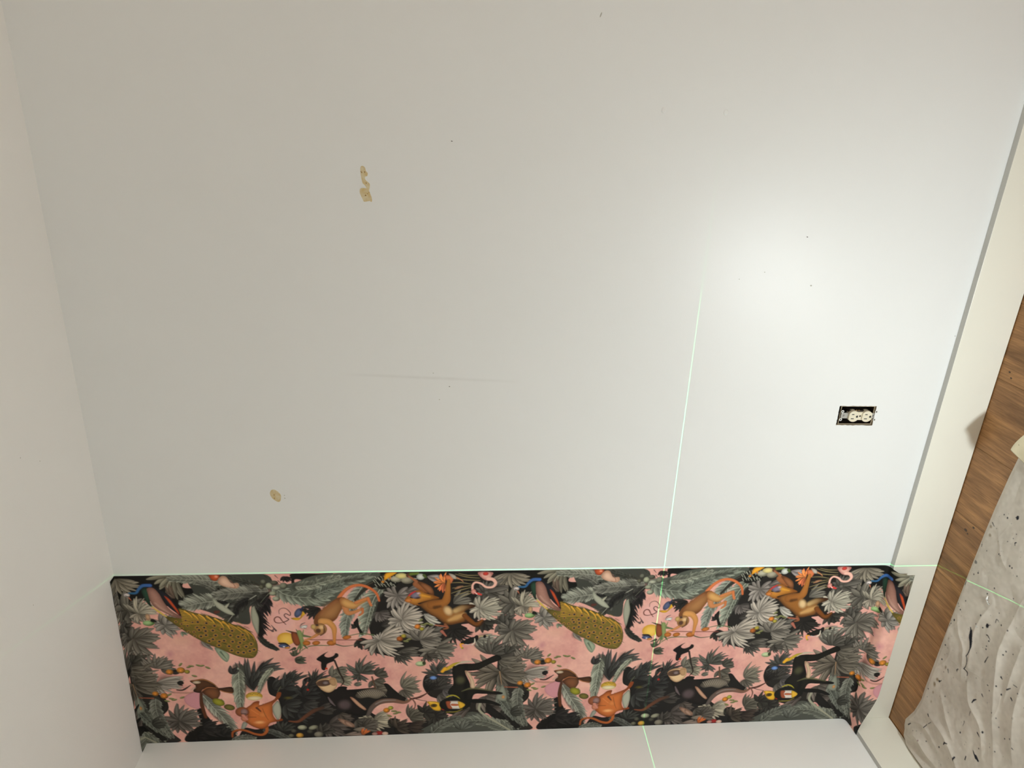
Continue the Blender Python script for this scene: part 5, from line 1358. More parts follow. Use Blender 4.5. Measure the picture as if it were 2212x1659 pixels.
['ell',562.2,471.4,18.8,8.4,[92,82,26],[40,38,20],{'soft':8.4}],
['stroke',[[558,566.6],[586.5,569],[612.1,547.2],[637.8,526.6],[664.6,515.8]],[4.3,10.7,12.8,14.9,10.7],[110,62,40],[64,46,36],{}],
['ell',597.1,595.1,14.2,9.9,[176,176,150],[96.8,96.8,82.5],{'rot':0,'hl':-0.15}],
['ell',631.3,596.6,15.1,9.1,[152,150,128],[83.6,82.5,70.4],{'rot':-20,'hl':-0.15}],
['ell',570.2,608.6,8.6,7.8,[84,82,70],[46.2,45.1,38.5],{'rot':0,'hl':-0.15}],
['ell',646.5,626.8,14.4,12.2,[136,130,114],[74.8,71.5,62.7],{'rot':0,'hl':-0.15}],
['ell',620.1,613.3,9.5,8.7,[72,70,60],[39.6,38.5,33],{'rot':0,'hl':-0.15}],
['ell',587.6,627.8,11.3,10.4,[212,160,68],[116.6,88,37.4],{'rot':0,'hl':-0.15}],
['ell',561,627.8,8.7,7.8,[110,108,90],[60.5,59.4,49.5],{'rot':0,'hl':-0.15}],
['fill',[[709.2,567.1],[720.1,563.9],[755.7,586.2],[757,602.2],[731.7,592.5]],[172,138,116],[110,82,68],{'rim':6.5}],
['fill',[[729,574],[743.1,579.5],[754.8,594.7],[752,602],[732.9,588.8]],[168,136,116],[110,84,70],{'rim':4.3}],
['fan',785.7,635.7,28.6,-130,-50,5,[196,104,54],{}],
['ell',837,629.3,12.4,8.8,[156,44,42],[100,28,28],{}],
['ell',855,632.7,9.7,7.5,[206,176,160],None,{}],
['ell',822,632.4,8.8,6.6,[170,130,120],None,{}],
['fill',[[655.9,322.1],[671.9,305.8],[692,293.5],[683.3,302.8],[680.8,311],[691.6,316.5],[707.1,310.3],[713.1,300.8],[721.2,304],[720.8,314],[709.9,323.1],[708.5,330.5],[687.7,341.1],[683.9,353.5],[678.2,365.8],[669.4,361.6],[668.1,345],[668.4,333.8]],[18,16,16],[12,11,11],{'rim':2}],
['ell',683.7,359.2,3.7,4.1,[206,64,34],None,{}],
['stroke',[[709.5,329.4],[722.6,377.6],[733.3,410.2],[724.8,428.5]],[6.2,5.4,5,3.7],[38,28,24],None,{}],
['fill',[[664.4,442.6],[702.1,446.3],[718.7,431.7],[742.3,433.8],[742.9,445.5],[775.3,449],[769,470],[755.6,481.3],[798.7,529.7],[794.7,553.7],[762.1,552.3],[725.8,537.5],[732.9,533],[691.3,504.9],[675.6,471.1]],[26,22,21],[13,12,11],{'rim':12.5}],
['ell',733,506.6,25.6,27.7,[92,78,80],[30,26,26],{'soft':12.8,'op':0.9}],
['ell',725.2,506.3,21.3,23.4,[84,70,72],[30,26,26],{'soft':12.8,'op':0.6}],
['stroke',[[683.4,473.8],[691.6,493],[703.3,510.2]],[3.4,8.5,2.1],[96,84,86],None,{'soft':2.1}],
['fill',[[649.7,415.3],[659.1,402.5],[680.5,396.3],[707.4,397.3],[713.2,425.7],[701.9,445.1],[686.5,454.6],[670.7,448.4],[658.5,433]],[212,182,142],[160,122,88],{'rim':6.2}],
['ell',673.9,416.2,24.1,12.9,[72,52,44],[96,70,52],{'rot':-8}],
['ell',678.4,415.6,10,7.5,[130,114,112],[50,38,36],{}],
['fill',[[688.9,404],[705.9,400],[708.5,425.5],[695.5,425.1]],[176,140,102],[150,112,80],{'rim':4.1}],
['ell',623.4,441,4.2,4.6,[160,40,30],None,{}],
['stroke',[[619.2,422.3],[625.2,411]],[5,3.3],[190,120,104],None,{'op':0.8}],
['fill',[[854.6,427.3],[867.6,426.6],[886.8,450.8],[905.7,472.9],[923.5,487.8],[906.4,499.1],[852.2,494.6],[824.3,486.4],[847.2,463.5],[864.7,454.7]],[26,24,22],[16,15,13],{'rim':6.3}],
['fill',[[766.9,468.7],[788.5,449.5],[825,442.7],[844.9,449.3],[863.8,460.6],[847.6,477.8],[830.1,486.6],[806.1,478.5],[780.2,482.3]],[128,118,104],[70,64,56],{'rim':10.6}],
['stroke',[[771,458.3],[783.3,477.6]],[2.1,0.8],[60,55,48],None,{'op':0.8}],
['stroke',[[774,457.3],[786.4,476.9]],[2.1,0.8],[150,140,124],None,{'op':0.8}],
['stroke',[[777,456.3],[789.4,476.2]],[2.1,0.8],[60,55,48],None,{'op':0.8}],
['stroke',[[780,455.3],[792.5,475.5]],[2.1,0.8],[150,140,124],None,{'op':0.8}],
['stroke',[[783,454.4],[795.6,474.8]],[2.1,0.8],[60,55,48],None,{'op':0.8}],
['stroke',[[786.1,453.5],[798.6,474.2]],[2.1,0.8],[150,140,124],None,{'op':0.8}],
['stroke',[[789.1,452.8],[801.7,473.7]],[2.1,0.8],[60,55,48],None,{'op':0.8}],
['stroke',[[792.2,452.1],[804.8,473.2]],[2.1,0.8],[150,140,124],None,{'op':0.8}],
['stroke',[[795.2,451.5],[807.9,472.8]],[2.1,0.8],[60,55,48],None,{'op':0.8}],
['stroke',[[798.3,451],[811.1,472.4]],[2.1,0.8],[150,140,124],None,{'op':0.8}],
['stroke',[[801.4,450.6],[814.2,472.2]],[2.1,0.8],[60,55,48],None,{'op':0.8}],
['stroke',[[804.6,450.4],[817.3,472.1]],[2.1,0.8],[150,140,124],None,{'op':0.8}],
['stroke',[[807.7,450.3],[820.5,472]],[2.1,0.8],[60,55,48],None,{'op':0.8}],
['stroke',[[810.9,450.4],[823.7,472.1]],[2.1,0.8],[150,140,124],None,{'op':0.8}],
['stroke',[[814.1,450.5],[826.9,472.3]],[2.1,0.8],[60,55,48],None,{'op':0.8}],
['stroke',[[817.3,450.8],[830.1,472.5]],[2.1,0.9],[150,140,124],None,{'op':0.8}],
['stroke',[[820.5,451.3],[833.4,472.9]],[2.1,0.9],[60,55,48],None,{'op':0.8}],
['stroke',[[823.8,451.9],[836.6,473.4]],[2.1,0.9],[150,140,124],None,{'op':0.8}],
['stroke',[[827,452.6],[839.9,473.9]],[2.1,0.9],[60,55,48],None,{'op':0.8}],
['stroke',[[830.3,453.4],[843.2,474.6]],[2.1,0.9],[150,140,124],None,{'op':0.8}],
['stroke',[[833.7,454.3],[846.5,475.3]],[2.1,0.9],[60,55,48],None,{'op':0.8}],
['stroke',[[837,455.3],[849.8,476.1]],[2.1,0.9],[150,140,124],None,{'op':0.8}],
['stroke',[[840.3,456.4],[853.1,476.9]],[2.1,0.9],[60,55,48],None,{'op':0.8}],
['stroke',[[843.7,457.5],[856.4,477.8]],[2.1,0.9],[150,140,124],None,{'op':0.8}],
['stroke',[[847.1,458.7],[859.8,478.8]],[2.1,0.9],[60,55,48],None,{'op':0.8}],
['stroke',[[850.4,459.9],[863.1,479.7]],[2.1,0.9],[150,140,124],None,{'op':0.8}],
['stroke',[[803.8,550.4],[818.1,519.6],[843.4,499],[881,495.7],[918.7,504.4],[941.1,489.7]],[12.9,17.1,19.3,18,12.9,6.4],[80,72,68],[120,84,66],{}],
['stroke',[[827.7,508],[852.2,494.6],[890.2,493.7]],[4.3,6.4,3],[128,118,112],None,{'op':0.8,'soft':2.1}],
['fill',[[750.3,477.6],[760,479.1],[780.6,503.7],[797.8,526],[791.2,530.1],[768.9,508]],[196,156,128],[140,100,80],{'rim':4.2}],
['stroke',[[937.4,490.8],[965.1,484.7],[992.4,466.6]],[6.4,8.6,3],[80,48,40],None,{}],
['stroke',[[942.3,491],[951.5,510.5],[949,534.6]],[4.3,4.8,2.2],[110,72,62],None,{}],
['stroke',[[946.6,488.7],[967.2,496.7],[987.5,502.3]],[2.6,2.2,1.7],[30,24,22],None,{}],
['stroke',[[819.7,397],[829,444]],[5.5,4.2],[84,62,48],None,{}],
['fill',[[990.6,503.7],[1025.2,508.2],[1032.3,533.2],[1029,543.5],[1009.8,539.5],[995,517.1]],[216,170,44],[160,116,26],{'rim':4.3}],
['ell',1010.3,521.3,10.9,7.8,[40,34,20],[120,90,24],{}],
['stroke',[[996.1,507.5],[1020.4,513.3]],[3.5,2.6],[236,196,80],None,{'op':0.7}],
['ell',1040.4,537.1,5.7,5.2,[160,44,34],None,{}],
['ell',1077.3,518,50.2,30.5,[22,22,16],[12,12,10],{}],
['stroke',[[1050.1,488],[1072,481.1],[1094.5,496.9]],[4.3,5.6,2.6],[156,146,44],None,{}],
['stroke',[[1050.6,551],[1081.6,549.8],[1101.1,539.6]],[3.5,4.4,2.2],[120,110,36],None,{}],
['fill',[[1050,507.2],[1062.9,504.1],[1086.4,505],[1109.2,521.7],[1093.1,538.6],[1067.5,537.5],[1055.2,534.1]],[214,206,196],[150,140,132],{'rim':4.3,'smooth':False}],
['fill',[[1048,507.1],[1063.4,506.5],[1062.1,519.8],[1069.1,535.9],[1055.2,534.1]],[150,76,48],None,{'rim':2.2}],
['fill',[[1065.3,516.3],[1089.1,518.5],[1090.4,525.3],[1067,524.8]],[178,98,66],None,{'rim':1.3}],
['fill',[[1087.6,506.3],[1109.6,521.7],[1093.9,537.6],[1087.6,520.8]],[218,172,54],None,{'rim':3}],
['fill',[[1071.1,361.6],[1100,354.5],[1141.7,353.5],[1176.1,336.2],[1201.8,323.2],[1216.1,331.7],[1215.9,343.2],[1181.2,359.4],[1147.4,380.4],[1117.6,384],[1106.8,387.2],[1120.6,426.3],[1131,452.8],[1164.7,461.2],[1223,474.1],[1221.2,483.7],[1168.6,479.3],[1137.7,480.5],[1127.1,513.9],[1105.5,513],[1082,483.2],[1055.3,475],[1057.6,457.2],[1070.3,434],[1066.2,384.6]],[24,23,18],[13,12,10],{'rim':8.4}],
['fill',[[1115,502.5],[1145.4,498.9],[1185.9,505.3],[1220.3,523.7],[1219.2,532.2],[1177.2,519.5],[1137.2,515.5]],[20,19,16],[12,12,11],{'rim':8.7}],
['ell',1092.6,420.6,21.3,23.5,[70,70,48],[24,23,18],{'soft':12.8}],
['stroke',[[1097.9,465.8],[1124.7,455.4],[1154.3,457.9],[1197.7,470.1]],[3,8.6,6.5,2.6],[86,86,58],None,{'op':0.9,'soft':2.6}],
['stroke',[[1074.7,360.6],[1095.1,349],[1130.9,347.4]],[4.2,9.2,2.9],[182,168,148],None,{'soft':1.3}],
['stroke',[[1034.3,381.7],[1050.7,373.7],[1071.9,355.9],[1091,347.3]],[5,12.6,10.5,1.7],[206,158,42],[150,142,48],{}],
['fill',[[1106.1,385.5],[1116.6,386.3],[1132.6,417.3],[1139.3,451.2],[1125.5,451.6],[1122,421.7]],[206,182,152],[156,128,102],{'rim':4.2}],
['ell',1008.1,407.6,11,7.6,[112,150,206],[60,80,130],{}],
['ell',1022.2,401.7,10.6,6.3,[30,36,50],None,{'soft':3}],
['stroke',[[1035.8,383.6],[1044,372.3]],[10.5,12.6],[214,160,40],None,{}],
['stroke',[[1214.8,389.6],[1220.8,425.2],[1223.2,444.2]],[3.4,2.6,1.7],[150,120,90],None,{}],
['ell',1230.6,494.9,5.3,7.4,[190,140,90],None,{}],
['stroke',[[1118.6,388.7],[1161.6,392.5],[1212.9,389.6]],[3,2.1,1.3],[20,18,16],None,{}],
]
def paint_tile():
    """One repeat of the jungle print (1109 mm), linear RGB, indexed [A, B]."""
    cv = Canvas(1109.0, 656.0, 0.7, True)
    n1 = smooth_noise(cv.h, cv.w, 90, cv.r, True); n2 = smooth_noise(cv.h, cv.w, 28, cv.r, True)
    n3 = smooth_noise(cv.h, cv.w, 9, cv.r, True)
    t = np.clip(n1 * .5 + n2 * .32 + n3 * .18, 0, 1)[..., None]
    cv.img[:] = lin((196, 130, 126)) * (1 - t) + lin((236, 190, 172)) * t
    for o in PRINT:
        getattr(cv, o[0])(*o[1:-1], **o[-1])
    g = 1 + .10 * (cv.r.random(cv.img.shape[:2]) - .5)
    im = cv.img * g[..., None]
    h, w = im.shape[0] // 2 * 2, im.shape[1] // 2 * 2
    return (im[0:h:2, 0:w:2] + im[1:h:2, 0:w:2] + im[0:h:2, 1:w:2] + im[1:h:2, 1:w:2]) / 4
CLOTH_MARKS = [
['stroke',[[562.8,125.4],[551.7,131.2],[535.4,135.6],[522.1,143.4],[505.7,147.8],[488.4,146.8],[473.9,143.3]],[2,6,9,7,3,2.5,2],[38,40,48],None,{}],
['stroke',[[559.1,132.8],[542.9,139.5],[528.1,146.8]],[2,4,1],[38,40,48],None,{}],
['stroke',[[473.9,143.3],[468.1,149.2],[451.6,153.7],[433.0,150.6]],[2,2.5,1.5,2.5],[38,40,48],None,{}],
['stroke',[[433.0,150.6],[431.5,163.2],[421.7,166.0]],[3,3,1.5],[38,40,48],None,{}],
['ell',607.5,171.8,5.5,4,[38,40,48],[38,40,48],{}],
['stroke',[[607.5,171.8],[617.3,179.8]],[2,1],[38,40,48],None,{}],
['stroke',[[582.4,180.0],[584.5,184.6],[578.7,195.8]],[2,2.5,1.2],[38,40,48],None,{}],
['stroke',[[635.3,191.9],[647.1,192.4],[644.7,200.8]],[1.5,2,1],[70,70,72],None,{}],
['ell',540.5,68.1,3,2.4000000000000004,[38,40,48],[38,40,48],{}],
['ell',585.3,76.6,2,1.6,[38,40,48],[38,40,48],{}],
['ell',511.0,56.5,2.5,2.0,[38,40,48],[38,40,48],{}],
['ell',521.1,59.9,2,1.6,[38,40,48],[38,40,48],{}],
['ell',524.9,52.0,1.8,1.4400000000000002,[38,40,48],[38,40,48],{}],
['ell',621.3,144.9,2.4,1.92,[38,40,48],[38,40,48],{}],
['ell',591.9,161.5,2,1.6,[38,40,48],[38,40,48],{}],
['ell',553.6,191.9,1.8,1.4400000000000002,[38,40,48],[38,40,48],{}],
['ell',544.2,193.6,2,1.6,[38,40,48],[38,40,48],{}],
['ell',649.2,239.5,2,1.6,[38,40,48],[38,40,48],{}],
['ell',643.6,211.8,2.2,1.7600000000000002,[38,40,48],[38,40,48],{}],
['ell',445.4,67.0,2.2,1.7600000000000002,[38,40,48],[38,40,48],{}],
['ell',390.1,66.5,2.5,2.0,[38,40,48],[38,40,48],{}],
['ell',594.6,59.4,2,1.6,[38,40,48],[38,40,48],{}],
['ell',621.8,83.2,1.6,1.2800000000000002,[38,40,48],[38,40,48],{}],
['ell',589.7,252.8,2,1.6,[38,40,48],[38,40,48],{}],
['ell',575.2,249.5,2,1.6,[38,40,48],[38,40,48],{}],
['ell',599.7,274.1,1.6,1.2800000000000002,[38,40,48],[38,40,48],{}],
['ell',586.3,138.9,1.6,1.2800000000000002,[38,40,48],[38,40,48],{}],
['ell',573.0,193.8,2.2,1.7600000000000002,[38,40,48],[38,40,48],{}],
['ell',668.6,193.1,1.4,1.1199999999999999,[38,40,48],[38,40,48],{}],
['ell',738.6,219.8,1.6,1.2800000000000002,[38,40,48],[38,40,48],{}],
['ell',692.3,140.1,2,1.6,[38,40,48],[38,40,48],{}],
['stroke',[[380.6,97.8],[371.9,103.4]],[2.5,1.5],[48,48,52],None,{}],
['stroke',[[408.2,127.9],[403.9,132.2]],[2.5,1.5],[48,48,52],None,{}],
['stroke',[[414.0,131.7],[406.1,130.1]],[2.5,1.5],[48,48,52],None,{}],
['stroke',[[515.5,266.8],[511.3,270.6]],[2.5,1.5],[48,48,52],None,{}],
['stroke',[[506.6,203.5],[529.9,207.2]],[2.5,1.5],[48,48,52],None,{}],
['stroke',[[316.6,82.5],[327.9,88.4]],[2.5,1.5],[48,48,52],None,{}],
['ell',473.9,70.6,6,3,[140,120,92],[140,120,92],{'soft':2,'op':0.7}],
['ell',379.0,88.1,8,5,[140,120,92],[140,120,92],{'soft':2,'op':0.7}],
['ell',413.8,72.4,4,3,[140,120,92],[140,120,92],{'soft':2,'op':0.7}],
['ell',318.2,75.1,8,6,[140,120,92],[140,120,92],{'soft':2,'op':0.7}],
['ell',296.8,69.2,8,6,[140,120,92],[140,120,92],{'soft':2,'op':0.7}],
['ell',374.1,124.6,4,2.5,[140,120,92],[140,120,92],{'soft':2,'op':0.7}],
['ell',596.0,63.7,4,3,[140,120,92],[140,120,92],{'soft':2,'op':0.7}],
['ell',580.4,142.4,4,3,[206,206,200],[206,206,200],{}],
['ell',925.5,118.3,2.4,1.92,[38,40,48],[38,40,48],{}],
['ell',901.9,161.4,1.6,1.2800000000000002,[38,40,48],[38,40,48],{}],
['ell',885.8,157.1,1.4,1.1199999999999999,[38,40,48],[38,40,48],{}],
['ell',812.8,178.1,2.4,1.92,[38,40,48],[38,40,48],{}],
['ell',813.2,187.0,2,1.6,[38,40,48],[38,40,48],{}],
['ell',819.6,133.9,2,1.6,[38,40,48],[38,40,48],{}],
['ell',927.3,105.1,1.8,1.4400000000000002,[38,40,48],[38,40,48],{}],
['ell',806.9,69.2,2,1.6,[38,40,48],[38,40,48],{}],
['ell',802.9,70.9,1.8,1.4400000000000002,[38,40,48],[38,40,48],{}],
['ell',726.6,91.8,2.2,1.7600000000000002,[38,40,48],[38,40,48],{}],
['ell',712.7,79.6,2,1.6,[38,40,48],[38,40,48],{}],
['ell',802.3,93.5,1.5,1.2000000000000002,[38,40,48],[38,40,48],{}],
['ell',722.6,155.8,2,1.6,[38,40,48],[38,40,48],{}],
['ell',692.0,140.2,1.8,1.4400000000000002,[38,40,48],[38,40,48],{}],
['ell',622.3,83.0,1.6,1.2800000000000002,[38,40,48],[38,40,48],{}],
['ell',803.2,209.1,1.6,1.2800000000000002,[38,40,48],[38,40,48],{}],
['ell',819.0,139.4,1.4,1.1199999999999999,[38,40,48],[38,40,48],{}],
['ell',867.4,144.3,1.4,1.1199999999999999,[38,40,48],[38,40,48],{}],
['ell',944.3,147.9,5,3.5,[38,40,48],[38,40,48],{}],
['stroke',[[941.5,142.1],[950.2,150.4]],[1.5,1],[38,40,48],None,{}],
['stroke',[[885.2,78.9],[882.3,82.9],[879.2,87.9]],[2.5,2,1.5],[38,40,48],None,{}],
['stroke',[[881.9,170.7],[878.5,167.1],[872.3,169.6]],[2,2.4,1.5],[38,40,48],None,{}],
['ell',747.8,69.8,5,6,[92,92,92],[92,92,92],{'op':0.8}],
['stroke',[[663.6,59.9],[673.2,60.7]],[5,3],[60,66,66],None,{}],
['ell',871.8,77.9,6,6,[146,132,110],[146,132,110],{'soft':2,'op':0.8}],
['ell',848.4,85.4,6,6,[146,132,110],[146,132,110],{'soft':2,'op':0.8}],
['ell',849.1,117.4,3,3,[146,132,110],[146,132,110],{'soft':2,'op':0.8}],
['stroke',[[138.3,91.0],[157.4,95.2]],[2.2,1.5],[38,40,48],None,{}],
['stroke',[[163.6,99.6],[181.3,109.3]],[1.5,1],[38,40,48],None,{}],
['stroke',[[366.2,211.6],[376.8,213.0],[385.8,219.3]],[2,4,2],[38,40,48],None,{}],
['stroke',[[415.7,229.6],[412.4,235.2]],[3,2],[38,40,48],None,{}],
['stroke',[[161.5,173.8],[173.4,178.5],[181.9,189.3]],[2.5,4.5,2],[38,40,48],None,{}],
['stroke',[[241.9,265.9],[236.4,274.0],[231.8,281.6]],[2,4,6],[38,40,48],None,{}],
['stroke',[[235.5,280.1],[231.3,290.4]],[7,5],[38,40,48],None,{}],
['stroke',[[204.5,253.6],[194.5,255.6]],[3,3],[38,40,48],None,{}],
['stroke',[[153.4,223.1],[169.3,225.8]],[4,3.5],[38,40,48],None,{}],
['stroke',[[336.8,215.0],[321.4,215.5]],[2,1],[38,40,48],None,{}],
['stroke',[[83.7,28.7],[97.6,35.9]],[3,2],[38,40,48],None,{}],
['stroke',[[191.5,88.0],[189.3,94.0]],[3,3],[38,40,48],None,{}],
['stroke',[[488.7,314.9],[486.4,320.9]],[4,3],[38,40,48],None,{}],
['stroke',[[526.5,306.8],[531.0,319.8]],[1.5,1.5],[38,40,48],None,{}],
['stroke',[[498.5,295.7],[510.9,303.2]],[3,2],[38,40,48],None,{}],
['stroke',[[301.7,258.4],[299.3,269.3]],[4,2.5],[38,40,48],None,{}],
['stroke',[[369.7,369.1],[369.2,373.0]],[2,2],[38,40,48],None,{}],
['stroke',[[273.6,208.5],[291.2,207.2]],[1,1.5],[38,40,48],None,{}],
['stroke',[[513.4,266.3],[511.8,270.9]],[3,2],[38,40,48],None,{}],
['stroke',[[456.6,236.3],[456.8,238.9]],[2,2],[38,40,48],None,{}],
['ell',247.4,208.1,2.6,1.9500000000000002,[38,40,48],[38,40,48],{}],
['ell',321.3,274.2,3,2.25,[38,40,48],[38,40,48],{}],
['ell',137.3,162.6,2.6,1.9500000000000002,[38,40,48],[38,40,48],{}],
['ell',266.0,280.3,2,1.5,[38,40,48],[38,40,48],{}],
['ell',369.3,338.8,2,1.5,[38,40,48],[38,40,48],{}],
['ell',385.6,354.4,2.2,1.6500000000000001,[38,40,48],[38,40,48],{}],
['ell',448.2,248.8,1.8,1.35,[38,40,48],[38,40,48],{}],
['ell',480.4,264.7,2.2,1.6500000000000001,[38,40,48],[38,40,48],{}],
['ell',470.8,285.2,2.6,1.9500000000000002,[38,40,48],[38,40,48],{}],
['ell',295.4,118.9,1.8,1.35,[38,40,48],[38,40,48],{}],
['ell',39.7,27.3,2.5,1.875,[38,40,48],[38,40,48],{}],
['ell',260.7,54.1,2,1.5,[38,40,48],[38,40,48],{}],
['ell',309.7,328.1,1.8,1.35,[38,40,48],[38,40,48],{}],
['ell',401.2,280.9,2,1.5,[38,40,48],[38,40,48],{}],
['ell',107.2,114.4,2,1.5,[38,40,48],[38,40,48],{}],
['ell',519.3,329.6,2,1.5,[38,40,48],[38,40,48],{}],
['ell',319.2,82.2,3,2.25,[38,40,48],[38,40,48],{}],
['ell',398.0,296.9,1.6,1.2000000000000002,[38,40,48],[38,40,48],{}],
['ell',381.2,311.8,1.6,1.2000000000000002,[38,40,48],[38,40,48],{}],
['ell',87.6,94.4,4,3,[120,74,84],[120,74,84],{'op':0.8,'soft':1}],
['ell',293.2,71.3,9,6,[140,120,92],[140,120,92],{'soft':3,'op':0.7}],
['ell',267.7,75.1,7,5,[140,120,92],[140,120,92],{'soft':3,'op':0.7}],
['ell',234.8,80.3,7,4,[140,120,92],[140,120,92],{'soft':3,'op':0.7}],
['ell',251.2,76.9,3,2,[140,120,92],[140,120,92],{'soft':3,'op':0.7}],
['ell',317.2,73.1,6,5,[140,120,92],[140,120,92],{'soft':3,'op':0.7}],
['ell',447.5,343.2,6,4,[120,116,100],[120,116,100],{'op':0.6,'soft':2}],
]
# ---------------------------------------------------------------- the wallpaper drop
def sample(img, ia, ib, wrap):
    h, w = img.shape[:2]
    a0 = np.floor(ia).astype(int); fa = (ia - a0)[..., None]
    b0 = np.clip(np.floor(ib).astype(int), 0, w - 2); fb = np.clip(ib - b0, 0, 1)[..., None]
    a1 = a0 + 1
    if wrap: a0, a1 = a0 % h, a1 % h
    else: a0, a1 = np.clip(a0, 0, h - 1), np.clip(a1, 0, h - 1)
    return (img[a0, b0] * (1 - fa) + img[a1, b0] * fa) * (1 - fb) + (img[a0, b0 + 1] * (1 - fa) + img[a1, b0 + 1] * fa) * fb

def grid_mesh(name, X, Y, Z, col, mat):
    nr, nc = X.shape
    me = bpy.data.meshes.new(name)
    me.vertices.add(nr * nc)
    me.vertices.foreach_set('co', np.stack([X, Y, Z], -1).astype(np.float32).ravel())
    i = np.arange((nr - 1) * (nc - 1)); r, c = i // (nc - 1), i % (nc - 1)
    q = np.stack([r * nc + c, r * nc + c + 1, (r + 1) * nc + c + 1, (r + 1) * nc + c], -1)
    me.loops.add(q.size)
    me.loops.foreach_set('vertex_index', q.ravel().astype(np.int32))
    me.polygons.add(len(q))
    me.polygons.foreach_set('loop_start', (np.arange(len(q)) * 4).astype(np.int32))
    me.polygons.foreach_set('loop_total', np.full(len(q), 4, np.int32))
    me.polygons.foreach_set('use_smooth', np.ones(len(q), bool))
    me.update(calc_edges=True)
    at = me.color_attributes.new('print', 'FLOAT_COLOR', 'POINT')
    at.data.foreach_set('color', np.concatenate([col, np.ones(col.shape[:2] + (1,))], -1).astype(np.float32).ravel())
    return link(name, me, mat)

def print_material(name, rough, gain, bump_scale, bump, spec=0.5):
    mt, t, b = material(name, (0.5, 0.5, 0.5), rough, spec)
    a = node(t, 'ShaderNodeAttribute', attribute_name='print')
    g = node(t, 'ShaderNodeVectorMath', operation='SCALE')
    g.inputs['Scale'].default_value = gain
    t.links.new(a.outputs['Color'], g.inputs[0])
    t.links.new(g.outputs[0], b.inputs['Base Color'])
    n = node(t, 'ShaderNodeTexNoise')
    n.inputs['Scale'].default_value = bump_scale
    tcn = node(t, 'ShaderNodeTexCoord')
    t.links.new(tcn.outputs['Object'], n.inputs['Vector'])
    bp = node(t, 'ShaderNodeBump')
    bp.inputs['Strength'].default_value = bump
    bp.inputs['Distance'].default_value = 0.001
    t.links.new(n.outputs['Fac'], bp.inputs['Height'])
    t.links.new(bp.outputs[0], b.inputs['Normal'])
    return mt

PAPER_W = 0.6305
tile = paint_tile()
xs = np.linspace(PAPER_W, 0.0012, 451)
rows = []                                          # (a in mm, y, z) per column
s = xs / PAPER_W
lap = 0.0335 - 0.0075 * s + 0.0008 * np.sin(xs * 60)
for f in np.linspace(1, 0.06, 24):                 # lapped on to the ceiling
    rows.append((-990 - lap * f * 1000, -lap * f, np.full_like(xs, H - 0.0009)))
for z in np.arange(H - 0.0016, 0.176, -0.0014):    # stuck to the wall
    rows.append((np.full_like(xs, (1.45 - z) * 1000), np.full_like(xs, -0.0009), np.full_like(xs, z)))
z_last = z
t_ = np.clip(xs / 0.16, 0, 1); t_ = t_ * t_ * (3 - 2 * t_); u_ = np.clip((xs - 0.16) / 0.45, 0, 1)
def mixp(l, m_, r):
    return [(l[i] * (1 - t_) + m_[i] * t_) * (1 - u_) + r[i] * u_ for i in (0, 1)]
one = np.ones_like(xs)
prof = [[-0.0009 * one, z_last * one], [-0.0018 * one, 0.160 * one], [-0.0085 * one, 0.1492 * one],
        mixp((-0.026, 0.1458), (-0.026, 0.1452), (-0.026, 0.1455)),
        mixp((-0.046, 0.1452), (-0.043, 0.136), (-0.044, 0.1365)),
        mixp((-0.059, 0.1450), (-0.0495, 0.117), (-0.0515, 0.118)),
        mixp((-0.069, 0.1449), (-0.0490, 0.090), (-0.0520, 0.095))]
seg = 14
prev = None; acc = np.full_like(xs, (1.45 - z_last) * 1000)
for i in range(len(prof) - 1):
    p0, p1, p2, p3 = [np.array(prof[min(max(j, 0), len(prof) - 1)]) for j in (i - 1, i, i + 1, i + 2)]
    for q in range(seg + (i == len(prof) - 2)):
        w = q / seg
        p = .5 * (2 * p1 + (p2 - p0) * w + (2 * p0 - 5 * p1 + 4 * p2 - p3) * w * w + (3 * p1 - p0 - 3 * p2 + p3) * w ** 3)
        if prev is not None:
            acc = acc + np.hypot(*(p - prev)) * 1000
            rows.append((acc.copy(), p[0], p[1]))
        prev = p
A = np.stack([r[0] for r in rows]); Yg = np.stack([r[1] for r in rows]); Zg = np.stack([r[2] for r in rows])
Xg = np.broadcast_to(xs, A.shape).copy()
Bc = (0.640 - Xg) * 1000
colr = sample(tile, np.mod(A, 1109.0) / (1109.0 / tile.shape[0]) - .5, Bc / 1.4 - .5, True)
paper = grid_mesh('wallpaper_strip', Xg, Yg, Zg, np.clip(colr, 0, 1), print_material('wallpaper_print', 0.6, 1.3, 900, 0.05, 0.22))
thing(paper, 'jungle print wallpaper strip with peacocks and monkeys on pink, hung in the corner', 'wallpaper')

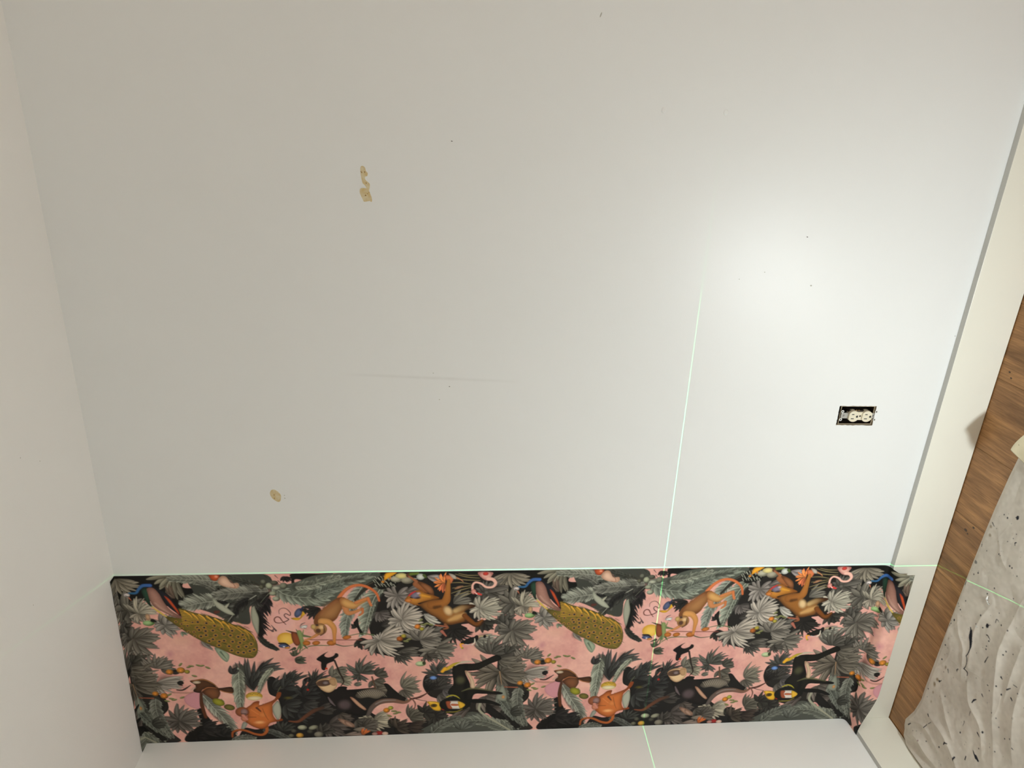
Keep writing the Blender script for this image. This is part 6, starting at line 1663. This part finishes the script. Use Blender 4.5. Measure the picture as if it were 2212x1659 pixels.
# ---------------------------------------------------------------- the canvas drop cloth
fx = np.array([0.019, 0.024, 0.032, 0.062, 0.082, 0.142, 0.201, 0.262, 0.349, 0.534, 0.687, 0.839, 0.927, 1.031, 1.084, 1.2, 1.5, 2.0])
fy = np.array([-0.150, -0.118, -0.101, -0.0875, -0.085, -0.108, -0.119, -0.119, -0.122, -0.128, -0.134, -0.142, -0.148, -0.158, -0.165, -0.18, -0.2, -0.22])
RIDGES = [(((0.191, -0.172), (0.187, -0.247), (0.159, -0.305), (0.114, -0.36)), 0.012, 0.012),
          (((0.735, -0.326), (0.615, -0.316), (0.55, -0.32), (0.408, -0.361), (0.263, -0.421)), 0.013, 0.020),
          (((0.637, -0.371), (0.544, -0.373), (0.451, -0.378)), 0.008, 0.014),
          (((0.41, -0.253), (0.356, -0.285), (0.326, -0.34), (0.249, -0.381)), 0.010, 0.013),
          (((0.561, -0.154), (0.515, -0.18), (0.486, -0.206), (0.405, -0.229)), 0.0055, 0.008),
          (((0.03, -0.10), (0.083, -0.154), (0.075, -0.216), (0.072, -0.262)), 0.024, 0.020),
          (((0.288, -0.184), (0.234, -0.238), (0.202, -0.277)), 0.007, 0.010),
          (((0.872, -0.187), (0.821, -0.222), (0.797, -0.252)), 0.003, 0.006),
          (((0.685, -0.246), (0.567, -0.221), (0.45, -0.24)), 0.005, 0.010),
          (((0.547, -0.408), (0.437, -0.426), (0.318, -0.467)), 0.012, 0.020),
          (((0.022, -0.12), (0.03, -0.22), (0.03, -0.5)), 0.026, 0.018),
          (((0.10, -0.105), (0.14, -0.17), (0.12, -0.25)), 0.007, 0.010),
          (((0.95, -0.40), (0.80, -0.38), (0.72, -0.33)), 0.010, 0.018),
          (((1.0, -0.55), (0.7, -0.52), (0.4, -0.55)), 0.014, 0.024)]
ux = np.concatenate([np.arange(0.019, 1.13, 0.0017), np.linspace(1.14, 2.0, 24)])
vy = np.concatenate([np.arange(0, 0.43, 0.0017), np.linspace(0.44, 1.3, 20)])
Xc, Vc = np.meshgrid(ux, vy)
Yc = np.interp(Xc, fx, fy) - Vc
rg = np.random.default_rng(5)
def fieldn(cell):
    g = smooth_noise(900, 1300, cell / 1.7, rg, False)
    return sample(g[..., None], -Yc / 0.0017 % 895, Xc / 0.0017 % 1290, False)[..., 0]
Hc = np.zeros_like(Xc)
for pts, hh, ww in RIDGES:
    P = spline(pts, False, 8)
    d = np.full(Xc.shape, 9.0); tt = np.zeros(Xc.shape)
    for i in range(len(P) - 1):
        e = P[i + 1] - P[i]; l2 = e @ e + 1e-12
        u = np.clip(((Xc - P[i, 0]) * e[0] + (Yc - P[i, 1]) * e[1]) / l2, 0, 1)
        dd = np.hypot(Xc - P[i, 0] - u * e[0], Yc - P[i, 1] - u * e[1])
        tt = np.where(dd < d, (i + u) / (len(P) - 1), tt); d = np.minimum(d, dd)
    Hc = np.maximum(Hc, 0) + hh * (.55 * np.exp(-(d / ww) ** 2) + .45 * np.exp(-d / (.45 * ww))) * np.clip(np.sin(np.pi * np.clip(.12 + .8 * tt, 0, 1)), 0, 1)
for _ in range(46):                                  # fine creases
    cx_, cy_ = rg.uniform(0.05, 1.08), rg.uniform(-0.5, -0.13)
    an = rg.normal(0.25, 0.55); ln = rg.uniform(0.03, 0.11); wd = rg.uniform(0.0018, 0.004); ht = rg.uniform(0.0006, 0.0018)
    ex, ey = math.cos(an), -math.sin(an)
    la = (Xc - cx_) * ex + (Yc - cy_) * ey
    lb = -(Xc - cx_) * ey + (Yc - cy_) * ex + 0.006 * np.sin(la * 40 + cx_ * 50)
    Hc = Hc + ht * np.exp(-np.abs(lb) / wd) * np.clip(1 - (la / ln) ** 2, 0, 1)
n_big, n_mid, n_small = fieldn(150), fieldn(45), fieldn(14)
edge = np.clip(Vc / 0.012, 0, 1)
Hc = 0.0012 + edge * (0.0012 + Hc * 0.6 + 0.006 * n_big ** 2 + 0.004 * np.abs(n_mid - .5) + 0.0010 * n_small)
cv = Canvas(1250.0, 560.0, 1.0, False, seed=11)
nn = smooth_noise(cv.h, cv.w, 60, cv.r, False); n2 = smooth_noise(cv.h, cv.w, 9, cv.r, False)
k_ = (nn * .6 + n2 * .4)[..., None]
cv.img[:] = lin((196, 188, 176)) * (1 - k_) + lin((222, 214, 202)) * k_
for _ in range(420):
    r_ = abs(cv.r.normal(0, .7)) + .45
    cv.ell(cv.r.uniform(0, 1240), cv.r.uniform(0, 555), r_, r_ * cv.r.uniform(.6, 1), (64, 62, 64), (64, 62, 64), op=cv.r.uniform(.3, .9))
for _ in range(60):
    cv.ell(cv.r.uniform(0, 1240), cv.r.uniform(0, 555), cv.r.uniform(4, 16), cv.r.uniform(3, 9), (170, 150, 126), (170, 150, 126), soft=4, op=.25)
for o in CLOTH_MARKS:
    o = list(o)
    if o[0] == 'stroke':
        o[2] = [w * 1.35 for w in o[2]]                # wet paint spread into the weave
    elif max(o[5]) < 60:
        o[3], o[4] = o[3] * 1.25, o[4] * 1.25
    getattr(cv, o[0])(*o[1:-1], **o[-1])
cc = sample(cv.img, np.clip(Xc * 1000 - .5, 0, 1248), np.clip((-Yc - 0.08) * 1000 - .5, 0, 558), False)
M_cloth = print_material('canvas_cloth', 0.85, 1.0, 1400, 0.25, 0.2)
cloth = grid_mesh('drop_cloth', Xc, Yc, Hc, cc, M_cloth)
thing(cloth, 'paint-spattered beige canvas drop cloth spread over the wood floor', 'drop cloth')

# its turned-up corner
T = np.array((1.131, -0.198, 0.0715)); U = np.array((0.0385, 0.004, -0.0365)); V = np.array((-0.0155, -0.037, -0.016))
S_, T2 = np.meshgrid(np.linspace(0, 1, 60) ** 1.4 * 5.5, np.linspace(0, 1, 60) ** 1.4 * 5.5, indexing='ij')
rnd_tip = 0.10 * np.exp(-(S_ + T2) * 2.6)
F = T + (S_ + rnd_tip)[..., None] * U + (T2 + rnd_tip * 1.1)[..., None] * V
F[..., 2] = np.maximum(F[..., 2] + 0.004 * np.sin(S_ * 2.1) * np.exp(-T2) - 0.003 * np.sin(T2 * 2.7), 0.0165)
cf = np.zeros(F.shape) + lin((188, 178, 150))
cf *= (0.9 + 0.2 * smooth_noise(60, 60, 6, rg, False))[..., None]
flap = grid_mesh('turned_corner', F[..., 0], F[..., 1], F[..., 2], cf, M_cloth)
so = flap.modifiers.new('thickness', 'SOLIDIFY')
so.thickness = 0.005
so.offset = 0
flap.parent = cloth
flap['label'] = 'turned-up corner of the cloth with a thick pale hem'
M_spot = material('dark_paint', lin1((38, 40, 48)), 0.6)[0]

def disc(name, cx, cy, cz, axis, r, mat, parent, h=0.0003, n=14, squash=1.0, rot=0.0):
    """A tiny raised blob lying on a wall ('y'), or on the floor or ceiling ('z')."""
    vs_, fs = [], []
    for ring, (rr, hh) in enumerate(((1.0, 0.0), (0.8, 0.8), (0.4, 1.0))):
        for i in range(n):
            a = 2 * math.pi * i / n
            p, q = rr * r * math.cos(a), rr * r * squash * math.sin(a)
            p, q = p * math.cos(rot) - q * math.sin(rot), p * math.sin(rot) + q * math.cos(rot)
            vs_.append((p, -hh * h, q) if axis == 'y' else (p, q, -hh * h if axis == 'c' else hh * h))
    for k in range(2):
        for i in range(n):
            fs.append((k * n + i, k * n + (i + 1) % n, (k + 1) * n + (i + 1) % n, (k + 1) * n + i))
    fs.append(tuple(range(2 * n, 3 * n)))
    return mesh_obj(name, vs_, fs, mat, parent, True, (cx, cy, cz))

# small paint spots on the turned corner
for (s1, t1, r_) in ((0.55, 0.25, 0.0022), (0.35, 0.65, 0.0013), (0.9, 0.5, 0.0016)):
    i = int(np.argmin(np.abs(S_[:, 0] - s1))); j = int(np.argmin(np.abs(T2[0] - t1)))
    p = F[i, j]
    disc('paint_spot', p[0], p[1], p[2] + 0.0024, 'z', r_, M_spot, cloth, h=0.0004)

# knots in the oak planks
M_knot = painted('oak_knot', lin1((72, 52, 36)), 0.5, bump=0.2, scale=300, var=0.4)[0]
for x, y, r_ in ((1.2912, -0.0499, 0.0026), (1.2778, -0.0606, 0.0024), (0.8059, -0.0753, 0.0042), (0.8293, -0.0991, 0.003), (0.8, -0.0857, 0.0022)):
    disc('knot', x, y, 0.0, 'z', r_, M_knot, floor, h=0.0002, squash=1.5)

# ---------------------------------------------------------------- a torn scrap on the cloth
M_scrap = material('white_paper', (0.86, 0.85, 0.82), 0.6)[0]
sv, sf = [], []
ns = 10
for i in range(ns + 1):
    a = math.pi * 1.15 * i / ns - 0.3
    for rr, zz in ((0.0095, 0.0), (0.0055, 0.004), (0.002, 0.0055)):
        sv.append((rr * math.cos(a) * 1.25, rr * math.sin(a) * 0.8, zz * (0.6 + 0.4 * math.sin(a * 2))))
for i in range(ns):
    for k in range(2):
        sf.append((i * 3 + k, i * 3 + k + 1, (i + 1) * 3 + k + 1, (i + 1) * 3 + k))
scrap_z = float(Hc[np.argmin(np.abs(Yc[:, 385] + 0.231)), np.argmin(np.abs(ux - 0.678))]) + 0.0005
scrap = mesh_obj('paper_scrap', sv, sf, M_scrap, None, True, (0.678, -0.231, scrap_z))
sm = scrap.modifiers.new('thickness', 'SOLIDIFY')
sm.thickness = 0.0005
scrap.rotation_euler = (0, 0, 0.6)
thing(scrap, 'small curled scrap of white paper lying on the drop cloth', 'paper scrap')

# ---------------------------------------------------------------- the bare electrical outlet
OX, OZ = 1.1360, 0.3630
M_ivory = painted('ivory_plastic', (0.78, 0.72, 0.56), 0.35, bump=0.0)[0]
M_slot = material('slot_dark', (0.012, 0.011, 0.010), 0.7)[0]
M_box = painted('box_bakelite', (0.030, 0.021, 0.014), 0.55, bump=0.3, scale=300, var=0.5)[0]
M_rim = painted('plaster_on_box_rim', (0.46, 0.38, 0.26), 0.8, bump=0.4, scale=600, var=0.35)[0]
M_zinc = material('zinc_strap', (0.50, 0.50, 0.48), 0.38, 0.5, 0.9)[0]
M_steel = material('steel_screw', (0.42, 0.42, 0.41), 0.35, 0.5, 0.95)[0]
M_brass = material('brass_screw', (0.50, 0.30, 0.10), 0.4, 0.5, 0.9)[0]
M_earp = painted('painted_ear', (0.72, 0.72, 0.69), 0.45, bump=0.1)[0]
outlet = bpy.data.objects.new('electrical_outlet', None)
C.objects.link(outlet)
outlet.location = (OX, 0.0, OZ)
outlet.empty_display_size = 0.03
thing(outlet, 'ivory duplex electrical outlet without cover plate in a ragged wall opening', 'outlet')

def ring_box(name, x0, x1, z0, z1, y0, y1, w, mat, back=False):
    """Four walls of a rectangular box around an opening, with an optional back."""
    bm = bmesh.new()
    def add(a, b_, c, d, e, f):
        t0 = box_bm(a, b_, c, d, e, f)
        me = bpy.data.meshes.new('t'); t0.to_mesh(me); t0.free(); bm.from_mesh(me); bpy.data.meshes.remove(me)
    add(x0, x0 + w, y0, y1, z0, z1); add(x1 - w, x1, y0, y1, z0, z1)
    add(x0 + w, x1 - w, y0, y1, z0, z0 + w); add(x0 + w, x1 - w, y0, y1, z1 - w, z1)
    if back: add(x0, x1, y1, y1 + w, z0, z1)
    return bm_obj(name, bm, mat, outlet)
ring_box('box', -0.0285, 0.0295, -0.0425, 0.0625, 0.0065, 0.058, 0.0018, M_box, True)
ring_box('box_rim', -0.0272, 0.0283, -0.0412, 0.0575, 0.0035, 0.0066, 0.0014, M_rim)

def plate(name, outline, y_front, y_back, mat, parent, bevel=0.0, smooth=False, holes=()):
    bm = bmesh.new()
    vs_ = [bm.verts.new((x, y_front, z)) for x, z in outline]
    f = bm.faces.new(vs_)
    r = bmesh.ops.extrude_face_region(bm, geom=[f])
    for v in [g for g in r['geom'] if isinstance(g, bmesh.types.BMVert)]:
        v.co.y = y_back
    if bevel:
        ed = [e for e in bm.edges if all(abs(v.co.y - y_front) < 1e-7 for v in e.verts)]
        bmesh.ops.bevel(bm, geom=ed, offset=bevel, segments=3, affect='EDGES', profile=0.5)
    return bm_obj(name, bm, mat, parent, smooth)

strap_o = [(-0.007, -0.050), (0.007, -0.050), (0.0075, -0.044), (0.0085, -0.036), (0.0085, 0.036), (0.0085, 0.046), (0.0075, 0.054), (-0.0075, 0.054), (-0.0085, 0.046), (-0.0085, -0.036), (-0.0075, -0.044)]
plate('mounting_strap', strap_o, 0.0012, 0.0026, M_zinc, outlet, 0.0004)

def ear(x, z, mat):
    """A plaster ear: a flat ring beside the strap's end."""
    bm = bmesh.new()
    n = 20
    rings = [(0.0020, 0.0), (0.0042, 0.0), (0.0042, 0.0012), (0.0020, 0.0012)]
    vv = [[bm.verts.new((x + r * math.cos(2 * math.pi * i / n), -0.0004 + d, z + r * math.sin(2 * math.pi * i / n))) for i in range(n)] for r, d in rings]
    for k in range(4):
        for i in range(n):
            bm.faces.new((vv[k][i], vv[k][(i + 1) % n], vv[(k + 1) % 4][(i + 1) % n], vv[(k + 1) % 4][i]))
    o = bm_obj('plaster_ear', bm, mat, outlet)
    disc('ear_hole', x, -0.0003, z, 'y', 0.0021, M_slot, o, h=0.0002)
    return o
ear(0.0130, 0.0535, M_earp); ear(-0.0115, 0.0545, M_earp); ear(0.0130, -0.0460, M_earp); ear(-0.0115, -0.0455, M_earp)
plate('ear_bridge', [(-0.012, 0.0505), (0.0135, 0.0505), (0.0135, 0.0545), (-0.012, 0.0555)], 0.0008, 0.0020, M_zinc, outlet)

def screw(x, z, r, y, mat, ang):
    n = 20
    bm = bmesh.new()
    rings = [(r, 0.0012), (r, 0.0004), (r * .8, 0.0)]
    vv = [[bm.verts.new((r_ * math.cos(2 * math.pi * i / n), d, r_ * math.sin(2 * math.pi * i / n))) for i in range(n)] for r_, d in rings]
    for k in range(2):
        for i in range(n):
            bm.faces.new((vv[k][i], vv[k][(i + 1) % n], vv[k + 1][(i + 1) % n], vv[k + 1][i]))
    bm.faces.new(vv[2])
    o = bm_obj('screw', bm, mat, outlet, False, (x, y, z))
    sl = bm_obj('screw_slot', box_bm(-r * .85, r * .85, -0.00012, 0.0004, -r * .13, r * .13), M_slot, o)
    sl.rotation_euler = (0, ang, 0)
    return o
screw(0.0005, 0.0475, 0.0034, 0.0006, M_steel, 0.5)
screw(0.0005, -0.0392, 0.0032, 0.0006, M_steel, 1.1)
screw(0.0142, 0.0035, 0.0026, 0.0040, M_brass, 0.2)
screw(0.0142, 0.0105, 0.0026, 0.0040, M_brass, 0.9)

# receptacle: two rounded faces joined by a narrow waist
waist = [(-0.0122, -0.012), (0.0118, -0.012), (0.0118, 0.012), (-0.0122, 0.012)]
body = plate('receptacle_body', waist, -0.0012, 0.020, M_ivory, outlet, 0.0006)
bm_obj('receptacle_housing', box_bm(-0.0150, 0.0150, 0.0030, 0.030, -0.031, 0.033, 0.002), M_box, outlet)
def face(zc):
    R, cut = 0.0164, 0.0143
    a0 = math.asin(cut / R)
    o = []
    n = 16
    for i in range(n + 1):
        a = -a0 + 2 * a0 * i / n
        o.append((R * math.cos(a), R * math.sin(a)))
    for i in range(n + 1):
        a = math.pi - a0 + 2 * a0 * i / n
        o.append((R * math.cos(a), R * math.sin(a)))
    f = plate('receptacle_face', o, -0.0052, 0.012, M_ivory, outlet, 0.0009, True)
    f.data.polygons.foreach_set('use_smooth', [False] * len(f.data.polygons))
    f.location = (0, 0, zc)
    for sx, hh in ((-0.0064, 0.0088), (0.0064, 0.0072)):
        bm_obj('slot', box_bm(sx - 0.0012, sx + 0.0012, -0.00535, -0.004, 0.0036 - hh / 2, 0.0036 + hh / 2), M_slot, f)
    g = [(0.0032 * math.cos(a), 0.0032 * math.sin(a)) for a in np.linspace(-math.pi * .05, math.pi * 1.05, 12)] + [(-0.0032, -0.0026), (0.0032, -0.0026)]
    gh = plate('ground_hole', g, -0.00530, -0.004, M_slot, f)
    gh.location = (0, 0, -0.0090)
    return f
face(0.0203); face(-0.0187)
disc('centre_screw_hole', 0.0, -0.0012, 0.0, 'y', 0.0026, M_slot, body, h=0.0002)

# ---------------------------------------------------------------- marks on the walls
def glue_mat():
    mt, t, b, mx_ = painted('dried_glue', (0.62, 0.50, 0.26), 0.5, bump=0.3, scale=120)
    n = node(t, 'ShaderNodeTexNoise')
    n.inputs['Scale'].default_value = 90
    n.inputs['Detail'].default_value = 3
    tcn = node(t, 'ShaderNodeTexCoord')
    t.links.new(tcn.outputs['Object'], n.inputs['Vector'])
    rp = node(t, 'ShaderNodeValToRGB')
    e = rp.color_ramp.elements
    e[0].position, e[0].color = 0.36, (*lin1((208, 184, 130)), 1)
    e[1].position, e[1].color = 0.66, (*lin1((219, 207, 174)), 1)
    t.links.new(n.outputs['Fac'], rp.inputs[0])
    t.links.new(rp.outputs[0], b.inputs['Base Color'])
    return mt
M_glue = glue_mat()
M_gdark = material('glue_crust', lin1((140, 104, 52)), 0.7)[0]
M_speck = material('pencil_mark', lin1((92, 90, 84)), 0.8)[0]
M_faint = material('faint_scuff', lin1((182, 180, 170)), 0.7)[0]

def residue(pts, label, parent):
    P = spline(pts, True, 4)
    c = P.mean(0)
    n = len(P)
    vs_ = [(p[0] - c[0], -0.0002, p[1] - c[1]) for p in P]
    tri = tessellate_polygon([[Vector((p[0], p[1], 0)) for p in P]])
    tri = [f if (P[f[1]][0] - P[f[0]][0]) * (P[f[2]][1] - P[f[0]][1]) - (P[f[1]][1] - P[f[0]][1]) * (P[f[2]][0] - P[f[0]][0]) > 0 else (f[0], f[2], f[1]) for f in tri]
    rimv = [(p[0] - c[0] + (p[0] - c[0]) * .02, 0.0, p[1] - c[1] + (p[1] - c[1]) * .02) for p in P]
    fs = [tuple(f) for f in tri] + [(i, (i + 1) % n, n + (i + 1) % n, n + i) for i in range(n)]
    o = mesh_obj('glue_residue', vs_ + rimv, fs, M_glue, parent, False, (c[0], -0.0001, c[1]))
    o['label'] = label
    return o
ST1 = [(1.7546, 1.7234), (1.7568, 1.7183), (1.7534, 1.7135), (1.747, 1.7121), (1.7415, 1.7081), (1.7358, 1.7091), (1.734, 1.7137), (1.7291, 1.7143), (1.7251, 1.7119), (1.7189, 1.7046), (1.7124, 1.704), (1.7057, 1.7054), (1.7016, 1.7055), (1.6878, 1.7005), (1.6795, 1.7003), (1.6781, 1.7024), (1.6801, 1.7057), (1.678, 1.7175), (1.6829, 1.7207), (1.6911, 1.7246), (1.6992, 1.7273), (1.7066, 1.7258), (1.7085, 1.7199), (1.7084, 1.7116), (1.716, 1.7163), (1.7191, 1.72), (1.7272, 1.7218), (1.7401, 1.7238)]
ST2 = [(0.9049, 1.9884), (0.9049, 1.9814), (0.9007, 1.9758), (0.8951, 1.9703), (0.886, 1.9662), (0.8756, 1.9676), (0.8686, 1.9705), (0.8679, 1.9765), (0.8728, 1.9838), (0.8785, 1.9893), (0.8855, 1.9929), (0.8925, 1.9947), (0.8994, 1.993)]
g1 = residue(ST1, 'long wavy yellowish smear of dried glue', wall_back)
g2 = residue(ST2, 'small oval yellowish spot of dried glue', wall_back)
def on(o, x, z, r, mat, sq=1.0, rot=0.0):
    disc('crust', x - o.location.x, -0.0002, z - o.location.z, 'y', r, mat, o, h=0.0003, squash=sq, rot=rot)
for x, z, r, sq in ((1.7445, 1.7146, 0.0018, .6), (1.7198, 1.7121, 0.0013, .9), (1.6918, 1.7142, 0.0016, 1), (1.6957, 1.7095, 0.0012, .7), (1.6991, 1.7060, 0.0008, 1)):
    on(g1, x, z, r, M_gdark, sq)
on(g1, 1.7440, 1.7222, 0.0030, M_gdark, .3, 0.6)
on(g2, 0.8889, 1.9843, 0.0018, M_gdark, .7); on(g2, 0.8781, 1.9837, 0.0015, M_gdark, .7)
for x, z, r, mt, sq in ((1.8202, 1.5149, 0.0020, M_speck, .5), (1.2121, 1.5127, 0.0020, M_speck, .45), (1.175, 1.5389, 0.0012, M_faint, 1), (1.2491, 1.555, 0.0014, M_faint, .7),
                        (1.6283, 0.6197, 0.0022, M_speck, .5), (1.5042, 0.5839, 0.0024, M_faint, .8), (1.536, 0.7144, 0.0014, M_faint, .8), (1.5163, 0.7784, 0.0014, M_faint, .6),
                        (1.3752, 0.1475, 0.0012, M_speck, .7), (0.8874, 1.9566, 0.0016, M_faint, .7), (0.8783, 1.9564, 0.0018, M_faint, .8)):
    disc('nail_mark', x, -0.0001, z, 'y', r, mt, wall_back, squash=sq, rot=1.4)
disc('scuff_mark', 2.0967, -0.0001, 1.1921, 'y', 0.0055, M_faint, wall_back, squash=.25, rot=-0.3)
for x, z in ((1.9084, 1.0262), (1.91, 0.8776)):
    disc('filler_bump', x, -0.0001, z, 'y', 0.0075, M_wall, wall_back, h=0.0011, n=20, squash=.8)
for x, y in ((1.1443, -0.2721), (1.1029, -0.2089), (0.8113, -0.3455)):
    disc('nail_mark', x, y, H - 0.0001, 'c', 0.0016, M_faint, ceiling, squash=.7)
